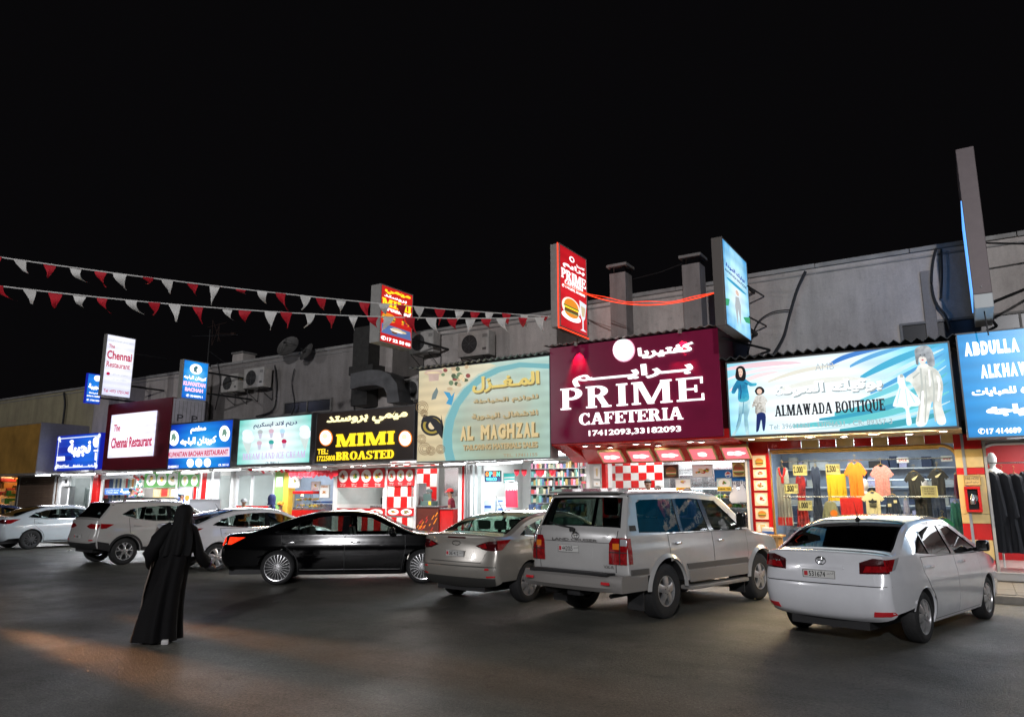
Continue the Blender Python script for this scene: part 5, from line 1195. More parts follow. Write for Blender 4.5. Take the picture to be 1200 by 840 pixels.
s.poly(C5([(95, 215), (112, 188), (118, 205), (108, 235), (90, 240)]), glow('leaf print', (.22, .30, .30), .6), y=-.0075)
for k, (r0, r1, mm) in enumerate(((13, 12, glow('thread black', (.02, .02, .025), .4)), (10.5, 9.5, glow('thread gold', (.45, .33, .05), .7)), (7.5, 7, glow('thread black', (.02, .02, .025), .4)), (4, 4.5, CREAM))):
    s.disc(*C5([(92, 345)])[0], r0, r1, mm, 'printed_thread', y=-.0066-.001*k)
s.poly(C5([(60, 300), (110, 318), (140, 350), (130, 300), (135, 400), (120, 380), (85, 330), (48, 330)]), glow('thread black', (.02, .02, .025), .4), 'printed_thread', y=-.012)
for (a, b, r) in ((52, 270, 7), (60, 295, 4), (62, 440, 7), (88, 448, 5), (128, 442, 5), (50, 400, 5)):
    px_, py_ = C5([(a, b)])[0]
    for q in range(3):
        g = M(); rr = r*(1-q*.3); g.tube([(lambda p: (p[0], -.008, p[1]))(s.L(px_+rr*math.cos(t), py_+rr*math.sin(t))) for t in [2*PI*i/16 for i in range(16)]], .01, 4, close=True); g.build('printed_swirl', glow('swirl print', (.33, .22, .12), .6), s.T)
cover(s, MT['sheet'], (.25, .0), amp=.035)

# maroon cafeteria sign
x0, z0 = at_y(645, 520, FY); x1, z1 = at_y(841, 384, FY)
s = Sign('shop_sign', 'large maroon cafeteria sign with glowing white serif letters and a white disc', x0+.01, x1, z0, z1, depth=1.2, facem=mat('maroon sheet with added glow', (.15, .005, .034), .28, noise=.2, nscale=1, emit=.36), border=.0, case=MAROON)  # face emits a little to stand in for spill from letters and spots
s.t('كفتيريا', 748.4, 421.7, 813.4, 400.5, WHT, bold=.05, y=-.05)
s.t('بــرايــــم', 672, 454, 812.5, 421, WHT, bold=.04, y=-.05)
s.slab('PRIME', 657.7, 480.5, 825.1, 441, WHT, w=.19, sl=.07, gap=.13); s.slab('CAFETERIA', 679.4, 498.1, 800.4, 476.6, WHT, w=.24, sl=.09, gap=.05)
s.t('17412093,33182093', 690.5, 512, 798.5, 498.6, WHT, bold=.028, y=-.03)
s.disc(731.4, 410.3, 12.0, 12.7, WHT, 'lamp_disc', y=-.05); s.disc(731.4, 410.3, 13.2, 13.9, glow('pink halo ring', (1, .45, .62), .8), 'disc_rim', y=-.02)
g = M(); g.tube([s_ for s_ in [(s.L(731+6*math.cos(t), 410+6*math.sin(t))[0], -.052, s.L(731+6*math.cos(t), 410+6*math.sin(t))[1]) for t in [.6+i*.33 for i in range(16)]]], .02, 4); g.build('printed_emblem', glow('faint pink', (1, .8, .86), 1.2), s.T)
cover(s, MT['case_l'], (.1, .25), amp=.025, z=.05)
for px_ in (678, 800):
    a, _ = s.L(px_, 400)
    g = M(); g.tube([(a, .1, s.h+.06), (a, -.16, s.h+.02)], .015, 6); g.lathe([(.035, 0), (.05, -.09), (.04, -.10)], 10, c=(a, -.17, s.h+.04)); g.build('spot_lamp', MT['case_l'], s.T, smooth=True)
    lamp('spot_lamp_light', 'SPOT', (a, -.17, s.h-.07), 150, (1, .12, .16), .02, (R(22), 0, 0), R(60), s.T, .6)
PRIME_T = s.T

# boutique sign
x0, z0 = at_y(855, 512.5, FY); x1, z1 = at_y(1111, 399.5, FY)
s = Sign('shop_sign', 'long white and cyan boutique sign with printed women and black slab letters', x0, x1+.02, z0-.0, z1, depth=.35, facem=backlit('ice print', [(0, (1, 1, .97)), (.4, (.80, .91, .93)), (.72, (.28, .70, .84)), (1, (.05, .34, .62))], (1.75, .85), 2.6, 1.15, noise=.22, nscale=.8, ax=(1, 0, 1.1)), border=.035)
C = lambda pts: crop(840, 380, 10/3, pts)
def ribbon(p0, p1, p2, w, m, y):
    """a tapered curved stroke printed on the sheet"""
    up, dn = [], []
    for i in range(17):
        t = i/16; a = (1-t)**2*p0[0]+2*t*(1-t)*p1[0]+t*t*p2[0]; b = (1-t)**2*p0[1]+2*t*(1-t)*p1[1]+t*t*p2[1]
        h = w*(math.sin(PI*min(1, t*.85+.12))**.7)/2; up.append((a, b-h)); dn.append((a, b+h))
    s.poly(C(up+dn[::-1]), m, 'printed_swoosh', y=y)
rib = [((40, 175), (180, 150), (330, 150), 20, (.86, .62, .68)), ((42, 215), (150, 170), (300, 168), 14, (.93, .80, .84)), ((50, 260), (120, 200), (240, 185), 18, (.92, .74, .76)),
       ((430, 168), (480, 120), (640, 96), 20, (.04, .20, .60)), ((520, 165), (600, 118), (740, 86), 18, (.10, .38, .70)), ((560, 210), (700, 130), (884, 74), 30, (.04, .40, .62)), ((600, 240), (740, 160), (886, 96), 18, (.55, .80, .88)),
       ((600, 268), (760, 190), (890, 112), 20, (.06, .34, .66)), ((560, 300), (760, 230), (892, 138), 26, (.16, .60, .70)), ((540, 330), (780, 250), (896, 162), 14, (.60, .82, .88)), ((460, 350), (760, 300), (900, 190), 30, (.08, .48, .56)),
       ((400, 372), (720, 340), (905, 226), 20, (.03, .34, .50)), ((300, 398), (700, 372), (908, 262), 26, (.12, .56, .60)), ((360, 412), (740, 380), (912, 300), 14, (.55, .78, .82)), ((480, 415), (760, 392), (916, 334), 26, (.03, .34, .42)), ((200, 225), (330, 170), (480, 160), 16, (.78, .76, .66)), ((230, 262), (420, 200), (600, 215), 22, (.80, .82, .76))]
for i, (a, b, c_, w_, col_) in enumerate(rib): ribbon(a, b, c_, w_, glow('swoosh print %d' % i, col_, .95), -.0036-.0004*i)
s.poly(C([(772, 105), (790, 86), (822, 84), (842, 105), (852, 150), (846, 166), (826, 160), (815, 130), (790, 130), (788, 158), (776, 150)]), backlit('grey hair print', [(0, (.12, .14, .16)), (.5, (.32, .35, .38)), (1, (.62, .66, .68))], (3.7, 1.3), .5, .8, noise=1.6, nscale=12), 'printed_woman', y=-.0125, sm=True)
s.poly(C([(783, 108), (800, 98), (820, 108), (822, 136), (806, 156), (790, 148)]), glow('pale face print', (.78, .74, .68), 1.0), 'printed_woman', y=-.0105, sm=True)
s.poly(C([(806, 150), (838, 164), (868, 188), (884, 240), (878, 310), (896, 382), (862, 386), (842, 300), (820, 388), (778, 390), (790, 300), (760, 232), (738, 222), (742, 205), (776, 180), (788, 158)]), backlit('pale dress print', [(0, (.50, .52, .46)), (.5, (.80, .82, .76)), (1, (.95, .95, .9))], (3.9, .8), .9, .95, noise=1.6, nscale=5), 'printed_woman', y=-.0095, sm=True)
s.poly(C([(706, 205), (718, 196), (732, 204), (735, 222), (745, 250), (792, 292), (788, 318), (752, 326), (762, 386), (742, 390), (736, 330), (694, 322), (690, 308), (712, 246), (704, 226)]), WHT2, 'printed_child', y=-.0135, sm=True)
s.poly(C([(76, 174), (90, 163), (106, 168), (114, 188), (112, 214), (100, 222), (78, 216), (72, 196)]), BLK, 'printed_woman', y=-.012, sm=True)
s.poly(C([(84, 176), (98, 174), (102, 190), (96, 206), (87, 200)]), SKIN, 'printed_woman', y=-.0135, sm=True)
s.poly(C([(78, 220), (96, 214), (112, 214), (134, 228), (156, 230), (152, 240), (132, 242), (120, 240), (126, 294), (86, 300), (84, 250), (70, 270), (58, 266), (66, 238)]), backlit('blue top print', [(0, (.01, .12, .30)), (.6, (.02, .28, .50)), (1, (.08, .50, .66))], (.25, 1.1), .35, .9, noise=1.2, nscale=9), 'printed_woman', y=-.0115, sm=True)
s.poly(C([(86, 300), (126, 294), (132, 318), (122, 362), (124, 392), (128, 428), (116, 432), (108, 390), (106, 350), (100, 350), (94, 384), (84, 410), (70, 436), (58, 434), (78, 400), (86, 350)]), backlit('jeans print', [(0, (.14, .36, .50)), (.6, (.30, .60, .70)), (1, (.62, .84, .88))], (.25, .4), .4, .9, noise=1.2, nscale=9), 'printed_woman', y=-.011, sm=True)
s.poly(C([(148, 262), (158, 246), (174, 244), (186, 256), (184, 268), (166, 276), (152, 272)]), BLK, 'printed_child', y=-.012, sm=True); s.disc(*C([(167, 262)])[0], 3, 3.2, SKIN, 'printed_child', y=-.0135)
s.poly(C([(150, 284), (166, 274), (182, 276), (200, 300), (192, 312), (190, 350), (154, 352), (150, 320), (140, 326), (138, 312)]), backlit('spotted coat print', [(0, (.25, .22, .18)), (.45, (.62, .60, .55)), (1, (.85, .84, .8))], (.6, .6), .3, .9, noise=2.5, nscale=22), 'printed_child', y=-.011, sm=True)
s.poly(C([(156, 352), (190, 350), (188, 410), (180, 412), (174, 372), (164, 414), (152, 414)]), NAVY, 'printed_child', y=-.0115, sm=True)
FOLD = glow('dress fold print', (.50, .54, .50), .9); LITE = glow('dress light print', (.96, .97, .94), 1.05)
for a in ([(792, 170), (800, 172), (806, 240), (796, 300), (788, 380), (783, 380), (790, 300), (798, 240)], [(836, 180), (842, 182), (852, 250), (850, 320), (858, 380), (852, 380), (844, 320), (846, 250)], [(812, 200), (816, 200), (822, 290), (816, 384), (811, 384), (816, 290)], [(764, 206), (790, 186), (794, 190), (768, 214)]): s.poly(C(a), FOLD, 'printed_fold', y=-.0112)
for a in ([(858, 200), (868, 205), (874, 240), (868, 300), (862, 298), (866, 240)], [(800, 262), (808, 258), (808, 330), (800, 380), (797, 380)], [(826, 176), (832, 176), (836, 240), (830, 242)]): s.poly(C(a), LITE, 'printed_fold', y=-.0114)
for a, b, w_ in ((795, 120, 3.4), (812, 119, 3.2)): s.poly(C([(a-w_, b), (a, b-2.2), (a+w_, b), (a, b+1.6)]), BLK, 'printed_eye', y=-.014)
s.poly(C([(798, 139), (804, 136.5), (810, 139), (804, 142.5)]), REDS, 'printed_mouth', y=-.014); s.poly(C([(803, 124), (806, 132), (801, 132)]), FOLD, 'printed_nose', y=-.014)
for a, b in ((89, 187), (97, 186)): s.poly(C([(a-2, b), (a, b-1.4), (a+2, b), (a, b+1)]), BLK, 'printed_eye', y=-.016)
s.poly(C([(90, 198), (94, 196.5), (97, 198), (94, 200)]), REDS, 'printed_mouth', y=-.016)
for a in ([(90, 236), (94, 236), (98, 262), (95, 292), (91, 292), (93, 262)], [(110, 226), (122, 232), (118, 236), (108, 230)]): s.poly(C(a), glow('blue fold print', (.01, .10, .24), .9), 'printed_fold', y=-.013)
for a in ([(104, 302), (107, 302), (104, 350), (100, 350)], [(88, 350), (92, 350), (80, 400), (76, 402)]): s.poly(C(a), glow('jeans fold print', (.12, .32, .44), .9), 'printed_fold', y=-.013)
s.poly(C([(714, 198), (722, 194), (730, 200), (728, 208), (716, 208)]), FOLD, 'printed_hair', y=-.0155)
for a in ([(715, 250), (719, 250), (706, 310), (702, 310)], [(735, 252), (738, 252), (748, 318), (744, 318)], [(752, 268), (756, 268), (776, 305), (772, 306)]): s.poly(C(a), PALEB, 'printed_fold', y=-.0155)
s.t('بوتيك المودة', 907.5, 466.5, 1033.5, 441, WHT, bold=.06, y=-.016); s.t('AMB', 955.5, 434.5, 977, 424.5, GREYP, bold=.0, y=-.016)
s.t('بوتيك المودة', 908.5, 467.6, 1034.5, 442.1, glow('letter shade', (.40, .48, .50), .8), bold=.06, y=-.0125)
a, b = s.L(908.5, 488); c, d = s.L(1036.5, 467)
slab_write('ALMAWADA BOUTIQUE', a, b, c, d, glow('black slab print', (.01, .015, .03), .3), s.T, w=.26, sl=.12, th=.02, y=-.010, gap=.06)
s.t('Tel: 39600060 - 33096631 - CR: 89357-3', 902, 503.4, 1045.5, 490, glow('outline print', (.42, .55, .58), .8), bold=.02, y=-.013)
cover(s, MT['sheet_d'], (.1, .12), amp=.04, z=.07)

# turquoise sign at the right edge
xb0, zb0 = at_y(1131.6, 514.5, FY); xt, zt_ = at_y(1117.5, 391.4, FY)
s = Sign('shop_sign', 'turquoise backlit sign with heavy white block capitals and telephone number', xt+.02, 3.8, zb0, zt_, depth=.35, facem=backlit('turquoise face', [(0, (.02, .50, .85)), (.5, (.012, .36, .75)), (1, (.008, .20, .58))], (2.6, 1.5), 3.4, 1.0), border=.03)
GLW = glow('letter outline', (.02, .20, .45), .8)
def block(s, txt, xa, yb, xc, yd, m, y=-.012, name='letter'):
    a, b = s.L(xa, yb); c, d = s.L(xc, yd); geo = [(.35 if ch == ' ' else {'M': 1.0, 'W': 1.15, 'A': .86, 'I': .4, 'L': .66, 'K': .85, 'H': .85}.get(ch, .78)) for ch in txt]; sc = (c-a)/sum(geo); xx = a
    for ch, ad in zip(txt, geo):
        if ch != ' ': write(ch, xx+.05*sc, b, xx+(ad-.04)*sc, d, m, s.T, name, y=y, bold=.09)
        xx += ad*sc
block(s, 'ABDULLA', 1130.4, 417.8, 1193.4, 395.8, WHT); 
a, b = s.L(1130.4, 417.8); c, d = s.L(1193.4, 395.8)
for i, ch in enumerate('EBRAHIM'): write(ch, c+.12+i*.17, b, c+.26+i*.17, d, WHT, s.T, 'letter', y=-.012, bold=.09)
block(s, 'ALKHAWAJA', 1149.6, 443.6, 1233, 421, WHT)
s.t('للعبايات', 1139.4, 465.5, 1190.4, 452, WHT, bold=.05); s.t('عبدالله', 1197, 464, 1222, 449, WHT, bold=.05)
s.t('الخواجه', 1156.5, 489, 1240, 470, WHT, bold=.07)
s.t('✆', 1146.6, 508.6, 1154, 501.5, WHT, bold=.02); s.t('17 414689', 1156.5, 508.6, 1196.5, 500.2, WHT, bold=.04); s.t('39 414689', 1204, 508.6, 1243, 500, WHT, bold=.04)

# ------------------------------------------------------------------ blade signs
def blade(label, X, q, facem, th=.32, case=None, border=.03, led=None):
    """X = plane of the visible face; q = photo corners outer-top, inner-top, outer-bottom, inner-bottom"""
    P = [at_x(*p, X) for p in q]
    y0 = (P[0][0]+P[2][0])/2; y1 = (P[1][0]+P[3][0])/2; z1 = (P[0][1]+P[1][1])/2; z0 = (P[2][1]+P[3][1])/2
    s = Sign('blade_sign', label, y0, y1, z0, z1, y=X, depth=th, facem=facem, border=border, case=case or MT['case_l'], rz=PI/2, group=None)
    g = M(); g.box(s.w+.002, max(s.w+.05, 17.48-y0), .10, .16, s.h*.75, s.h*.75+.06); g.build('support_arm', MT['trim'], s.T)
    g = M(); g.box(s.w+.002, max(s.w+.05, 17.48-y0), .10, .16, s.h*.2, s.h*.2+.06); g.build('support_arm', MT['trim'], s.T)
    return s
RED = (.62, .012, .02)
b1 = blade('red blade sign with burger and glass, outlined by a glowing red neon line', -8.42, [(656.5, 287), (688, 303), (655, 383.7), (687.5, 393)], backlit('red face', [(0, (.75, .02, .03)), (1, (.45, .008, .015))], (.8, 1), 1.6, 1.0), th=.26)
b1.disc(.45, .885, .09, .035, WHT, 'printed_emblem', pxm=False); b1.disc(.45, .885, .055, .02, REDL, 'printed_emblem', pxm=False, y=-.008)
b1.f('كفتيريا', .62, .82, .92, .86, WHT, bold=.03); b1.f('برايم', .12, .74, .92, .82, WHT, bold=.03)
b1.fs('PRIME', .06, .60, .95, .715, WHT, th=.006); b1.fs('CAFETERIA', .18, .535, .85, .59, WHT, th=.006); b1.f('✆ 17412093, 33182093', .08, .485, .92, .525, WHT, bold=.03)
b1.disc(.40, .17, .34, .055, WHT, 'printed_plate', pxm=False); b1.disc(.40, .28, .33, .12, glow('plate glow', (1, .9, .8), 1.1), 'printed_halo', pxm=False, y=-.0035); burger(b1, .40, .27, .26, .12, px=False)
b1.poly([(.70, .42), (.96, .40), (.90, .22), (.84, .18), (.84, .08), (.95, .055), (.72, .055), (.80, .08), (.80, .18), (.73, .24)], WHT2, 'printed_glass', y=-.009, px=False)
b1.poly([(.745, .36), (.915, .35), (.87, .23), (.78, .23)], CREAM, 'printed_drink', y=-.013, px=False)
NEON = glow('red neon', (1, .05, .015), 1.9)
g = M(); g.tube([(-.03, .03, s_) for s_ in (b1.h, 0)]+[(-.03, .03, -.03), (.02, -.03, -.04), (b1.w, -.03, -.04)], .016, 6); g.build('neon_line', NEON, b1.T)
b2 = blade('red and yellow blade sign with a sandwich picture over the bunting', -13.2, [(447, 334), (484.5, 344), (443.5, 401.5), (482, 408.5)], backlit('scarlet face', [(0, (.75, .03, .02)), (1, (.5, .01, .015))], (.7, 1), 1.6, .95), th=.36)
b2.f('ميمي', .12, .86, .92, .96, YEL, bold=.05); b2.f('بروستد', .1, .785, .8, .845, WHT, bold=.03); b2.fs('MIMI', .05, .64, .94, .77, YEL, w=.26, sl=.16, th=.008); b2.f('Broasted', .08, .565, .95, .64, WHT, bold=.04, ital=.3)
burger(b2, .26, .45, .20, .08, px=False); food(b2, .72, .42, .22, 4, px=False, ry=.07)
b2.poly([(.06, .33), (.94, .31), (.97, .16), (.06, .165)], glow('tray print', (.12, .20, .45), .8), 'printed_tray', y=-.006, px=False); food(b2, .5, .25, .46, 9, px=False, ry=.075, mats=[CREAM, ORNG, CREAM, BROWN, OFFW], y=-.010)
b2.f('✆17 22 58 08', .05, .045, .95, .115, WHT, bold=.04)
b3 = blade('small blue blade sign with white portrait disc above the blue restaurant sign', -22.3, [(215, 420.5), (244.7, 425.4), (211.9, 466.6), (241.9, 470.3)], backlit('blue blade face', BLUEF, (.5, .8), 1.2, 1.0), th=.2)
b3.disc(.5, .79, .24, .13, WHT, 'printed_disc', pxm=False); b3.poly([(.42, .72), (.40, .82), (.5, .88), (.58, .84), (.52, .78), (.56, .70)], glow('portrait blue', (.1, .25, .3), .7), 'printed_portrait', y=-.008, px=False)
b3.f('كويتان الباجه', .06, .50, .94, .61, WHT, bold=.05); b3.f('KUWAITAN', .06, .34, .92, .45, glow('pink letter', (1, .55, .7), 1.3), bold=.06); b3.f('BACHAH', .14, .20, .84, .30, glow('pink letter', (1, .55, .7), 1.3), bold=.06); b3.f('✆ 33480911', .2, .06, .84, .13, WHT, bold=.03)
b4 = blade('tall white blade sign with red restaurant lettering above the maroon box', -27.9, [(125.4, 391), (159.6, 397), (118, 463.2), (152.4, 467)], backlit('white blade face', [(0, (1, 1, 1)), (.6, (.75, .77, .95)), (1, (.42, .46, .72))], (.6, 1.6), 1.7, 1.1, noise=.25, ax=(1.2, 0, .7)), th=.2)
b4.f('مطعم تشناي للوجبات الهندية', .06, .88, .94, .92, GREYP, bold=.01); b4.f('The', .10, .78, .30, .84, REDS, bold=.02); b4.f('Chennai', .07, .60, .92, .74, REDS, bold=.03); b4.f('Restaurant', .08, .47, .88, .56, REDS, bold=.02)
for v, u1 in ((.34, .85), (.26, .8)): b4.f('مطعم تشناي', .3, v, u1, v+.04, GREYP, bold=0)
b4.disc(.17, .36, .06, .025, REDS, 'printed_emblem', pxm=False); b4.f('Tel: +973 17251340', .08, .06, .93, .11, REDS, bold=.02)
b5 = blade('little blue blade sign with white lettering beside the tall white one', -29.3, [(102.4, 437), (120, 439), (100, 471.5), (117, 474)], backlit('blue blade face two', [(0, (.02, .25, .85)), (1, (.01, .08, .55))], (.3, .8), 1.0, 1.0), th=.12, case=glow('blue edge', (.01, .02, .45), .7))
b5.disc(.68, .86, .24, .10, WHT, 'printed_disc', pxm=False); b5.f('نجيبة', .12, .46, .9, .66, WHT, bold=.06); b5.f('للخياطة', .2, .32, .85, .38, WHT, bold=.04); b5.f('39611280', .08, .22, .95, .27, WHT, bold=.04); b5.f('✆ 17251280', .1, .08, .95, .14, WHT, bold=.04)
b6 = blade('pale blue and white blade sign tied to the red one by a glowing rope', -3.95, [(848.5, 284), (877, 306), (848.5, 385.5), (877.5, 393)], backlit('sky blade face', [(0, (.85, .95, 1)), (.45, (.45, .80, .95)), (.8, (.10, .40, .75)), (1, (.05, .2, .5))], (1.0, .9), 1.5, 1.1, noise=.5, nscale=2.5), th=.22, case=mat('bronze casing', (.13, .115, .105), .5, .3))
b6.poly([(.42, .42), (.55, .44), (.62, .36), (.58, .10), (.5, .30), (.45, .08), (.38, .30)], GREYP, 'printed_woman', px=False); b6.f('ALMAWADA BOUTIQUE', .05, .62, .92, .66, NAVY, bold=.02); b6.disc(.5, .56, .40, .02, CYAN, 'printed_swirl', pxm=False); b6.f('بوتيك المودة', .1, .68, .85, .74, BLUED, bold=.03)
b6.disc(.5, .48, .07, .03, SKIN, 'printed_face', pxm=False); b6.poly([(.0, .30), (.18, .33), (.12, .24), (.0, .22)], glow('green swoosh', (.05, .45, .20), .8), 'printed_swoosh', px=False); b6.poly([(.7, .24), (.98, .30), (.98, .22), (.8, .20)], glow('green swoosh', (.05, .45, .20), .8), 'printed_swoosh', px=False)
o = BRACE_BOUT.build('support_arm', MT['trim']); o.parent = b6.T; o.matrix_parent_inverse = Matrix.Translation((-3.95, b6.x0, b6.z0)).inverted() @ Matrix.Identity(4); o.matrix_parent_inverse = (Matrix.Translation((-3.95, b6.x0, b6.z0)) @ Matrix.Rotation(PI/2, 4, 'Z')).inverted()
# tall brown blade sign seen from its outer edge
bx0, by, = .33, 14.9
T = thing('blade_sign', 'tall brown blade sign seen edge-on with a thin blue-lit left face', 'sign', (0, 0, 0))
def q3(px, py, y): X, Z = at_y(px, py, y); return X, Z
(xa, za), (xb, zb) = q3(1142, 345, by), q3(1166, 342, by); (xc, zc), (xd, zd) = q3(1115, 176, by), q3(1138, 172, by)
xl, xr_ = (xa+xc)/2, (xb+xd)/2; zlo = (za+zb)/2; zhi = (zc+zd)/2
g = M(); g.bbox(xl+.02, xr_, by, by+1.7, zlo, zhi, .01); g.build('casing', mat('brown casing', (.16, .13, .135), .5, .2, noise=.12), T)
g = M(); g.box(xl+.005, xl+.0185, by+.02, by+1.68, zlo+.03, zhi-1.0); g.build('face_panel', glow('blue white face', (.10, .35, .95), 1.6), T)
g = M(); g.bbox(xl+.02, xr_, by+.002, by+1.69, zlo-.26, zlo-.003, .01); g.build('base_box', mat('pale enamel', (.55, .60, .62), .4), T)
g = M(); g.tube([(xl+.16, by+.3, zlo-.25), (xl+.18, by+.32, zlo-.7)], .012, 5); g.tube([(xr_, by+1.3, zlo+.1), (xr_+1.6, 17.45, zlo+.9)], .03, 5); g.tube([(xr_, by+1.2, zhi-1.5), (xr_+2.2, 17.45, zlo+1.2)], .02, 5)
g.tube([(xr_-.05, by+1.5, zlo-.1), (xr_+.1, 17.45, zlo-.1)], .03, 5); g.build('stay_rod', MT['trim'], T)
g = M(); g.lathe([(.012, 0), (.012, -.02)], 8, c=((xl+xr_)/2, by+.0, zlo+.12), axis='y'); g.build('rivet', MT['chrome'], T)

# glowing rope between the two blade signs
A = Vector((-8.42, 15.9, at_x(688, 347, -8.42)[1])); Bv = Vector((-4.2, 14.75, at_y(842, 342, 14.75)[1]))
g = M()
for k in (0, 1):
    P = [A.lerp(Bv, i/20)+Vector((0, 0, -(.40-.055*k)*4*(i/20)*(1-i/20)+.012*k+.02*math.sin(i*1.1+k)*(k > 0))) for i in range(21)]; g.tube(P, (.014, .008)[k], 6)
tag(g.build('light_rope', NEON, smooth=True), 'glowing red rope light sagging between the red and the pale blue blade signs', 'light rope')
X_, Z_ = at_y(727, 362, 17.2)
g = M(); V = []
for i in range(6):
    for j in range(5): V.append((X_-.28+.13*j, 17.2+.03*math.sin(j*1.9+i), Z_-.42+i*.17))
g.add(V, [(i*5+j, i*5+j+1, i*5+j+6, i*5+j+5) for i in range(5) for j in range(4)]); tag(g.build('red_cloth', mat('red cloth', (.55, .015, .03), .8)), 'scrap of red cloth hanging beside the chimney below the glowing rope', 'cloth')

# ------------------------------------------------------------------ bunting
RC = mat('bunting red', (.62, .008, .025), .7, noise=.25, nscale=3); WC = mat('bunting white', (.84, .83, .80), .7, noise=.15, nscale=3)
def bunting(A, Bv, sag, n, label, seed, skip=()):
    rnd = random.Random(seed); A, Bv = Vector(A), Vector(Bv); L_ = (Bv-A).length
    f = lambda t: A.lerp(Bv, t)+Vector((0, 0, -4*sag*t*(1-t)))
    T = thing('bunting', label, 'bunting', (0, 0, 0), 0, 'flag strings over the street')
    g = M(); g.tube([f(i/40) for i in range(41)], .012, 5); g.build('string', WC, T)
    d = (Bv-A).normalized(); wind = Vector((-.35, .75, 0)).normalized()
    for i in range(n):
        t = (i+.6+rnd.uniform(-.16, .16))/n; p = f(t); wd = .24*(1+rnd.uniform(-.15, .15)); hh = .37*(1+rnd.uniform(-.15, .15)); bl = max(0, rnd.gauss(.35, .35)); tw = rnd.gauss(0, .55)
        if rnd.random() < .12: hh *= .45
        V = []; fs = []; R_ = 6; rnd_i = rnd.uniform(0, .8)
        for r in range(R_+1):
            u = r/R_; hw = wd/2*(1-u)**.85
            down = Vector((0, 0, -1))*(1-bl*.6*u)+wind*bl*u+d*(tw*.5*u)
            c = p+down*hh*u+wind*.03*math.sin(u*5+i)
            for s_ in (-1, 0, 1): cu = .35+rnd_i; V.append(c+(d*math.cos(s_*cu*u*2)+wind*math.sin(s_*cu*u*2)).normalized()*hw*s_+wind*(.03*math.cos(s_*2+u*5+i))*u)
        for r in range(R_):
            for s_ in range(2): a = r*3+s_; fs.append((a, a+1, a+4, a+3))
        g = M(); g.add(V, fs); g.build('pennant', WC if i % 2 == 0 else RC, T, smooth=True)
bunting((-17.0, 4.0, 6.42), (-8.55, 15.3, 6.12), .20, 32, 'upper string of red and white pennants running to the red blade sign', 5)
bunting((-17.0, 4.15, 5.85), (-8.5, 15.0, 6.02), .33, 31, 'lower string of red and white pennants sagging under the upper one', 8)
# ------------------------------------------------------------------ shops at street level
GY, BYK, FZ, CZ = 17.30, 20.6, .30, 3.02     # glass plane, back wall, floor, ceiling
MT['w_white'] = mat('white painted wall', (.70, .70, .68), .6, noise=.12, nscale=2); MT['w_grey'] = mat('grey wall', (.42, .43, .43), .6, noise=.2, nscale=2)
MT['w_red'] = mat('red painted wall', (.50, .012, .015), .45, noise=.2, nscale=2); MT['w_blue'] = mat('blue grey wall', (.26, .31, .40), .6, noise=.15)
MT['w_green'] = mat('green wall', (.22, .42, .10), .6, noise=.15); MT['w_yellow'] = mat('yellow wall', (.75, .50, .05), .5, noise=.2, nscale=3)
MT['w_cream'] = mat('cream wall', (.72, .58, .30), .6, noise=.2, nscale=2); MT['floor'] = mat('shop floor tile', (.40, .38, .35), .3, noise=.2)
MT['alu'] = mat('white aluminium', (.66, .66, .66), .35, .1); MT['alu_g'] = mat('grey aluminium', (.40, .40, .40), .35, .6); MT['steel'] = mat('stainless steel', (.55, .55, .56), .25, .9, noise=.2, nscale=5)
MT['gold'] = mat('gold anodised frame', (.50, .33, .10), .35, .6, noise=.2); MT['wood'] = mat('pale wood', (.50, .30, .12), .5, noise=.3, nscale=5)
MT['soffit'] = mat('soffit sheet', (.42, .40, .37), .55, noise=.25, nscale=2); MT['shopglass'] = glass_mat('shop glass', (.88, .92, .92))
MT['t_red'] = mat('red tile', (.55, .012, .012), .25, noise=.15, nscale=3); MT['t_cream'] = mat('cream tile', (.72, .55, .24), .3, noise=.25, nscale=3); MT['t_white'] = mat('white tile', (.66, .66, .62), .3, noise=.12, nscale=3)
MT['tubeon'] = mat('lit tube', (.92, .95, 1), .3, emit=14); MT['dl'] = mat('lit downlight', (1, .92, .85), .3, emit=18)
RDP = mat('red printed panel', (.55, .01, .015), .35, noise=.1); WPP = mat('white printed paper', (.75, .74, .70), .5); FOODM = [mat('print '+n_, c_, .45) for n_, c_ in (('orange', (.62, .22, .03)), ('brown', (.22, .08, .02)), ('green', (.06, .22, .03)), ('cream', (.65, .50, .25)), ('red', (.50, .03, .02)), ('yellow', (.75, .50, .04)))]
PRED, PWHT, PYEL, PBLK, PBLU = FOODM[4], WPP, FOODM[5], mat('print black', (.012, .012, .014), .5), mat('print blue', (.02, .10, .40), .4)

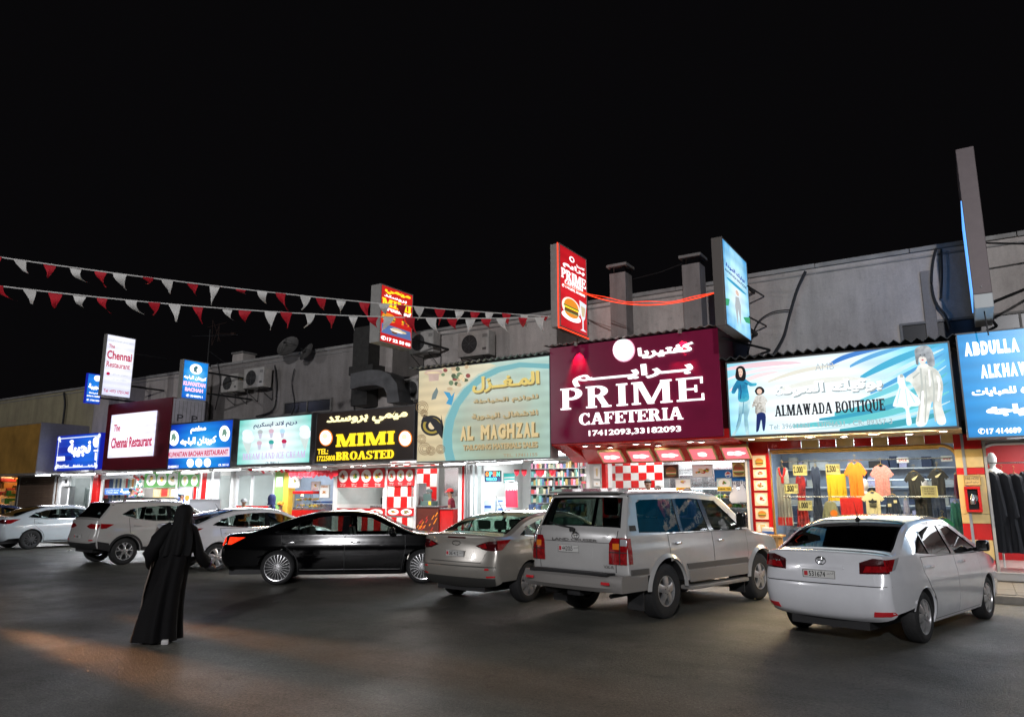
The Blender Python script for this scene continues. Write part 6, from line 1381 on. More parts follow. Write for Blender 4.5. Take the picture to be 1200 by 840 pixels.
def shop(label, x0, x1, wall, power, col=(1, .95, .88), back=None, floor=None, byk=BYK, lz=2.85):
    T = thing('shop_unit', label, 'shop', ((x0+x1)/2, GY, 0)); 
    cx = (x0+x1)/2; w = (x1-x0)/2
    def part(nm, a, b, y0, y1, z0, z1, m): g = M(); g.box(a-cx, b-cx, y0-GY, y1-GY, z0, z1); return g.build(nm, m, T)
    part('floor', x0+.05, x1-.05, GY-.12, byk, .1, FZ, floor or MT['floor']); part('ceiling', x0+.05, x1-.05, GY+.1, byk, CZ, CZ+.1, MT['w_white'])
    part('side_wall', x0-.0, x0+.05, GY-.1, byk, .14, 3.25, wall); part('side_wall', x1-.05, x1-.001, GY-.1, byk, .14, 3.25, wall)
    part('back_wall', x0+.05, x1-.05, byk, byk+.1, FZ, 3.2, back or wall)
    lamp('ceiling_tube_light', 'AREA', (0, (byk-GY)*.42, lz+.08), power*1.35, col, (max(.6, (x1-x0)*.7), 1.6), (0, 0, 0), parent=T)
    for k in (.25, .62):
        g = M(); g.tube([(-w*.6, (byk-GY)*k, lz+.12), (w*.6, (byk-GY)*k, lz+.12)], .022, 8); g.build('ceiling_tube', MT['tubeon'], T, smooth=True)
    T.matrix_world = Matrix.Translation((cx, GY, 0)); return T, cx
def pbox(T, cx, nm, xa, ya, xb, yb, Y, th, m, bev=.004, lab=None):
    """box part given by photo corners top-left and bottom-right on plane Y (front)"""
    x0, z1 = at_y(xa, ya, Y); x1, z0 = at_y(xb, yb, Y)
    g = M(); g.bbox(x0-cx, x1-cx, Y-GY, Y-GY+th, z0, z1, bev); o = g.build(nm, m, T)
    if lab: o['label'] = lab
    return o
def vbar(T, cx, nm, px, w, Y, z0, z1, m, th=.06):
    x0 = at_y(px, 570, Y)[0]; g = M(); g.bbox(x0-cx-w/2, x0-cx+w/2, Y-GY-th/2, Y-GY+th/2, z0, z1, .006); return g.build(nm, m, T)
def soffit(T, cx, x0, x1, z, mm, kind, n=4, power=20, col=(1, .95, .9), y0=FY+.03, y1=GY-.02):
    g = M(); g.box(x0-cx, x1-cx, y0-GY, y1-GY, z, z+.03); o = g.build('canopy_soffit', mm, T)
    if kind == 'round':
        for i in range(n):
            px_ = x0+(x1-x0)*(i+.5)/n-cx; yy = y0-GY+.3+(.35 if i % 2 else 0)
            g = M(); g.lathe([(.10, -.012), (.085, -.016), (.08, -.008)], 16, c=(px_, yy, z)); rg_ = g.build('downlight_ring', MT['chrome'], T, smooth=True)
            g = M(); g.lathe([(.078, -.010), (.04, -.018), (.001, -.02)], 16, c=(px_, yy, z), cap=False); g.build('lamp', MT['dl'], rg_, smooth=True)
    else:
        for i in range(n):
            a, b = x0+(x1-x0)*(i+.08)/n-cx, x0+(x1-x0)*(i+.92)/n-cx; yy = y0-GY+.25+(.3*(i % 2))
            g = M(); g.box(a, b, yy-.04, yy+.04, z-.035, z-.002); fx = g.build('tube_fitting', MT['alu'], T)
            g = M(); g.tube([(a+.03, yy, z-.055), (b-.03, yy, z-.055)], .019, 8); g.build('tube_lamp', MT['tubeon'], fx, smooth=True)
    if power: lamp('canopy_light', 'AREA', ((x0+x1)/2-cx, (y0+y1)/2-GY-.1, z-.07), power*3.6, col, ((x1-x0)*.8, .35), (R(-16), 0, 0), parent=T)
    return o
def pane(T, cx, xa, xb, Y, z0, z1):
    x0, x1 = at_y(xa, 570, Y)[0], at_y(xb, 570, Y)[0]; g = M(); g.box(x0-cx, x1-cx, Y-GY, Y-GY+.008, z0, z1); return g.build('pane', MT['shopglass'], T)
def board(name, label, cat, xa, ya, xb, yb, Y, m, border=.012, case=None, depth=.04, group=None):
    x0, z1 = at_y(xa, ya, Y); x1, z0 = at_y(xb, yb, Y)
    return Sign(name, label, x0, x1, z0, z1, y=Y, depth=depth, facem=m, border=border, case=case or MT['alu_g'], group=group, cat=cat)
def pic(s, u, v, ru, rv, seed, kind='dish', plate=WPP):
    """a small printed dish"""
    if plate: s.disc(u, v, ru, rv, plate, 'printed_plate', y=-.004, pxm=False, n=18)
    if kind == 'burger': burger(s, u, v-.1*rv, ru*.75, rv*.8, px=False, mm=[FOODM[3], FOODM[0], FOODM[2], FOODM[1], FOODM[5]], y=-.006)
    elif kind == 'glass':
        s.poly([(u-ru*.5, v+rv*.8), (u+ru*.5, v+rv*.8), (u+ru*.3, v-rv*.8), (u-ru*.3, v-rv*.8)], FOODM[3], 'printed_glass', y=-.007, px=False)
    else: food(s, u, v, ru*.78, seed, px=False, ry=rv*.78, mats=FOODM, y=-.0055)
def checker(T, cx, x0, x1, z0, z1, y, nx, nz, A=None, Bm=None, nm='wall_tile', ph=0):
    A = A or MT['t_red']; Bm = Bm or MT['t_white']; meshes = {}
    w, h = (x1-x0)/nx, (z1-z0)/nz
    for i in range(nx):
        for j in range(nz):
            k = (i+j+ph) % 2
            if k not in meshes:
                g = M(); g.bbox(.003, w-.003, 0, .014, .003, h-.003, .004); o = g.build(nm, (A, Bm)[k], T, loc=(x0-cx+i*w, y-GY, z0+j*h)); meshes[k] = o.data
            else: link(nm, meshes[k], T, (x0-cx+i*w, y-GY, z0+j*h))

# boundaries of the shops along the row
XB = dict(a=-47.5, b=-38.75, c=-35.35, d=-32.2, e=-26.2, f=-22.85, g=-17.66, h=-12.62, i=-8.5, j=-4.42, k=-.12, l=4.2)

# --- boutique ---------------------------------------------------------------
T, cx = shop('clothes boutique with gold framed show window and red and yellow tiled border', XB['j'], XB['k'], MT['w_blue'], 95, (.80, .90, 1), back=MT['w_blue'])
BOU, BCX = T, cx
soffit(T, cx, XB['j']+.05, XB['k']-.0, 2.97, mat('cream soffit', (.62, .48, .26), .5, noise=.15), 'round', 7, 70, (1, .72, .38))
wl, wt = at_y(904.5, 531.5, GY); wr_, _ = at_y(1126, 570, GY); wt2 = at_y(1123.5, 521, GY)[1]; wt = (wt+wt2)/2
ztop = 2.97
tl = [200, 330, 400, 465, 535, 605, 668, 740, 810, 873, 945]
edge = [at_y(840+t_/3.3333, 380+(470-(t_-200)*.05)/3.3333, GY)[0] for t_ in tl]; edge[0] = XB['j']+.32
for i in range(len(edge)-1):
    g = M(); g.bbox(edge[i]-cx+.003, edge[i+1]-cx-.003, -.03, .01, wt+.07, ztop-.002, .004); g.build('border_tile', MT['t_red'] if i % 2 == 0 else MT['t_cream'], T)
g = M(); g.bbox(XB['j']+.0-cx, wl-cx-.06, -.06, .05, .3, ztop-.003, .006); g.build('red_column', MT['t_red'], T)
# gold frame with rounded top-right corner
rc = .28; P = [(wl-cx-.03, FZ+.25), (wl-cx-.03, wt+.03), (wr_-cx-rc, wt+.03)]+[(wr_-cx-rc+rc*math.sin(R(q*15)), wt+.03-rc+rc*math.cos(R(q*15))) for q in range(1, 7)]+[(wr_-cx, FZ+.25)]
g = M(); g.tube([(a, -.04, b) for a, b in P], .035, 4); g.tube([(a*.985, -.01, b-.05) for a, b in P[1:3]], .02, 4); g.box(wl-cx, wr_-cx, -.06, .02, FZ+.18, FZ+.25); g.build('window_frame', MT['gold'], T)
g = M(); g.box(wl-cx, wr_-cx, 0, .008, FZ+.2, wt+.03); g.build('pane', MT['shopglass'], T)
g = M(); g.box(wl-cx-.05, wr_-cx, -.03, .3, .14, FZ+.19); g.build('plinth', MT['t_cream'], T)
# right pillar: stacked red and cream blocks
px0, px1 = at_y(1126.5, 600, GY-.06)[0], XB['k']+.30
zz = [ztop-.01, at_y(1140, 526, GY)[1], at_y(1140, 548, GY)[1], at_y(1140, 556, GY)[1], at_y(1142, 602, GY)[1], at_y(1142, 613, GY)[1], at_y(1142, 632, GY)[1], at_y(1146, 655, GY)[1], .15]
cols = ['t_red', 't_cream', 't_red', 't_cream', 't_cream', 't_red', 't_cream', 't_red']
for i, cc in enumerate(cols):
    g = M(); g.bbox(px0-cx, px1-cx, -.09, .06, zz[i+1]+.003, zz[i]-.003, .006); g.build('pillar_block', MT[cc], T)
x0, z1 = at_y(1129.5, 570, GY-.15); x1, z0 = at_y(1152, 600, GY-.15)
FB = thing('fire_box', 'red glass-fronted fire cabinet on the striped pillar', 'cabinet', (x0, GY-.2, z0)); w, h = x1-x0, z1-z0
g = M(); g.box(0, w, .085, .1, 0, h); g.build('back_plate', PBLK, FB); g = M()
for a in ((0, w, 0, .05), (0, w, h-.05, h), (0, .05, .051, h-.051), (w-.05, w, .051, h-.051)): g.bbox(a[0], a[1], -.02, .084, a[2], a[3], .006)
g.build('frame', MT['t_red'], FB); g = M(); g.lathe([(.05, 0), (.06, .03), (.055, .12), (.02, .2)], 12, c=(w*.45, .03, h*.3)); g.lathe([(.07, -.02), (.07, .02)], 14, c=(w*.55, .05, h*.55), axis='y'); g.build('hose_valve', MT['steel'], FB, smooth=True)
g = M(); g.box(.05, w-.05, -.005, 0, .05, h-.05); g.build('pane', MT['shopglass'], FB)
s = board('notice', 'cream notice plate above the fire cabinet', 'notice', 1129, 557, 1150, 568.5, GY-.12, MT['t_cream'], case=MT['gold']); s.f('FIRE HOSE', .1, .55, .9, .85, PBLK, bold=0); s.f('خرطوم الحريق', .1, .15, .9, .45, PBLK, bold=0)

lamp('added_window_fill', 'AREA', (0, .12, 2.62), 46, (1, .90, .74), (3.4, .12), (R(28), 0, 0), parent=T)  # added fill light without a fitting, to brighten the garments
# garments in the window
GAR = {}
def cloth(nm, col, **k): return mat(nm, col, .85, noise=k.get('noise', .12), nscale=k.get('ns', 4), bump=.1, bscale=60, col2=k.get('col2'))
OUT = {
 'tee': [(.38, 1), (.43, .95), (.5, .93), (.57, .95), (.62, 1), (.76, .96), (1.0, .70), (.86, .60), (.80, .68), (.80, 0), (.20, 0), (.20, .68), (.14, .60), (0, .70), (.24, .96)],
 'tank': [(.30, 1), (.36, .9), (.5, .84), (.64, .9), (.70, 1), (.82, .98), (.88, .85), (.92, .5), (1, 0), (0, 0), (.08, .5), (.12, .85), (.18, .98)],
 'dress': [(.36, 1), (.5, .94), (.64, 1), (.80, .97), (.88, .82), (.80, .70), (.78, .5), (1, 0), (0, 0), (.22, .5), (.20, .70), (.12, .82), (.20, .97)],
 'long': [(.38, 1), (.5, .95), (.62, 1), (.78, .96), (.92, .5), (1.0, .08), (.88, .04), (.80, .55), (.80, 0), (.20, 0), (.20, .55), (.12, .04), (0, .08), (.08, .5), (.22, .96)],
 'cloth': [(0, 1), (1, 1), (1, .02), (.7, 0), (.3, .03), (0, 0)],
 'trousers': [(0, 1), (1, 1), (1.0, .0), (.56, 0), (.5, .6), (.44, 0), (.0, 0)],
 'abaya': [(.40, 1), (.5, .97), (.60, 1), (.80, .95), (.95, .6), (1.0, .45), (.86, .42), (.80, .6), (1.0, 0), (0, 0), (.2, .6), (.14, .42), (0, .45), (.05, .6), (.20, .95)]}
def garment(kind, label, xa, ya, xb, yb, Y, m, cat='garment', group=None, name='garment', th=.07, extra=None, rz=0, hang=True, world=None):
    if world: x0, z1, x1, z0 = world
    else: (x0, z1), (x1, z0) = at_y(xa, ya, Y), at_y(xb, yb, Y)
    w, h = x1-x0, z1-z0; T = thing(name, label, cat, ((x0+x1)/2, Y, z0), rz, group)
    poly = [((a-.5)*w, b*h) for a, b in OUT[kind]]; ph = random.random()*6
    def fn(x, z, off=0.): u = z/h; return (x, -th*.5*(1-(2*x/w)**2)+.014*math.sin(x*30/max(w, .4)*1.2+ph+u*1.5)*(1.25-u)+off, z+.004*math.sin(x*25+ph))
    g = M(); fill_map(poly, [], frange(-w/2, w/2, w/14), frange(0, h, h/9), fn, g, skirt=1, fns=lambda x, z: (x, th*.35, z)); g.add([(a, th*.35, b) for a, b in poly], [], 0)
    tri = tessellate_polygon([[Vector((a, b, 0)) for a, b in poly]]); g.add([(a, th*.36, b) for a, b in poly], [tuple(t) for t in tri])
    bd = g.build('fabric', m, T, smooth=True, angle=50)
    if hang:
        g = M(); g.tube([(-w*.2, 0, h*.97), (0, 0, h+.03), (w*.2, 0, h*.97)], .008, 5); g.tube([(0, 0, h+.03), (0, 0, h+.10), (.03, 0, h+.13), (.0, 0, h+.16), (-.02, 0, h+.14)], .005, 5); g.build('hanger', MT['gold'], T)
    if extra: extra(T, w, h, th)
    return T
def gc(a, b): return (900+a/5, 520+b/5)
WYg = 17.75
def G(kind, label, a0, b0, a1, b1, m, Y=WYg, **k): p, q = gc(a0, b0), gc(a1, b1); return garment(kind, label, *p, *q, Y, m, **k)
RDC = cloth('red cloth garment', (.60, .015, .015)); ORC = cloth('orange cloth', (.85, .20, .01)); YLC = cloth('yellow cloth', (.80, .50, .02)); PKC = cloth('rose lace', (.70, .28, .26), noise=.5, ns=28)
GRC = cloth('heather grey cloth', (.36, .35, .31)); NVC = cloth('navy cloth', (.025, .035, .07)); FLC = cloth('floral cloth', (.62, .03, .03), noise=.9, ns=9, col2=(.06, .01, .015)); DKC = cloth('charcoal cloth', (.03, .027, .025)); OLC = cloth('olive cloth', (.26, .25, .15))
CRC = cloth('cream cloth', (.75, .63, .38)); GNC = cloth('green cloth', (.02, .22, .10)); MRC = cloth('maroon cloth', (.15, .015, .03)); LVC = cloth('lavender striped cloth', (.40, .38, .55), noise=.5, ns=20); TLC = cloth('dark teal cloth', (.02, .12, .10)); BKC = cloth('black abaya cloth', (.012, .013, .018), noise=.3)
def trim_tank(T, w, h, th):
    g = M(); g.tube([(-.2*w, -th*.5, h*.99), (-.13*w, -th*.62, h*.88), (0, -th*.66, h*.81), (.13*w, -th*.62, h*.88), (.2*w, -th*.5, h*.99)], .022, 5); g.bbox(-.03, .03, -th*.75, -th*.5, h*.72, h*.82, .01); g.box(-w*.45, w*.45, -th*.56, -th*.4, 0, h*.14); g.build('trim', RDC, T)
G('tank', 'long grey vest top with red neckline at the left end of the window', 36, 138, 152, 478, GRC, extra=trim_tank)
G('dress', 'red floral dress behind the 2.000 price card', 148, 186, 250, 486, FLC, Y=17.85)
G('dress', 'plain navy dress left of the yellow top', 240, 132, 338, 470, NVC, Y=17.8)
G('cloth', 'bright yellow top behind the 2.500 price card', 340, 176, 466, 336, YLC, Y=17.9)
G('tee', 'orange polo shirt in the middle of the window', 440, 108, 594, 318, ORC)
G('tee', 'rose pink lace top right of the orange shirt', 590, 126, 750, 310, PKC, Y=17.8)
def chev(T, w, h, th): g = M(); g.prism([(-.12*w, h*.74), (.1*w, h*.84), (.2*w, h*.88), (.02*w, h*.70), (-.08*w, h*.68)], -th*.85, -th*.8); g.build('chest_print', CRC, T)
G('tee', 'charcoal T-shirt with small collar right of the pink top', 790, 166, 934, 322, DKC, Y=17.9, extra=chev)
G('tee', 'black T-shirt with a pale swoosh on its chest', 925, 152, 1072, 300, DKC, Y=18.0, extra=chev)
def dot(T, w, h, th): g = M(); g.lathe([(.075, -th*.8), (.075, -th*.7)], 16, c=(.07, 0, h*.48), axis='y'); g.build('chest_print', ORC, T)
G('long', 'grey sweatshirt with round orange print in the lower row', 308, 338, 430, 470, OLC, Y=17.7, extra=dot)
G('cloth', 'folded red cloth under the orange shirt', 420, 316, 560, 422, RDC, Y=17.72, hang=False)
def trefoil(T, w, h, th):
    g = M(); y = -th*.8
    for a in (-.9, 0, .9):
        P = [(.0, 0)]+[(.05*math.sin(a)+ (.055*math.sin(a)+.028*math.cos(a)*q), .05*math.cos(a)+(.045*math.cos(a)-.028*math.sin(a)*q)) for q in (-1, 0, 1)]
        L_ = .11; wv = .032
        P = [(0, 0), (math.sin(a)*L_*.6-math.cos(a)*wv, math.cos(a)*L_*.6+math.sin(a)*wv), (math.sin(a)*L_, math.cos(a)*L_), (math.sin(a)*L_*.6+math.cos(a)*wv, math.cos(a)*L_*.6-math.sin(a)*wv)]
        g.prism([(p, h*.52+q) for p, q in P], y-.001*a, y+.006)
    for i in range(3): g.box(-.07, .07, y-.002, y+.004, h*.52-.02-.022*i, h*.52-.008-.022*i)
    g.build('chest_print', PBLK, T); o = write('adidas', -.07, h*.36, .07, h*.41, PBLK, T, 'chest_lettering', y=y, bold=.02)
G('tee', 'cream T-shirt with black leaf print in the lower row', 542, 284, 692, 420, CRC, Y=17.66, extra=trefoil)
def patches(T, w, h, th):
    g = M(); g.bbox(-.3*w, -.1*w, -th*.8, -th*.5, h*.45, h*.6, .01); g.bbox(.05*w, .25*w, -th*.8, -th*.5, h*.62, h*.76, .01); g.build('chest_print', CRC, T)
G('long', 'navy jacket with cream patches beside the cream T-shirt', 678, 300, 792, 424, NVC, Y=17.75, extra=patches)
G('long', 'lavender striped blouse hanging at the right of the navy jacket', 784, 328, 838, 426, LVC, Y=17.9)
G('trousers', 'dark trousers hanging below the charcoal T-shirt', 858, 322, 950, 440, DKC, Y=18.0)
G('trousers', 'black trousers hanging below the black T-shirt', 955, 316, 1050, 440, NVC, Y=18.05)
G('tee', 'bright green top low at the right of the window', 955, 434, 1105, 560, GNC, Y=17.7)
G('long', 'dark green gown near the pillar', 1050, 340, 1165, 560, TLC, Y=17.95)
G('long', 'maroon blouse high at the right end of the window', 1078, 175, 1140, 320, MRC, Y=18.4)
def card(txt, a0, b0, a1, b1, label):
    p, q = gc(a0, b0), gc(a1, b1)
    s = board('price_card', label, 'price card', *p, *q, 17.36, mat('yellowed card', (.80, .68, .30), .6), border=.006, depth=.012); s.T['label'] = label
    s.f(txt, .06, .22, .70, .84, PBLK, bold=.03); s.f('د.ب', .74, .14, .95, .42, PBLK, bold=0); s.f('BD', .76, .58, .94, .84, PBLK, bold=0)
card('2.000', 143, 122, 232, 184, 'price card 2.000 on the red floral dress, by the grey vest'); card('2.500', 335, 118, 426, 178, 'price card 2.500 above the bright yellow top')
card('1.500', 92, 233, 180, 292, 'price card 1.500 on the long grey vest'); card('1.000', 174, 330, 263, 390, 'lowest price card, 1.000, at the hem of the floral dress')
s = board('notice', 'yellow framed shop notice pasted on the window', 'notice', *gc(893, 246), *gc(998, 312), 17.36, mat('tan card', (.50, .42, .22), .6), border=.02, case=mat('yellowed card', (.80, .68, .30), .6), depth=.012)
for i, tx in enumerate(('SHOP RULES', 'NO EXCHANGE', 'NO REFUND')): s.f(tx, .2, .68-.22*i, .8, .82-.22*i, PBLK, bold=.01)
for i, (a0, b0, a1, b1) in enumerate(((752, 80, 826, 110), (1010, 70, 1083, 102))):
    p, q = gc(a0, b0), gc(a1, b1); s = board('hanging_sign', ('white hanging sign near the middle of the boutique ceiling', 'white hanging sign at the right end of the boutique ceiling')[i], 'sign', *p, *q, 18.2, WPP, border=.006, depth=.015); s.f('SALE', .15, .3, .85, .75, PRED, bold=.03)
# rails, shelving and ceiling spots inside
g = M(); g.tube([(wl-cx+.1, .5, 2.52), (wr_-cx-.1, .5, 2.52)], .015, 6); g.tube([(wl-cx+.1, .42, 1.72), (wr_-cx-.1, .42, 1.72)], .012, 6); g.tube([(.0, 1.6, 2.1), (1.9, 1.6, 2.1)], .012, 6); g.build('clothes_rail', MT['steel'], T, smooth=True)
g = M(); 
for i in range(10): g.lathe([(.05, 0), (.04, .05)], 8, c=(-1.6+.36*i, 1.4+(i % 3)*.5, CZ-.07)); 
g.build('ceiling_spot', MT['dl'], T)
g = M(); [g.box(-1.9, 1.9, 2.9, 3.2, .6+.45*i, .62+.45*i) for i in range(5)]; g.build('back_shelf', MT['w_white'], T)
g = M(); rnd = random.Random(12)
for i in range(5):
    xx = -1.85
    while xx < 1.8: w_ = rnd.uniform(.12, .3); g.bbox(xx, xx+w_-.02, 2.92, 3.15, .625+.45*i, .625+.45*i+rnd.uniform(.1, .33), .02, rnd.randrange(6)); xx += w_*rnd.choice((1, 1, 2.5))
tag(g.build('folded_clothes', [NVC, MT['w_grey'], GRC, LVC, DKC, NVC], T), kind='stuff')
# mannequin torso inside
for (xx, yy, mm, lab) in ((-2.2, 18.9, NVC, 'mannequin in a dark dress deep inside the boutique'), (-1.0, 19.2, DKC, 'mannequin in black beside the inner rail of the boutique')):
    t_ = thing('mannequin', lab, 'mannequin', (xx, yy, FZ)); g = M(); g.lathe([(.03, 0), (.03, .8), (.18, .85), (.2, 1.0), (.14, 1.2), (.19, 1.42), (.07, 1.5), (.05, 1.56), (.09, 1.62), (.10, 1.72), (.06, 1.82), (.01, 1.84)], 16); g.lathe([(.2, 0), (.2, .02)], 16); g.build('figure', mat('mannequin skin', (.6, .5, .42), .4), t_, smooth=True); g = M(); g.lathe([(.3, .45), (.22, 1.0), (.16, 1.2), (.21, 1.43), (.09, 1.49)], 20, cap=False); g.build('dress', mm, t_, smooth=True)

# --- abaya shop at the right edge -------------------------------------------
T, cx = shop('abaya shop with rounded aluminium door frame at the right edge', XB['k']+.31, XB['l'], MT['w_grey'], 90, (.92, .96, 1), back=MT['w_red'])
soffit(T, cx, XB['k']+.31, XB['l'], 2.83, MT['soffit'], 'round', 4, 18, (.85, .92, 1))
x0 = at_y(1150, 600, GY)[0]+.02; rc = .35; zt = at_y(1160, 520, GY)[1]
P = [(x0-cx, FZ), (x0-cx, zt-rc)]+[(x0-cx+rc-rc*math.cos(R(q*15)), zt-rc+rc*math.sin(R(q*15))) for q in range(1, 7)]+[(1.9, zt)]
g = M(); g.tube([(a, -.05, b) for a, b in P], .04, 4); g.build('door_frame', MT['alu_g'], T); g = M(); g.box(x0-cx+.03, 1.9, -.03, -.0, zt+.02, 2.83); [g.box(x0-cx+.03, 1.9, -.05, -.03, zt+.03+i*.06, zt+.05+i*.06) for i in range(3)]; g.build('shutter_box', MT['alu_g'], T)
g = M(); g.bbox(x0-cx-.05, 2.1, -.20, -.02, .14, .29, .02); g.bbox(x0-cx-.05, 2.1, -.24, -.20, .28, .31, .008); g.build('threshold', MT['alu_g'], T)
g = M(); [g.box(-1.2+i*.9, -.6+i*.9, 1.0, 1.6, CZ-.02, CZ-.005) for i in range(3)]; g.build('ceiling_panel', MT['dl'], T)
for i in range(9):
    xx = x0+.22+i*.20; garment('abaya', 'long black abaya on the rail by the door, '+('outermost, beside the aluminium frame', 'second from the aluminium frame', 'third from the aluminium frame', 'fourth from the aluminium frame', 'in the middle of the rail', 'sixth from the aluminium frame', 'seventh from the aluminium frame', 'last but one on the rail', 'farthest along the rail from the frame')[i], 0, 0, 0, 0, 18.0+i*.03, BKC, cat='abaya', group='black abayas on the rail', name='abaya', th=.10, rz=R(-55), world=(xx-.30, 2.22-.02*(i % 3), xx+.30, .62))
g = M(); g.tube([(x0-cx+.05, .7, 2.4), (2.0, .95, 2.4)], .015, 6); g.build('clothes_rail', MT['steel'], T)
t_ = thing('mannequin', 'white mannequin head and shoulders above the black abayas', 'mannequin', (x0+.28, 18.5, 1.9)); g = M(); g.lathe([(.02, -1.6), (.02, .0), (.17, .02), (.19, .2), (.16, .33), (.06, .40), (.05, .46), (.08, .52), (.09, .62), (.05, .72), (.01, .74)], 16); g.build('figure', MT['w_white'], t_, smooth=True); g = M(); g.lathe([(.22, -.4), (.20, .2), (.17, .34), (.07, .41)], 14, cap=False); g.build('blouse', WPP, t_, smooth=True)

# --- cafeteria ---------------------------------------------------------------
T, cx = shop('cafeteria with red sloping canopy, picture boxes and glass counter', XB['i'], XB['j'], MT['w_white'], 105, (.95, .98, 1), back=MT['steel'])
zc = at_y(795, 541, GY)[1]
g = M(); P = [(FY+.05, 2.99), (FY+.45, 2.97), (FY+.75, 2.90), (GY-.12, zc+.04), (GY-.10, zc), (GY+.05, zc), (GY+.05, 3.2), (FY+.05, 3.2)]
g.loft([[(x-cx, y-GY, z) for y, z in P] for x in (XB['i']+.0, XB['j']+.02)]); g.build('canopy', MT['t_red'], T)
g = M(); P = [(FY+.05, 2.98), (GY-.4, 2.75), (GY-.1, 2.60), (GY-.1, 3.2), (FY+.05, 3.2)]; g.loft([[(x-cx, y-GY, z) for y, z in P] for x in (-8.92, XB['i']-.005)]); g.build('canopy_cheek', MT['t_red'], T)
nrm = Vector((0, (zc+.04)-2.90, -(GY-.12-(FY+.75)))).normalized()   # outward normal of the slope (down and out)
sx = [((115+215)/2, (150+258)/2), (336, 375), (506, 552), (700, 742), (897, 932)]
for i, (a, b) in enumerate(sx):
    X0 = at_y(680+a/5, 525, FY+.75)[0]; w = .62
    g = M(); p0 = Vector((X0-cx-w/2, FY+.78-GY, 2.89)); p1 = Vector((X0-cx-w/2, GY-.16-GY, zc+.07)); n_ = -nrm if nrm.z > 0 else nrm
    q = [p0, p0+Vector((w, 0, 0)), p1+Vector((w, 0, 0)), p1]
    g.loft([[v+n_*.0 for v in q], [v+n_*.07 for v in q]]); bx = g.build('menu_light_box', MT['t_cream'], T)
    g = M(); c = (q[0]+q[2])/2; inn = [c+(v-c)*.88+n_*.0715 for v in q]; g.add([v[:] for v in inn], [(0, 1, 2, 3)]); g.build('lit_picture', glow('lit coral print', (.95, .16, .20), 1.15), bx)
    g = M(); u = (q[1]-q[0]).normalized(); v_ = (q[3]-q[0]).normalized()
    for k in range(5):
        a_ = k*1.3; cc = c+n_*(.074+.001*k)+u*(.10*math.cos(a_)*(1.4 if i != 3 else .3))+v_*(.05*math.sin(a_)); pts = [cc+u*(.09*math.cos(t))+v_*(.045*math.sin(t)) for t in [2*PI*j/12 for j in range(12)]]; g.add([p[:] for p in pts], [tuple(range(12))])
    g.build('printed_food', glow('pale food print', (1, .85, .80), 1.3), bx)
for i, (a, b) in enumerate(((28, 97), (104, 107), (175, 115), (325, 87), (395, 98), (458, 103), (645, 72), (710, 81))):
    yy = FY+.30 if i % 3 == 0 else FY+.48 if i % 3 == 1 else FY+.62
    X0 = at_y(680+a/5, 500+b/5, yy)[0]; z_ = 2.965 if i % 3 != 2 else 2.93
    g = M(); g.lathe([(.10, -.012), (.085, -.018), (.08, -.008)], 16, c=(X0-cx, yy-GY, z_)); rg_ = g.build('downlight_ring', MT['chrome'], T, smooth=True); g = M(); g.lathe([(.078, -.012), (.001, -.02)], 16, c=(X0-cx, yy-GY, z_), cap=False); g.build('lamp', MT['dl'], rg_)
lamp('canopy_light', 'AREA', (0, -1.0, 2.84), 150, (1, .86, .78), (3.2, .3), (R(-30), 0, 0), parent=T)
# checkered wall on the left
xa, za = at_y(712, 546, 18.6); xb, zb = at_y(776, 546, 18.6)
g = M(); g.box(xa-cx, xb-cx, 1.3+.016, 1.38, FZ, 2.9); g.build('partition', MT['w_white'], T)
ht = (at_y(712, 546, 18.6)[1]-at_y(712, 572, 18.6)[1])/3
checker(T, cx, xa, xb, at_y(712, 546, 18.6)[1]-6*ht, at_y(712, 546, 18.6)[1]+ht, 18.6, 7, 7)
def K(a, b): return (680+a/5, 500+b/5)
s = board('poster', 'dark poster with a tall burger inside the cafeteria', 'poster', *K(485, 222), *K(580, 302), 17.6, mat('dark wood print', (.05, .03, .02), .5)); burger(s, .5, .48, .34, .38, px=False, mm=FOODM, y=-.006)
s = board('poster', 'white poster with mixed fruit inside the cafeteria', 'poster', *K(655, 222), *K(778, 294), 17.6, WPP); pic(s, .5, .5, .42, .42, 2, plate=None); pic(s, .3, .4, .25, .3, 12, plate=None); pic(s, .72, .55, .25, .3, 13, plate=None)
s = board('poster', 'blue drinks panel with a round red white and blue emblem', 'poster', *K(782, 250), *K(1006, 320), 17.62, mat('cola blue', (.015, .16, .45), .4, noise=.4, nscale=3)); s.disc(.38, .58, .085, .24, WPP, 'printed_emblem', pxm=False); s.poly([(.30, .60), (.38, .82), (.46, .64), (.40, .60)], PRED, 'printed_emblem', y=-.0065, px=False); s.poly([(.31, .48), (.38, .34), (.45, .52), (.38, .50)], PBLU, 'printed_emblem', y=-.0065, px=False)
s = board('poster', 'yellow poster with a large burger over the blue drinks panel', 'poster', *K(888, 208), *K(970, 292), 17.5, mat('pale mustard', (.62, .45, .12), .5)); burger(s, .5, .5, .42, .42, px=False, mm=FOODM, y=-.006); s.f('Burger', .2, .5, .8, .68, PRED, bold=.03, y=-.012)
s = board('poster', 'white and yellow menu card on the counter glass', 'poster', *K(556, 304), *K(650, 386), 17.45, WPP); pic(s, .5, .78, .34, .18, 3, plate=None); s.poly([(.05, .08), (.95, .08), (.95, .38), (.05, .38)], PYEL, px=False); s.f('MENU', .2, .14, .8, .32, PRED, bold=.03, y=-.008)
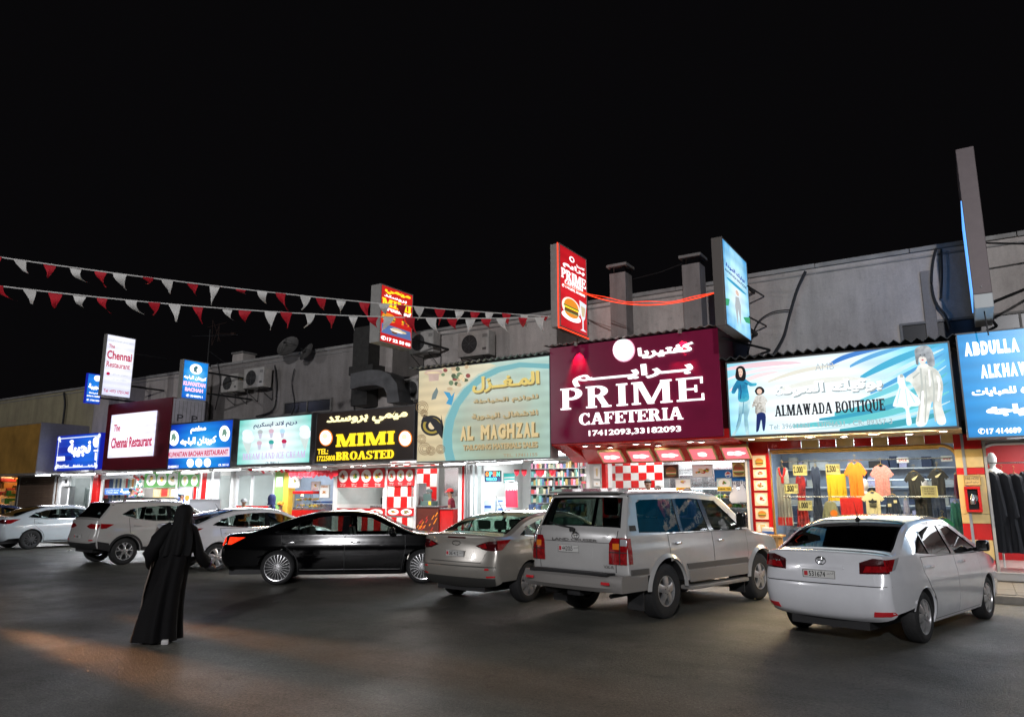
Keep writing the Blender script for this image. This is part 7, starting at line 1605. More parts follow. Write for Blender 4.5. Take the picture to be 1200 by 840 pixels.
s = board('poster', 'round-topped tea poster with yellow band', 'poster', *K(798, 300), *K(890, 380), 17.45, mat('pale sky print', (.45, .62, .62), .5)); s.disc(.5, .62, .40, .34, PWHT, pxm=False); pic(s, .5, .66, .28, .26, 5, plate=None); s.poly([(.04, .06), (.96, .06), (.96, .36), (.04, .36)], PYEL, px=False, y=-.009); s.f('KARAK TEA', .1, .14, .9, .28, PBLK, bold=.02, y=-.014)
# counter: stainless shelves, glass display with lit fruit, bags
g = M(); g.bbox(-2.0, 1.95, .25, .95, FZ, 1.25, .01); ct = g.build('counter', MT['steel'], T); g = M(); g.box(-.6, 1.9, .26, .268, 1.26, 1.95); g.box(-.6, 1.9, .268, .9, 1.945, 1.95); g.build('display_glass', MT['shopglass'], ct)
g = M(); [g.box(-.6, 1.9, .3, .88, 1.46+.22*i, 1.47+.22*i) for i in range(2)]; [g.tube([(-.6+.625*i, .27, 1.26), (-.6+.625*i, .27, 1.95)], .012, 4) for i in range(5)]; g.build('display_shelf', MT['alu'], ct)
g = M(); g.tube([(-.5, .35, 1.92), (1.8, .35, 1.92)], .014, 6); g.build('display_tube', MT['tubeon'], ct)
g = M(); rnd = random.Random(5)
for i in range(90):
    r_ = rnd.uniform(.035, .06); zz_ = 1.25+.22*rnd.randrange(3)+r_*.8; bm = bmesh.new(); bmesh.ops.create_icosphere(bm, subdivisions=1, radius=r_); bmesh.ops.translate(bm, verts=bm.verts, vec=(rnd.uniform(-.5, 1.8), rnd.uniform(.33, .8), zz_)); g.bm(bm, rnd.randrange(6))
tag(g.build('fruit', FOODM, ct, smooth=True), kind='stuff')
g = M(); [g.box(-1.2, 1.9, 2.2, 2.6, 1.4+.35*i, 1.42+.35*i) for i in range(4)]; g.bbox(-.4, .5, 1.4, 1.9, 1.3, 2.3, .03); g.build('kitchen_rack', MT['steel'], T)
for i, (a, b) in enumerate(((908, 405), (950, 400))):
    X0, Z0 = at_y(*K(a, b), 17.5); t_ = thing('carrier_bag', ('left white carrier bag hanging at the counter', 'right white carrier bag hanging at the counter')[i], 'bag', (X0, 17.5, Z0-.16)); g = M()
    g.loft([[(a_*k, b_*k*.4, z_) for a_, b_ in ((-.12, -.12), (.12, -.12), (.12, .12), (-.12, .12))] for k, z_ in ((.7, 0), (1.05, .06), (1, .18), (.55, .3), (.12, .42))]); g.build('bag_body', mat('white plastic', (.75, .75, .75), .4), t_, smooth=True)
    g = M(); g.tube([(-.03, 0, .40), (-.02, 0, .5), (.02, 0, .5), (.03, 0, .40)], .008, 5); g.build('handle', mat('white plastic', (.75, .75, .75), .4), t_)
# picture column, column at left, ledge
FP = [(533, 548), (549.3, 560.3), (561.8, 575), (576.3, 593), (594.3, 609), (610.3, 628)]
for i, (ya, yb) in enumerate(FP):
    o_ = (ya-533)*.055
    s = board('food_picture', ('topmost food panel of the column, round burger on yellow', 'second food panel from the top, pale sandwich strip', 'third food panel of the column, filled rolls', 'fourth food panel of the column, salad plate', 'fifth food panel of the column, single burger', 'lowest food panel of the column, glass of drink')[i], 'picture', 881+o_, ya, 898.5+o_, yb, GY-.10, mat('cream print sheet', (.72, .62, .42), .45), border=.012, case=MT['t_red'], depth=.05, group='food pictures on the column')
    pic(s, .5, .5, .38, .36, 20+i, ('burger', 'dish', 'dish', 'dish', 'burger', 'glass')[i], plate=None if i in (0, 4) else WPP)
xa, _ = at_y(712, 560, GY); g = M(); g.bbox(XB['i']-cx+.0, xa-cx-.02, -.06, .06, FZ, 2.72, .006); g.build('column', MT['t_white'], T); g = M(); g.bbox(xa-cx-.13, xa-cx-.015, -.075, .07, FZ, 2.70, .006); g.build('column_edge', MT['t_red'], T)
for i, (ya, yb) in enumerate(((545.5, 561), (563, 570))):
    s = board('food_picture', ('upper picture on the white column, pink ice cream', 'lower picture on the white column, golden dish')[i], 'picture', 695, ya, 704, yb, GY-.09, WPP, border=.006, depth=.02); pic(s, .5, .5, .28, .36, 40+i, ('glass', 'dish')[i], plate=None)
t_ = thing('wooden_ledge', 'pale wooden ledge stand beside the picture column', 'counter', (at_y(900, 630, 16.9)[0], 16.9, 0)); zz_ = at_y(900, 629, 16.9)[1]
g = M(); g.bbox(-.32, .32, -.22, .3, zz_, zz_+.05, .008); g.build('top', MT['wood'], t_); g = M(); g.bbox(-.28, .26, -.12, .26, .14, zz_-.002, .008); [g.box(-.27, .25, -.13, -.12, .3+.3*i, .32+.3*i) for i in range(3)]; g.build('stand_body', mat('honey panel', (.55, .30, .08), .5, noise=.3), t_)
for sx_ in (-.25, .23): g = M(); g.bbox(sx_-.03, sx_+.03, -.2, -.14, .14, zz_-.002, .004); g.build('leg', MT['wood'], t_)
t_ = thing('napkin_box', 'little white and blue napkin box on the wooden ledge', 'box', (at_y(900, 626, 16.85)[0], 16.85, zz_+.05)); g = M(); g.bbox(-.12, .12, -.06, .06, .0, .07, .006); g.build('base', PBLU, t_); g = M(); g.bbox(-.11, .11, -.05, .05, .071, .16, .01); g.build('napkins', WPP, t_)
t_ = thing('ground_pipe', 'black hose lying at the foot of the ledge beside the white sedan', 'hose', (-3.5, 15.2, 0)); g = M(); P = catmull([(0, -.9, .03, 0), (.2, -.5, .03, 0), (.05, -.3, .05, 0), (.35, .0, .16, 0), (.2, .8, .16, 0)], 6); g.tube([p[:3] for p in P], .025, 6); g.build('hose', MT['trim'], t_, smooth=True)

# --- tailoring shop ------------------------------------------------------------
T, cx = shop('tailoring supplies shop with white frames, packed shelves and tube lights', XB['h'], XB['i'], MT['w_white'], 95, (.92, .97, 1))
soffit(T, cx, XB['h']+.02, -8.95, 2.66, MT['soffit'], 'tube', 4, 60, (.88, .94, 1))
for p_ in (545, 553, 558, 566, 690): vbar(T, cx, 'door_mullion', p_, .07, GY, FZ, 2.64, MT['alu'])
pane(T, cx, 553, 566, GY+.01, FZ, 2.6)
g = M(); x0_, x1_ = at_y(500+500/7.5+0, 560, 19.2)[0], at_y(690, 560, 19.2)[0]
def SX(a, b): return (540+a/7.5, 530+b/7.5)
sh = M(); [sh.box(-1.3, 2.1, 2.6, 2.95, .5+.26*i, .515+.26*i) for i in range(10)]; [sh.box(-1.3+.85*i, -1.28+.85*i, 2.6, 2.95, .4, 2.9) for i in range(5)]; [sh.box(1.3, 2.1, .9, 1.3, 1.55+.2*i, 1.56+.2*i) for i in range(6)]; sh.build('shelf', MT['alu_g'], T)
rnd = random.Random(77); gm = [mat('goods '+str(i), c_, .6) for i, c_ in enumerate([(.45, .38, .25), (.10, .16, .10), (.5, .06, .06), (.6, .58, .5), (.06, .10, .20), (.30, .20, .06), (.55, .25, .35), (.12, .30, .28), (.03, .03, .03)])]
g = M()
for i in range(9):
    xx = -1.27
    while xx < 2.05: w_ = rnd.uniform(.04, .11); g.box(xx, xx+w_-.008, 2.60+rnd.uniform(0, .05), 2.9, .517+.26*i, .517+.26*i+rnd.uniform(.10, .23), rnd.randrange(9)); xx += w_
for i in range(6):
    xx = 1.32
    while xx < 2.05: w_ = rnd.uniform(.05, .08); g.box(xx, xx+w_-.01, .92, 1.25, 1.562+.2*i, 1.562+.2*i+rnd.uniform(.1, .16), rnd.choice([0, 2, 3, 3, 6, 8])); xx += w_
for i in range(60):
    xx, zz_ = rnd.uniform(-.5, 1.5), 1.2; w_ = rnd.uniform(.05, .12); g.box(xx, xx+w_, .9+rnd.uniform(0, .3), 1.3, zz_, zz_+rnd.uniform(.1, .35), rnd.choice([1, 4, 7, 8, 6, 5]))
tag(g.build('shelf_goods', gm, T), kind='stuff')
g = M(); g.bbox(-.6, 1.7, .85, 1.45, FZ, 1.2, .01); g.build('counter', MT['w_white'], T)
s = board('open_sign', 'lit OPEN sign with coloured letters on a dark panel', 'sign', *SX(212, 163), *SX(352, 256), GY-.12, mat('open sign panel', (.01, .03, .08), .3), border=.01, case=PBLK)
for i, (ch, c_) in enumerate(zip('OPEN', ((1, .30, .02), (.1, .8, .9), (1, .15, .05), (.1, .9, .5)))): s.f(ch, .06+.23*i, .50, .25+.23*i, .92, glow('lit letter %d' % i, c_, 1.8), name='letter', bold=.05)
s.f('WELCO', .08, .10, .75, .40, glow('lit cyan', (.1, .75, 1), 1.6), bold=.05)
s = board('shop_poster', 'teal striped panel above the flag', 'poster', *SX(375, 180), *SX(478, 266), GY+.1, mat('teal print', (.03, .25, .28), .4)); [s.poly([(.05, .15+.3*i), (.95, .18+.3*i), (.95, .30+.3*i), (.05, .27+.3*i)], WPP, px=False) for i in range(2)]
(fx0, fz1), (fx1, fz0) = at_y(*SX(398, 262), GY-.15), at_y(*SX(500, 482), GY-.15)
t_ = thing('flag', 'white and maroon flag with serrated edge hanging in the doorway', 'flag', ((fx0+fx1)/2, GY-.15, fz0)); w, h = fx1-fx0, fz1-fz0
MRF = mat('flag maroon', (.50, .012, .04), .7, noise=.1); zs_ = h*.66; n = 5
zig = [(-w/2+w*i/(2*n), zs_+(h*.10 if i % 2 else -.0)) for i in range(2*n+1)]
fl = lambda x, z: (x, .03*math.sin(x*14+z*3), z)
g = M(); fill_map([(-w/2, 0), (w/2, 0)]+zig[::-1], [], frange(-w/2, w/2, w/8), frange(0, h, h/8), fl, g); g.build('maroon_field', MRF, t_, smooth=True)
g = M(); fill_map([(-w/2, h), ]+zig+[(w/2, h)], [], frange(-w/2, w/2, w/8), frange(0, h, h/8), fl, g); g.build('white_field', WPP, t_, smooth=True); g = M(); g.tube([(-w/2-.03, 0, h+.01), (w/2+.03, 0, h+.01)], .012, 6); g.build('rod', MT['steel'], t_)
for i, (a0, b0, a1, b1) in enumerate(((187, 420, 300, 535), (316, 392, 392, 460), (316, 462, 392, 535))):
    p, q = SX(a0, b0), SX(a1, b1); (x0_, z1_), (x1_, z0_) = at_y(*p, GY+.25), at_y(*q, GY+.25); t_ = thing('carton', ('wide white carton inside the tailoring shop door', 'upper small white carton of the pair by the flag', 'lower small white carton of the pair by the flag')[i], 'box', (x0_, GY+.25, z0_-(0 if i != 1 else 0))); g = M(); g.bbox(0, x1_-x0_, 0, .35, 0, z1_-z0_-.004, .01); g.build('carton_body', mat('pale blue carton', (.50, .58, .64), .6), t_); g = M(); g.box(.05, (x1_-x0_)*.7, -.003, 0, (z1_-z0_)*.4, (z1_-z0_)*.6); g.build('carton_label', PBLU, t_)
g = M(); g.bbox(-1.75, -.6, .24, .62, FZ, at_y(*SX(187, 535), GY+.25)[1]-.003, .01); g.build('low_counter', MT['w_white'], T)
for i, a in enumerate((490, 555, 680, 710, 800)):
    X0, Z0 = at_y(*SX(a, 150), GY-.2); t_ = thing('pennant_scrap', 'small red cloth pennant hanging under the tailoring shop soffit, '+('first from the OPEN sign', 'second from the OPEN sign', 'in the middle of the five', 'second from the white column', 'nearest the white column')[i], 'pennant', (X0, GY-.2, Z0-.16), 0, 'small red pennants under the soffit'); g = M(); g.add([(-.09, 0, .16), (.09, .01, .16), (.06, .03, .04), (0, .01, -.02), (-.05, -.02, .05)], [(0, 1, 2, 3, 4)]); g.build('cloth_scrap', RC, t_)

# --- broasted shop: open kitchen at the right, picture windows at the left -------
T, cx = shop('fried chicken shop with red and white checks, picture windows and open kitchen', XB['g'], XB['h'], MT['w_white'], 70, (1, .97, .95), back=MT['w_white'], byk=19.8)
soffit(T, cx, XB['g']+.02, XB['h']-.02, 2.66, MT['soffit'], 'round', 6, 55, (1, .95, .92))
def MX(a, b): return (340+a/4.668, 520+b/4.668)
for a in (255, 520, 684, 672): vbar(T, cx, 'frame_post', MX(a, 0)[0], .08 if a != 520 else .13, GY, .14, 2.64, MT['alu'])
g = M(); g.bbox(XB['g']-cx+.05, XB['h']-cx-.05, -.05, .03, 2.56, 2.64, .008); g.build('frame_head', MT['alu'], T)
def menu(label, a0, b0, a1, b1, n, seed, kinds=('dish',), textu=True):
    s = board('menu_board', label, 'menu board', *MX(a0, b0), *MX(a1, b1), GY-.07, RDP, border=.01, case=MT['t_red'], depth=.04)
    for i in range(n):
        u = (i+.5)/n; pic(s, u, .60 if textu else .5, .42/n, .34 if textu else .40, seed+i, kinds[i % len(kinds)])
        if textu: s.f(('وجبة', 'دجاج', 'ساندويش', 'سلطة')[i % 4], u-.24/n, .13, u+.24/n, .21, WPP, bold=.02, name='lettering'); s.f('BD 1.200', u-.2/n, .05, u+.2/n, .10, WPP, bold=.02)
    return s
menu('wide red menu board with four oval pictures over the kitchen window', 262, 138, 512, 236, 4, 50); menu('narrow red menu board with three oval pictures over the checks', 534, 138, 676, 228, 3, 60)
s = menu('wide red picture band with three flat ovals under the kitchen window', 256, 350, 514, 396, 3, 70, textu=False); s = menu('narrow red picture band with two ovals under the checks', 530, 350, 672, 394, 2, 80, textu=False)
pane(T, cx, MX(258, 0)[0], MX(512, 0)[0], GY, 1.5, 2.55)
xa, za = at_y(*MX(534, 229), GY-.03); xb, zb = at_y(*MX(676, 350), GY-.03)
g = M(); g.box(xa-cx, xb-cx, -.014, .03, .14, 2.5); g.build('panel_wall', MT['w_white'], T)
checker(T, cx, xa, xb, zb, za, GY-.03, 4, 2, A=MT['t_white'], Bm=MT['t_red'], ph=1)
zb2 = at_y(*MX(600, 400), GY-.03)[1]
for (qa, qb, z_) in ((xa, xb, zb2), (at_y(*MX(258, 0), GY)[0], at_y(*MX(512, 0), GY)[0], zb2)):
    n = 5 if qa == xa else 8; g = None
    for i in range(n):
        g = M(); w_ = (qb-qa)/n; g.bbox(qa-cx+i*w_+.002, qa-cx+(i+1)*w_-.002, -.06, -.016, .15, z_, .004); g.build('stripe_panel', MT['t_red'] if i % 2 else MT['t_white'], T)
g = M(); g.box(at_y(*MX(258, 0), GY)[0]-cx, xa-cx, -.014, .03, .14, 1.3); g.build('panel_wall', MT['w_white'], T)
# kitchen things behind the window
g = M(); g.bbox(-1.5, -.1, .5, 1.2, FZ, 1.45, .01); g.bbox(-1.0, -.1, .6, 1.1, 1.455, 1.75, .03); [g.bbox(x_, x_+.14, .6, 1.0, 1.455, 2.15, .01) for x_ in (-1.05, .28)]; g.build('fryer_line', MT['steel'], T)
g = M(); g.bbox(-1.0, -.15, .45, .5, 1.5, 1.7, .01); g.build('fryer_front', PBLK, T)
xa2, xb2 = at_y(*MX(690, 150), 19.0)[0], at_y(*MX(790, 150), 19.0)[0]
g = M(); g.box(xa2-cx-1.2, xb2-cx+.1, 1.72, 1.8, FZ, 2.95); g.build('kitchen_partition', MT['w_white'], T)
checker(T, cx, xa2-1.1, xb2+.1, 1.2, 2.9, 19.0, 7, 4, ph=1)
g = M(); P = [(.75, 2.9), (1.85, 2.9), (1.9, 2.0), (1.75, 1.75), (.75, 1.75)]; g.prism([(a, b) for a, b in P], 1.5, 2.2); g.build('extractor_hood', MT['steel'], T)
(x0_, z1_), (x1_, z0_) = at_y(*MX(690, 345), GY+.05), at_y(*MX(810, 512), GY+.05)
t_ = thing('service_counter', 'dark brown counter with orange streaks at the open kitchen', 'counter', (x0_, GY+.05, .3)); w, h = x1_-x0_, z1_-.3
g = M(); g.bbox(0, w, 0, .5, 0, h, .01); g.build('counter_body', mat('dark brown panel', (.09, .015, .008), .35, noise=.2), t_); g = M(); rnd = random.Random(6)
for i in range(26):
    a_, b_ = rnd.uniform(.02, w-.12), rnd.uniform(.05, h-.2); l_ = rnd.uniform(.05, .2); g.prism([(a_, b_), (a_+.03, b_), (min(w-.01, a_+.03+l_*.7), b_+l_), (min(w-.012, a_+l_*.7), b_+l_)], -.002-.0002*i, -.001, rnd.randrange(2))
g.build('printed_streak', [FOODM[4], mat('streak orange', (.85, .25, .01), .4)], t_)
g = M(); g.bbox(-.02, w+.01, -.03, .52, h+.001, h+.04, .008); g.build('counter_top', MT['steel'], t_)
(x2_, z2_) = at_y(*MX(812, 357), GY+.1); (x3_, _) = at_y(*MX(892, 357), GY+.1)
t_ = thing('service_counter', 'plain red counter beside the man in the red cap', 'counter', (x2_, GY+.1, .3)); g = M(); g.bbox(0, x3_-x2_, 0, .5, 0, z2_-.3, .01); g.build('counter_body', MT['t_red'], t_); g = M(); g.bbox(-.0, x3_-x2_+.02, -.03, .52, z2_-.299, z2_-.26, .008); g.build('counter_top', MT['steel'], t_)
t_ = thing('cash_register', 'grey green till standing on the streaked counter', 'till', (x0_+.25, GY+.2, z1_+.04)); g = M(); g.bbox(-.22, .22, 0, .3, 0, .14, .01); g.build('base', mat('till green', (.08, .13, .12), .4), t_); g = M(); g.bbox(-.2, .1, .1, .14, .141, .36, .01); g.build('screen', mat('till green', (.08, .13, .12), .4), t_); g = M(); g.bbox(.1, .2, -.01, .0, .02, .13, .004); g.build('sticker', FOODM[5], t_)
(x4_, _), (x5_, _) = at_y(*MX(926, 200), GY-.05), at_y(*MX(950, 200), GY-.05)
g = M(); g.bbox(x4_-cx, x5_-cx, -.06, .10, .14, 2.6, .01); g.build('red_jamb', MT['t_red'], T); g = M(); [g.bbox(x5_-cx+.03+i*.08, x5_-cx+.06+i*.08, -.04, .04, .14, 2.62, .004) for i in range(3)]; g.build('shutter_guide', MT['alu_g'], T)

# --- snack kiosk and ice cream shop ----------------------------------------------
T, cx = shop('ice cream shop with white aluminium door, green wall and yellow column', XB['f'], XB['g'], MT['w_white'], 70, (.95, .98, 1), back=MT['w_blue'], byk=19.6)
soffit(T, cx, XB['f']+.02, XB['g']-.02, 2.70, MT['soffit'], 'tube', 3, 50, (.95, .97, 1))
def IX(a, b): return (240+a/7.5, 530+b/7.5)
for a, w_ in ((285, .14), (418, .12), (612, .05)): vbar(T, cx, 'door_frame_post', IX(a, 0)[0], w_, GY, .14, 2.68, MT['alu'])
pane(T, cx, IX(300, 0)[0], IX(405, 0)[0], GY, .3, 2.5); pane(T, cx, IX(432, 0)[0], IX(610, 0)[0], GY+.01, .3, 2.5)
g = M(); g.bbox(at_y(IX(270, 0)[0], 560, GY)[0]-cx, at_y(IX(615, 0)[0], 560, GY)[0]-cx, -.04, .04, 2.48, 2.66, .01); g.build('door_head', MT['alu'], T)
g = M(); g.box(at_y(IX(300, 0)[0], 560, GY)[0]-cx, at_y(IX(600, 0)[0], 560, GY)[0]-cx, -.03, .03, 1.28, 1.42); g.build('red_band', MT['t_red'], T)
for nm, a0, a1, mm in (('green_column', 618, 695, 'w_green'), ('yellow_column', 697, 740, 'w_yellow')):
    xa_, xb_ = at_y(IX(a0, 0)[0], 560, GY-.1)[0], at_y(IX(a1, 0)[0], 560, GY-.1)[0]; g = M(); g.bbox(xa_-cx, xb_-cx, -.1, .2, .14, 2.68, .01); g.build(nm, MT[mm], T)
pbox(T, cx, 'notice_sheet', *IX(630, 215), *IX(680, 300), GY-.115, .01, WPP)
s = board('poster', 'white poster with a fried dish on the yellow column', 'poster', *IX(742, 198), *IX(832, 310), GY-.2, WPP); pic(s, .5, .55, .3, .3, 90, plate=None)
s = board('poster', 'small framed menu poster hung over the snack counter', 'poster', *IX(938, 254), *IX(1012, 332), GY+.1, WPP); pic(s, .5, .55, .3, .3, 91, plate=None); s.f('SNACK', .2, .1, .8, .2, PRED, bold=.02)
s = board('poster', 'tall menu poster with an orange heading over the snack counter', 'poster', *IX(1012, 284), *IX(1092, 398), GY+.05, WPP); s.f('MENU', .15, .78, .85, .92, FOODM[0], bold=.03); pic(s, .5, .42, .36, .26, 92, plate=None)
(x0_, z1_), (x1_, z0_) = at_y(*IX(778, 338), GY-.1), at_y(*IX(942, 505), GY-.1)
for i in range(2):
    w = (x1_-x0_)/2-.03; t_ = thing('food_warmer', ('left heated snack cabinet with a red roof and glowing lamp', 'right heated snack cabinet with a red roof')[i], 'cabinet', (x0_+i*(w+.05), GY-.1, z0_)); h = z1_-z0_
    g = M(); g.bbox(-.02, w+.02, -.02, .42, h-.10, h, .02); g.build('roof', MT['t_red'], t_, smooth=True); g = M(); g.bbox(0, w, 0, .4, 0, .08, .01); [g.tube([(a_, b_, .08), (a_, b_, h-.1)], .01, 4) for a_ in (.01, w-.01) for b_ in (.01, .39)]; g.build('frame', MT['steel'], t_)
    g = M(); [g.box(.01, w-.01, .005, .01, .08, h-.1)]; g.build('pane', MT['shopglass'], t_); g = M(); rnd = random.Random(i)
    for k in range(30): bm = bmesh.new(); bmesh.ops.create_icosphere(bm, subdivisions=1, radius=.035); bmesh.ops.translate(bm, verts=bm.verts, vec=(rnd.uniform(.05, w-.05), rnd.uniform(.06, .34), rnd.choice((.11, .15, .33, .36)))); g.bm(bm, rnd.choice((0, 3, 5)))
    tag(g.build('fried_snacks', FOODM, t_, smooth=True), kind='stuff')
    if i == 0: g = M(); g.lathe([(.03, 0), (.05, -.06)], 10, c=(w/2, .2, h-.11)); g.build('heat_lamp', glow('heat lamp', (1, .65, .30), 8), t_)
    g = M(); g.bbox(-.02, w+.02, 0, .44, -z0_+.3, -.005, .01); g.build('cabinet_base', MT['t_red'], t_)
pbox(T, cx, 'blue_band', *IX(945, 428), *IX(1150, 444), GY+.3, .03, PBLU)
g = M(); g.bbox(at_y(IX(945, 0)[0], 560, GY+.3)[0]-cx, 2.45, .2, .7, .3, 1.5, .01); g.build('snack_counter', MT['steel'], T)
t_ = thing('cloth_garland', 'crowded garland of red and white flags under the ice cream sign', 'garland', (0, 0, 0)); rnd = random.Random(9); cnt = 0
for a in range(380, 1150, 27):
    for row in range(2):
        if row == 1 and a < 745: continue
        aa = a+rnd.uniform(-8, 8); bb = (128 if row == 0 else 165)+rnd.uniform(-6, 8)
        X0, Z0 = at_y(*IX(aa, bb), GY-.35-.1*row); w_ = rnd.uniform(.09, .14); h_ = rnd.uniform(.14, .24)
        g = M(); g.add([(X0-w_, GY-.35-.1*row, Z0), (X0+w_, GY-.33-.1*row, Z0+.01), (X0+w_*.8, GY-.30-.1*row, Z0-h_*.7), (X0+.02, GY-.36-.1*row, Z0-h_), (X0-w_*.7, GY-.37-.1*row, Z0-h_*.6)], [(0, 1, 2, 3, 4)]); g.build('pennant', RC if (cnt % 2) else WC, t_); cnt += 1
g = M(); (xa_, za_), (xb_, zb_) = at_y(*IX(375, 126), GY-.34), at_y(*IX(1150, 118), GY-.34); g.tube([(xa_, GY-.34, za_), (xb_, GY-.34, zb_)], .01, 4); g.build('string', WC, t_)

# --- blue signed restaurant ------------------------------------------------------
T, cx = shop('restaurant with white door frames and red and white stripes under the blue sign', XB['e'], XB['f'], MT['w_white'], 70, (.95, .98, 1), back=MT['w_grey'], byk=19.6)
soffit(T, cx, XB['e']+.02, XB['f']-.02, 2.68, MT['soffit'], 'tube', 3, 55, (.9, .95, 1))
for p_, w_ in ((254, .35), (271.5, .08), (247, .08), (233, .06)): vbar(T, cx, 'door_frame_post', p_, w_, GY, .14, 2.66, MT['alu'])
pane(T, cx, 257, 271, GY, .3, 2.5)
for i, (p0_, p1_, mm) in enumerate(((227, 230, 't_red'), (230.5, 233, 't_white'), (236, 241, 't_red'), (241.5, 246, 't_white'))):
    xa_, xb_ = at_y(p0_, 575, GY-.02)[0], at_y(p1_, 575, GY-.02)[0]; g = M(); g.bbox(xa_-cx, xb_-cx, -.03, .02, .14, 2.62, .005); g.build('striped_panel', MT[mm], T)
s = board('menu_board', 'green board with two tall drinks beside the striped panels', 'menu board', 211, 556, 233.5, 570, GY-.08, mat('green print', (.03, .28, .04), .4)); pic(s, .27, .5, .16, .42, 3, 'glass', plate=WPP); pic(s, .74, .5, .16, .42, 3, 'glass', plate=WPP)
s = board('banner', 'blank white banner panel standing behind the parked cars', 'banner', 222.5, 584.5, 257.5, 600.5, 16.6, mat('white vinyl', (.72, .73, .78), .5)); g = M(); [g.box(a_, a_+.04, .0, .04, -s.z0+.14, -.005) for a_ in (.05, s.w-.09)]; g.build('leg', MT['alu_g'], s.T)
s = board('poster', 'pale poster with two cooks under the green drinks board', 'poster', 207, 571, 224, 592, GY-.05, mat('pale lilac print', (.55, .55, .62), .5)); s.disc(.35, .6, .16, .18, FOODM[1], 'printed_cook', pxm=False); s.poly([(.1, .1), (.6, .1), (.5, .45), (.2, .45)], PBLU, 'printed_cook', px=False); s.disc(.72, .42, .14, .16, FOODM[0], 'printed_cook', pxm=False)

# --- maroon signed restaurant ------------------------------------------------------
T, cx = shop('restaurant with a wide bright window of coloured cloth and green food board', XB['d'], XB['e'], MT['w_white'], 80, (1, .98, .95), back=MT['w_white'], byk=19.6)
soffit(T, cx, XB['d']+.02, XB['e']-.02, 2.70, MT['soffit'], 'tube', 3, 60, (.95, .97, 1))
for p_, w_ in ((119.5, .12), (160, .06), (166, .06)): vbar(T, cx, 'window_post', p_, w_, GY, .14, 2.68, MT['alu'])
g = M(); g.bbox(-2.55, 2.9, -.04, .04, 2.48, 2.66, .01); g.build('window_head', MT['alu'], T)
g = M(); g.bbox(-2.55, 2.9, -.03, .03, .14, .7, .01); g.build('stall_riser', MT['alu'], T)
pane(T, cx, 121, 159, GY, .7, 2.5)
rnd = random.Random(31)
for i in range(17):
    a_ = 123+i*2.1; (xa_, z1_), (xb_, z0_) = at_y(a_, 561.5-.2*rnd.random()*10, GY+.25), at_y(a_+2.0, 592, GY+.25)
    g = M(); g.bbox(xa_-cx, xb_-cx, .25+.012*i, .30+.012*i, z0_, z1_, .01); g.build('hanging_cloth', rnd.choice([gm[0], gm[2], gm[4], gm[3], PBLU, FOODM[0], gm[7], WPP]), T)
s = board('banner', 'blue banner with white Arabic lettering in the bright window', 'banner', 123, 572, 158, 579.5, GY-.05, mat('banner blue', (.01, .12, .50), .4)); s.f('نجيبة', .52, .15, .90, .9, WPP, bold=.05); s.f('للخياطة والتفصيل', .05, .55, .48, .8, WPP, bold=.02); s.f('17251280', .08, .2, .46, .45, WPP, bold=.02)
s = board('menu_board', 'green food board with three round dishes', 'menu board', 170, 552.5, 210.5, 571, GY-.08, mat('green print', (.03, .28, .04), .4))
for i in range(3): pic(s, .20+.30*i, .52, .135, .40, 100+i)
for i, (a0, b0, a1, b1) in enumerate(((180.5, 571, 188, 583), (188.6, 571, 197, 583), (200, 571, 206, 583))):
    s = board('picture_frame', ('left framed red picture under the green food board', 'middle framed red picture under the green food board', 'right framed red picture under the green food board')[i], 'picture', a0, b0, a1, b1, GY-.03, (gm[0], PRED, WPP)[i], border=.05, case=MT['t_cream']); 
g = M(); rnd = random.Random(8)
for i in range(46): bm = bmesh.new(); bmesh.ops.create_icosphere(bm, subdivisions=1, radius=rnd.uniform(.04, .08)); p_ = at_y(rnd.uniform(158.5, 168), rnd.uniform(556, 595), GY-.12); bmesh.ops.translate(bm, verts=bm.verts, vec=(p_[0], GY-.12+rnd.uniform(-.06, .06), p_[1])); g.bm(bm, rnd.randrange(3))
tag(g.build('flower_garland', [gm[2], WPP, gm[7]], smooth=True), 'dense garland of red and white flowers beside the green food board', 'garland', kind=None)
g = M(); g.bbox(at_y(109, 575, GY-.1)[0]-cx-.0, at_y(114.5, 575, GY-.1)[0]-cx, -.15, .1, .14, 2.68, .01); g.build('red_pillar', MT['t_red'], T)

# --- first tailor shop, shutter, far end ---------------------------------------------
T, cx = shop('narrow tailor shop with white door and grey glass under the blue sign', XB['c'], XB['d'], MT['w_grey'], 45, (1, 1, 1), back=MT['w_white'], byk=19.4)
soffit(T, cx, XB['c']+.02, XB['d']-.02, 2.72, MT['soffit'], 'tube', 2, 40, (.95, .97, 1))
for p_, w_ in ((66, .25), (71, .2), (81.5, .08), (107, .1)): vbar(T, cx, 'door_frame_post', p_, w_, GY, .14, 2.7, MT['alu'])
pbox(T, cx, 'electric_meter', 73, 560, 80, 569, GY-.14, .12, MT['alu'], .01); pbox(T, cx, 'meter_window', 76, 562, 78.5, 566, GY-.15, .01, PBLK); pbox(T, cx, 'door_leaf', 72.5, 570, 81, 640, GY, .05, MT['alu_g'])
pane(T, cx, 82, 107, GY, .3, 2.55)
g = M(); rnd = random.Random(4)
for i in range(12): g.bbox(-.9+.2*i, -.75+.2*i, .9, 1.1, .8, 2.1+rnd.uniform(0, .2), .03)
tag(g.build('hanging_gown', mat('pale gowns', (.35, .38, .37), .7, noise=.3), T), kind='stuff')
T, cx = shop('closed shop with a brown roller shutter', XB['b'], XB['c'], MT['plaster_d'], 3, (1, .9, .8))
x1_ = at_y(66, 580, GY-.05)[0]; x0_ = at_y(22, 580, GY-.05)[0]
sl = None
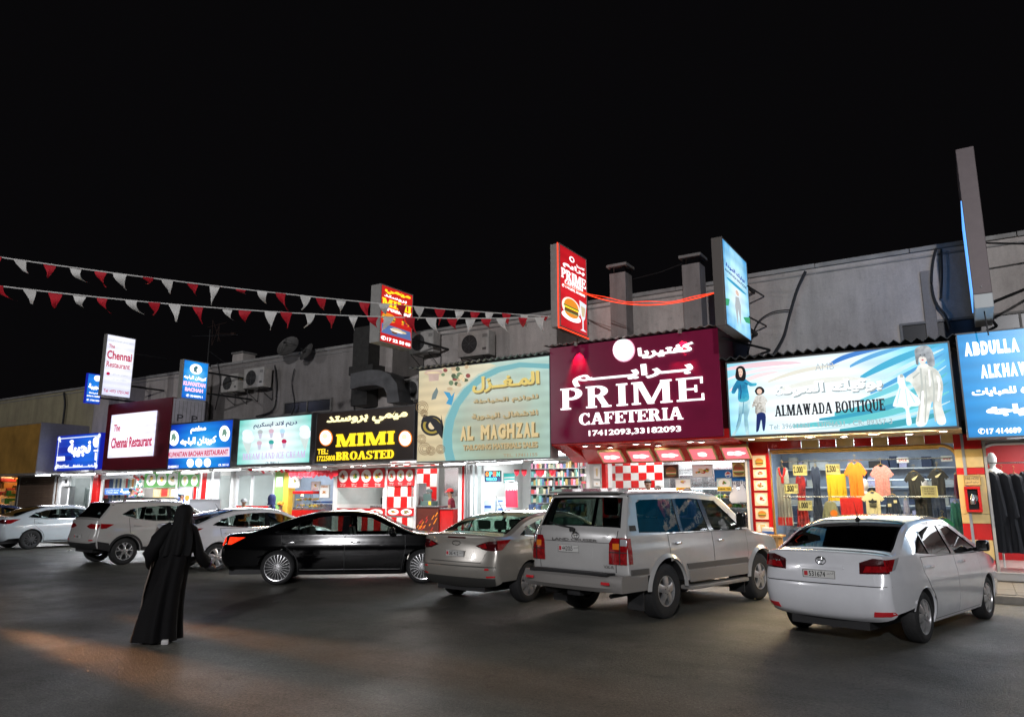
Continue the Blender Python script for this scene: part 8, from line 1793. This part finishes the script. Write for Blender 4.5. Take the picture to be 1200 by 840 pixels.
for i in range(26):
    if sl is None: g = M(); g.bbox(x0_-cx, x1_-cx, -.06, -.03, .0, .094, .01); o = g.build('shutter_slat', mat('brown shutter', (.13, .085, .06), .55, .2, noise=.3, nscale=2), T, loc=(0, 0, .15)); sl = o.data
    else: link('shutter_slat', sl, T, (0, 0, .15+.096*i))
g = M(); g.bbox(x0_-cx-.2, x0_-cx, -.1, .1, .14, 2.75, .01); g.bbox(-2.4, 2.4, -.1, .1, 2.66, 3.2, .01); g.build('surround', MT['conc'], T)
T, cx = shop('bright orange-lit shop at the far end of the row', XB['a'], XB['b'], mat('orange wall', (.75, .42, .16), .6, noise=.3), 110, (1, .70, .38))
g = M(); rnd = random.Random(14)
for i in range(50): a_, b_ = rnd.uniform(1.0, 4.3), rnd.uniform(.4, 2.6); g.bbox(a_, a_+rnd.uniform(.1, .3), .3+rnd.uniform(0, .5), 1.2, b_, b_+rnd.uniform(.1, .35), .02, rnd.randrange(6))
tag(g.build('shop_goods', FOODM, T), kind='stuff')
g = M(); g.bbox(-4.7, 4.7, -.05, .05, 2.75, 3.24, .01); g.build('header', MT['conc'], T)
# wall strip between signs and upper wall
g = M(); g.box(-47.9, 8.9, WY-.001+.02, WY+.2, 3.02, 3.249); o = g.build('lintel', MT['conc'], B)
g = M(); g.box(4.2, 8.9, WY, WY+.2, .1, 3.01); o = g.build('lower_wall', MT['plaster'], B)
# ------------------------------------------------------------------ people
def skin_mesh(V, Ed, Rr, sub=2, root=0):
    me = bpy.data.meshes.new('sk'); me.from_pydata([Vector(v) for v in V], Ed, []); o = bpy.data.objects.new('sk', me); COL.objects.link(o)
    m = o.modifiers.new('s', 'SKIN'); m.use_smooth_shade = True
    for i, d in enumerate(me.skin_vertices[0].data): r = Rr[i]; d.radius = (r, r) if not isinstance(r, tuple) else r; d.use_root = (i == root)
    s = o.modifiers.new('u', 'SUBSURF'); s.levels = sub; s.render_levels = sub
    bpy.context.view_layer.update(); out = bpy.data.meshes.new_from_object(o.evaluated_get(bpy.context.evaluated_depsgraph_get()))
    bpy.data.objects.remove(o); bpy.data.meshes.remove(me); return out
def hand(V, Ed, Rr, wi, w, d, up, side, s=1.):
    """palm and five fingers growing from wrist vertex wi; d = pointing direction, side = thumb side"""
    w, d, up, side = Vector(w), Vector(d).normalized(), Vector(up).normalized(), Vector(side).normalized()
    def add(p, r, a): V.append(tuple(p)); Rr.append(r*s); Ed.append((a, len(V)-1)); return len(V)-1
    palm = add(w+d*.05*s, (.034, .018) if False else .024, wi)
    for k, (off, ln) in enumerate(((.028, .068), (.010, .078), (-.009, .073), (-.027, .058))):
        b = w+d*.085*s+side*off*s; i = add(b, .0105, palm); j = add(b+d*ln*.5*s-up*.008*s, .0092, i); add(b+d*ln*.85*s-up*.030*s, .0078, j)
    i = add(w+d*.045*s+side*.038*s, .012, palm); j = add(w+d*.075*s+side*.056*s-up*.01*s, .0098, i); add(w+d*.10*s+side*.058*s-up*.02*s, .0085, j)
SKN = mat('warm skin', (.34, .17, .10), .5, noise=.1); HAIR = mat('black hair', (.010, .008, .007), .55)
def person(label, loc, rz, top_m, leg_m, h=1.72, cap=None, arms=None, hood=False, lean=0., long_sleeve=False, moustache=False, apron=None):
    T = thing('person', label, 'person', loc, rz); k = h/1.72
    L_ = lambda x, y, z: ((x)*k, (y-lean*max(0, z-.95))*k, z*k)
    A = arms or {-1: [(-.20, .0, 1.40), (-.25, .03, 1.14), (-.22, -.06, .90)], 1: [(.20, .0, 1.40), (.25, .03, 1.14), (.22, -.06, .90)]}
    V = []; Ed = []; Rr = []
    def ad(p, r, a=None):
        V.append(L_(*p)); Rr.append((r[0]*k, r[1]*k) if isinstance(r, tuple) else r*k)
        if a is not None: Ed.append((a, len(V)-1))
        return len(V)-1
    pel = ad((0, 0, .96), (.145, .105)); w1 = ad((0, .005, 1.12), (.125, .095), pel); ch = ad((0, .01, 1.30), (.155, .105), w1); nk0 = ad((0, .01, 1.43), (.085, .07), ch); nk = ad((0, -.005, 1.50), .052, nk0)
    jaw = ad((0, -.02, 1.57), (.068, .075), nk); sk = ad((0, -.005, 1.645), (.078, .092), jaw); ad((0, .0, 1.69), (.055, .065), sk)
    for s in (-1, 1):
        sh, el, wr_ = A[s]; a = ad((s*.10, .01, 1.41), .065, nk0); a = ad(sh, .056, a); b = ad(el, .042, a); c = ad(wr_, .028, b)
        d = Vector(L_(*wr_))-Vector(L_(*el)); d.normalize(); up = Vector((0, 0, 1)) if abs(d.z) < .8 else Vector((0, 1, 0)); hand(V, Ed, Rr, c, L_(*wr_), d, up, (Vector((-s, 0, 0)) if abs(d.z) > .5 else Vector((-s, -.1, 0))), k)
        hp = ad((s*.09, 0, .90), .095, pel); kn = ad((s*.10, -.01, .50), .062, hp); an = ad((s*.10, .02, .10), .042, kn); ad((s*.11, -.12, .05), .034, an)
    me = skin_mesh(V, Ed, Rr); me.materials.append(SKN); link('body', me, T)
    # clothes
    cV = []; cE = []; cR = []
    def cd(p, r, a=None):
        cV.append(L_(*p)); cR.append((r[0]*k, r[1]*k) if isinstance(r, tuple) else r*k)
        if a is not None: cE.append((a, len(cV)-1))
        return len(cV)-1
    a0 = cd((0, 0, .80), (.20, .155)); a1 = cd((0, .005, 1.08), (.165, .13), a0); a2 = cd((0, .01, 1.30), (.172, .122), a1); a3 = cd((0, .01, 1.425), (.10, .085), a2); cd((0, .0, 1.47), .062, a3)
    for s in (-1, 1):
        sh, el, wr_ = A[s]; a = cd((s*.10, .01, 1.41), .078, a3); a = cd(sh, .070, a); q = el if long_sleeve else tuple(x+(y-x)*.62 for x, y in zip(sh, el)); b = cd(q, .060, a)
        if long_sleeve: cd(tuple(x+(y-x)*.92 for x, y in zip(el, wr_)), .042, b)
    me = skin_mesh(cV, cE, cR); me.materials.append(top_m); link('shirt', me, T)
    cV = []; cE = []; cR = []
    b0 = cd((0, 0, 1.02), (.17, .13))
    for s in (-1, 1): hp = cd((s*.09, 0, .88), .108, b0); kn = cd((s*.10, -.01, .50), .080, hp); cd((s*.10, .015, .12), .068, kn)
    me = skin_mesh(cV, cE, cR); me.materials.append(leg_m); link('trousers', me, T)
    g = M(); [g.bbox((s*.11-.05)*k, (s*.11+.05)*k, -.20*k, .09*k, 0, .09*k, .03) for s in (-1, 1)]; g.build('shoes', MT['trim'], T, smooth=True)
    hc = Vector(L_(0, 0, 1.655))
    g = M()
    if hood:
        g.lathe([(.02, .19), (.08, .17), (.125, .10), (.135, .0), (.12, -.10), (.15, -.17)], 18, c=(hc.x, hc.y+.02, hc.z), cap=False); g.build('hood', top_m, T, smooth=True)
    else:
        bm = bmesh.new(); bmesh.ops.create_icosphere(bm, subdivisions=3, radius=.1*k)
        for v in bm.verts:
            v.co.x *= .93; v.co.y *= 1.12; v.co.z = max(v.co.z, -.06*k if v.co.y > .02 else (.035*k))
            v.co += hc+Vector((0, .006, .015))
        g.bm(bm); g.build('hair', HAIR, T, smooth=True)
    g = M()
    for s in (-1, 1):
        g.lathe([(.001, -.008), (.012, -.004), (.013, .003)], 8, c=(hc.x+s*.030*k, hc.y-.088*k, hc.z-.012), axis='y', k=0); g.lathe([(.001, -.0105), (.006, -.009)], 8, c=(hc.x+s*.030*k, hc.y-.088*k, hc.z-.012), axis='y', k=1)
        g.bbox(hc.x+s*.030*k-.016, hc.x+s*.030*k+.016, hc.y-.096*k, hc.y-.086*k, hc.z+.010, hc.z+.018, .003, k=1); g.bbox(hc.x+s*.078*k-.008, hc.x+s*.078*k+.008, hc.y-.015, hc.y+.02, hc.z-.045, hc.z+.01, .006, k=2)
    g.loft([[(hc.x-.008, hc.y-.088*k, hc.z+.0), (hc.x+.008, hc.y-.088*k, hc.z), (hc.x, hc.y-.080*k, hc.z)], [(hc.x-.016, hc.y-.088*k, hc.z-.042), (hc.x+.016, hc.y-.088*k, hc.z-.042), (hc.x, hc.y-.115*k, hc.z-.040)]], 2)
    g.bbox(hc.x-.024, hc.x+.024, hc.y-.092*k, hc.y-.078*k, hc.z-.066, hc.z-.058, .003, k=3)
    if moustache: g.bbox(hc.x-.028, hc.x+.028, hc.y-.097*k, hc.y-.078*k, hc.z-.055, hc.z-.047, .003, k=1)
    g.build('face_features', [mat('eye white', (.6, .58, .55), .3), HAIR, SKN, mat('lip', (.25, .08, .07), .5)], T, smooth=True)
    if cap:
        g = M(); g.lathe([(.001, .125), (.06, .115), (.10, .075), (.108, .03), (.106, .02)], 18, c=(hc.x, hc.y+.004, hc.z), cap=False)
        g.add([(hc.x+.09*math.cos(t), hc.y-.02-.09*math.sin(t), hc.z+.03) for t in [PI*i/8 for i in range(9)]]+[(hc.x+.085*math.cos(t), hc.y-.05-.15*math.sin(t), hc.z+.012) for t in [PI*i/8 for i in range(9)]], [(i, i+1, 10+i, 9+i) for i in range(8)]); g.build('cap', cap, T, smooth=True)
    if apron: g = M(); g.bbox(-.15*k, .15*k, -.155*k, -.145*k, .55*k, 1.3*k, .004); g.build('apron', apron, T)
    return T
REDCAP = mat('red cap cloth', (.65, .015, .015), .7); MAR = cloth('maroon shirt', (.20, .012, .03)); GTR = cloth('grey trousers', (.15, .16, .16)); ORG = cloth('orange vest', (.80, .22, .01)); BLH = cloth('navy hooded jacket', (.02, .03, .12)); WSH = cloth('white shirt cloth', (.6, .6, .6)); GCAP = cloth('grey knitted cap', (.35, .36, .37))
reach = {-1: [(-.20, 0, 1.40), (-.22, -.10, 1.14), (-.10, -.36, 1.10)], 1: [(.20, 0, 1.40), (.24, -.04, 1.14), (.12, -.34, 1.12)]}
def P(label, px, py, Y, z0, rz, *a, **k):
    X0, zt_ = at_y(px, py, Y); return person(label, (X0, Y, z0), R(rz), *a, h=(zt_-z0)/1.02, **k)
P('man in red cap and maroon shirt reaching over the red counter', 530.5, 573, 17.75, .30, -62, MAR, GTR, cap=REDCAP, arms=reach, lean=.12)
P('man in grey cap and maroon shirt behind the till', 503, 573.5, 18.1, .30, 20, MAR, GTR, cap=cloth('dark grey cap', (.12, .14, .14)), arms=reach)
P('dark-haired man with moustache facing the street before the checks', 759, 561.5, 18.1, .32, 25, WSH, GTR, moustache=True)
P('short dark-haired customer seen just over the wagon roof', 771, 569.5, 16.75, .135, 175, MAR, GTR)
P('customer with dark hair turned towards the cafeteria counter', 806, 572, 16.5, .135, 140, BLH, GTR, long_sleeve=True)
P('man in grey knitted cap and orange vest stooping behind the white fastback', 285, 585, 16.0, .135, 60, ORG, GTR, cap=GCAP, lean=.35, arms=reach)
P('person in a navy hooded jacket standing by the yellow column', 319.5, 582, 16.3, .135, 160, BLH, GTR, hood=True, long_sleeve=True)
P('small figure in orange vest half hidden behind the hooded person', 329, 589, 16.8, .135, 100, ORG, GTR, cap=ORG)
P('man in a pale blue cap near the blank white banner', 213, 577, 16.6, .135, 150, WSH, GTR, cap=cloth('pale blue cap', (.2, .3, .5)))
P('dark-haired man in dark jacket before the bright cloth window', 155, 571, 16.5, .135, 170, BLH, GTR, long_sleeve=True)

# ---- the woman in the long black robe crossing the street, seen from behind
LX, LY = -8.47, 5.56
T = thing('person', 'woman in a long black robe and headscarf walking across the street', 'person', (LX, LY, 0), R(50)); T.scale = (.81, .92, 1)
# local frame: she walks towards +y (away), right side = +x
AB = mat('black robe cloth', (.0040, .0037, .0042), .75, spec=.14, noise=.3, nscale=6, bump=.15, bscale=40); AB2 = mat('black headscarf cloth', (.0035, .0034, .0038), .8, spec=.2, bump=.2, bscale=50)
def ring(z, cx_, cy_, rx, ry, fold, n=56, ph=0.):
    return [(cx_+(rx*(1+fold*math.sin(t*7+ph)+fold*.6*math.sin(t*12+1.7*ph)))*math.cos(t), cy_+(ry*(1+fold*math.sin(t*7+ph)+fold*.5*math.sin(t*11+ph)))*math.sin(t), z) for t in [2*PI*i/n for i in range(n)]]
rows = [(.03, -.10, .00, .33, .27, .10, .2), (.07, -.10, .00, .325, .268, .10, .3), (.20, -.085, .0, .30, .25, .10, .5), (.38, -.06, .0, .275, .23, .09, .75), (.58, -.03, .01, .255, .212, .075, 1.0), (.78, .01, .01, .24, .195, .06, 1.3), (.95, .05, .02, .23, .18, .04, 1.6),
        (1.10, .08, .02, .225, .165, .025, 1.8), (1.22, .10, .02, .225, .150, .01, 1.9), (1.32, .115, .02, .20, .13, .004, 2.0), (1.37, .12, .02, .13, .10, 0, 2), (1.40, .125, .02, .075, .075, 0, 2)]
g = M(); g.loft([ring(z, a, b, c, d, f, ph=p) for z, a, b, c, d, f, p in rows], cap=False)
g.build('robe', AB, T, smooth=True, angle=80)
# body under the robe: one surface with feet, arms, hands and head
V = [(.04, .01, .90), (.085, .02, 1.15), (.115, .02, 1.36), (.125, .03, 1.43), (.135, .04, 1.50), (.14, .035, 1.565)]; Rr = [(.12, .09), (.11, .08), (.07, .06), .045, (.065, .075), (.05, .06)]; Ed = [(0, 1), (1, 2), (2, 3), (3, 4), (4, 5)]
def ad(p, r, a): V.append(p); Rr.append(r); Ed.append((a, len(V)-1)); return len(V)-1
a = ad((.22, .02, 1.33), .05, 2); a = ad((.30, .02, 1.28), .045, a); a = ad((.40, .08, 1.02), .036, a); rw = ad((.53, .20, .89), .024, a); hand(V, Ed, Rr, rw, V[rw], (.6, .45, -.25), (0, 0, 1), (-.4, .8, 0), .95)
a = ad((-.01, .01, 1.33), .05, 2); a = ad((-.10, -.01, 1.27), .045, a); a = ad((-.27, -.04, 1.03), .036, a); lw = ad((-.15, .16, .98), .024, a); hand(V, Ed, Rr, lw, V[lw], (.8, .4, .1), (0, 0, 1), (0, 0, 1), .95)
for s in (-1, 1): hp = ad((.03+s*.08, 0, .85), .08, 0); kn = ad((-.02+s*.09, .02*s, .48), .055, hp); an = ad((-.09+s*.13, -.10*s, .10), .036, kn); ad((-.09+s*.13, -.10*s+.13, .04), .030, an)
me = skin_mesh(V, Ed, Rr); me.materials.append(SKN); link('body', me, T)
def sleeve(pts, rad, flat=.75):
    g = M(); g.tube(pts, rad, 18); return g
g = M(); g.tube([(.20, .02, 1.335), (.29, .02, 1.285), (.35, .05, 1.15), (.40, .08, 1.01), (.47, .14, .92), (.52, .19, .90)], [.082, .080, .074, .078, .085, .072], 20)
g.build('right_sleeve', AB, T, smooth=True, angle=80)
g = M(); g.tube([(.0, .01, 1.335), (-.09, -.01, 1.285), (-.19, -.03, 1.18), (-.26, -.045, 1.02), (-.24, .04, .95), (-.17, .13, .96)], [.085, .095, .105, .118, .12, .085], 20)
g.build('left_sleeve', AB, T, smooth=True, angle=80)
g = M(); g.tube([(.515, .185, .90), (.55, .215, .88)], [.055, .045], 16); g.build('purple_cuff', mat('purple cuff', (.12, .03, .25), .6), T, smooth=True)
g = M(); g.bbox(.51, .60, .17, .25, .93, .955, .006); g.build('pale_purse', mat('pale purse', (.42, .42, .46), .5), T, smooth=True)
# headscarf: hood plus drape over the shoulders
hs = [(1.62, .15, .02, .03, .035), (1.605, .148, .02, .08, .09), (1.565, .146, .02, .118, .130), (1.50, .142, .02, .130, .145), (1.43, .137, .018, .128, .142), (1.38, .13, .015, .135, .138), (1.33, .12, .010, .175, .150), (1.28, .112, .006, .215, .165), (1.20, .10, .0, .24, .18), (1.12, .09, .0, .24, .182), (1.05, .075, .0, .235, .18)]
n = 48; rings = []
for i, (z, a_, b_, c_, d_) in enumerate(hs):
    f = .006*max(0, i-3); rings.append([(a_+(c_+f*math.sin(t*9+i*.2))*math.cos(t), b_+(d_+f*math.sin(t*8))*math.sin(t), z-(.05*math.cos(t-PI/2*3)*(i > 7))+(.02*math.sin(3*t) if i > 8 else 0)) for t in [2*PI*j/n for j in range(n)]])
g = M(); g.loft(rings, cap=False); g.add(rings[0], [tuple(range(n))]); g.build('headscarf', AB2, T, smooth=True, angle=80)
# loose open edge of the outer robe swinging at her left, coloured pale to stand in for headlamp light
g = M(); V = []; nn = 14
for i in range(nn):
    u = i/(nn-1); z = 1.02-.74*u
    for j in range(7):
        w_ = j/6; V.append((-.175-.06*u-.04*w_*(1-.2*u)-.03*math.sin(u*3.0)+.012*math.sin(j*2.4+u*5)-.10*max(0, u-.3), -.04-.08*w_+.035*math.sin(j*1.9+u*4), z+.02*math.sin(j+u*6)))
g.add(V, [(i*7+j, i*7+j+1, i*7+j+8, i*7+j+7) for i in range(nn-1) for j in range(6)]); g.build('robe_edge', mat('lightened robe edge', (.16, .13, .11), .35), T, smooth=True, angle=80)
g = M(); [g.bbox(-.09+s*.15-.05, -.09+s*.15+.05, -.10*s-.17, -.10*s+.15, .0, .06, .02) for s in (-1, 1)]; g.build('shoes', mat('pale shoes', (.45, .44, .43), .5), T, smooth=True)

# ---- car coming in from the left with its headlamps on, just outside the frame
kk = copy_tree(eT); kk.name = 'arriving_sedan'; kk['label'] = 'white sedan arriving from the left with its headlamps on'; kk['group'] = 'cars moving on the street'; kk.location = (-17.75, 6.15, 0); kk.rotation_euler = (0, 0, R(-6))
for s in (-1, 1):
    g = M(); g.lathe([(.001, .02), (.07, .018), (.08, 0)], 14, c=(2.155, s*.62, .72), axis='x', cap=False); g.build('headlamp', mat('lit headlamp', (1, .55, .22), .3, emit=12), kk, smooth=True)
    lamp('headlamp_beam', 'SPOT', (2.20, s*.62, .72), 6500, (1, .42, .15), .12, (R(90-4.6), 0, R(-90+3.0+s*1.2)), R(8), kk, 1.0)

# ---- small litter on the asphalt
for i, (a, b, lab) in enumerate(((78, 646, 'small white scrap of paper on the asphalt left of the crossover'), (884, 703, 'dry leaf lying on the asphalt beside the wagon front wheel'))):
    r_ = ray(a, b); t_ = -EYE/r_[2]; x_, y_ = r_[0]*t_, r_[1]*t_
    g = M(); g.add([(0, 0, .01), (.12, .02, .05), (.10, .14, .015), (-.02, .12, .06), (.05, .06, .02)], [(0, 1, 4), (1, 2, 4), (2, 3, 4), (3, 0, 4)]); tag(g.build('litter_scrap', (WPP, FOODM[3])[i], loc=(x_, y_, .004)), lab, 'litter')
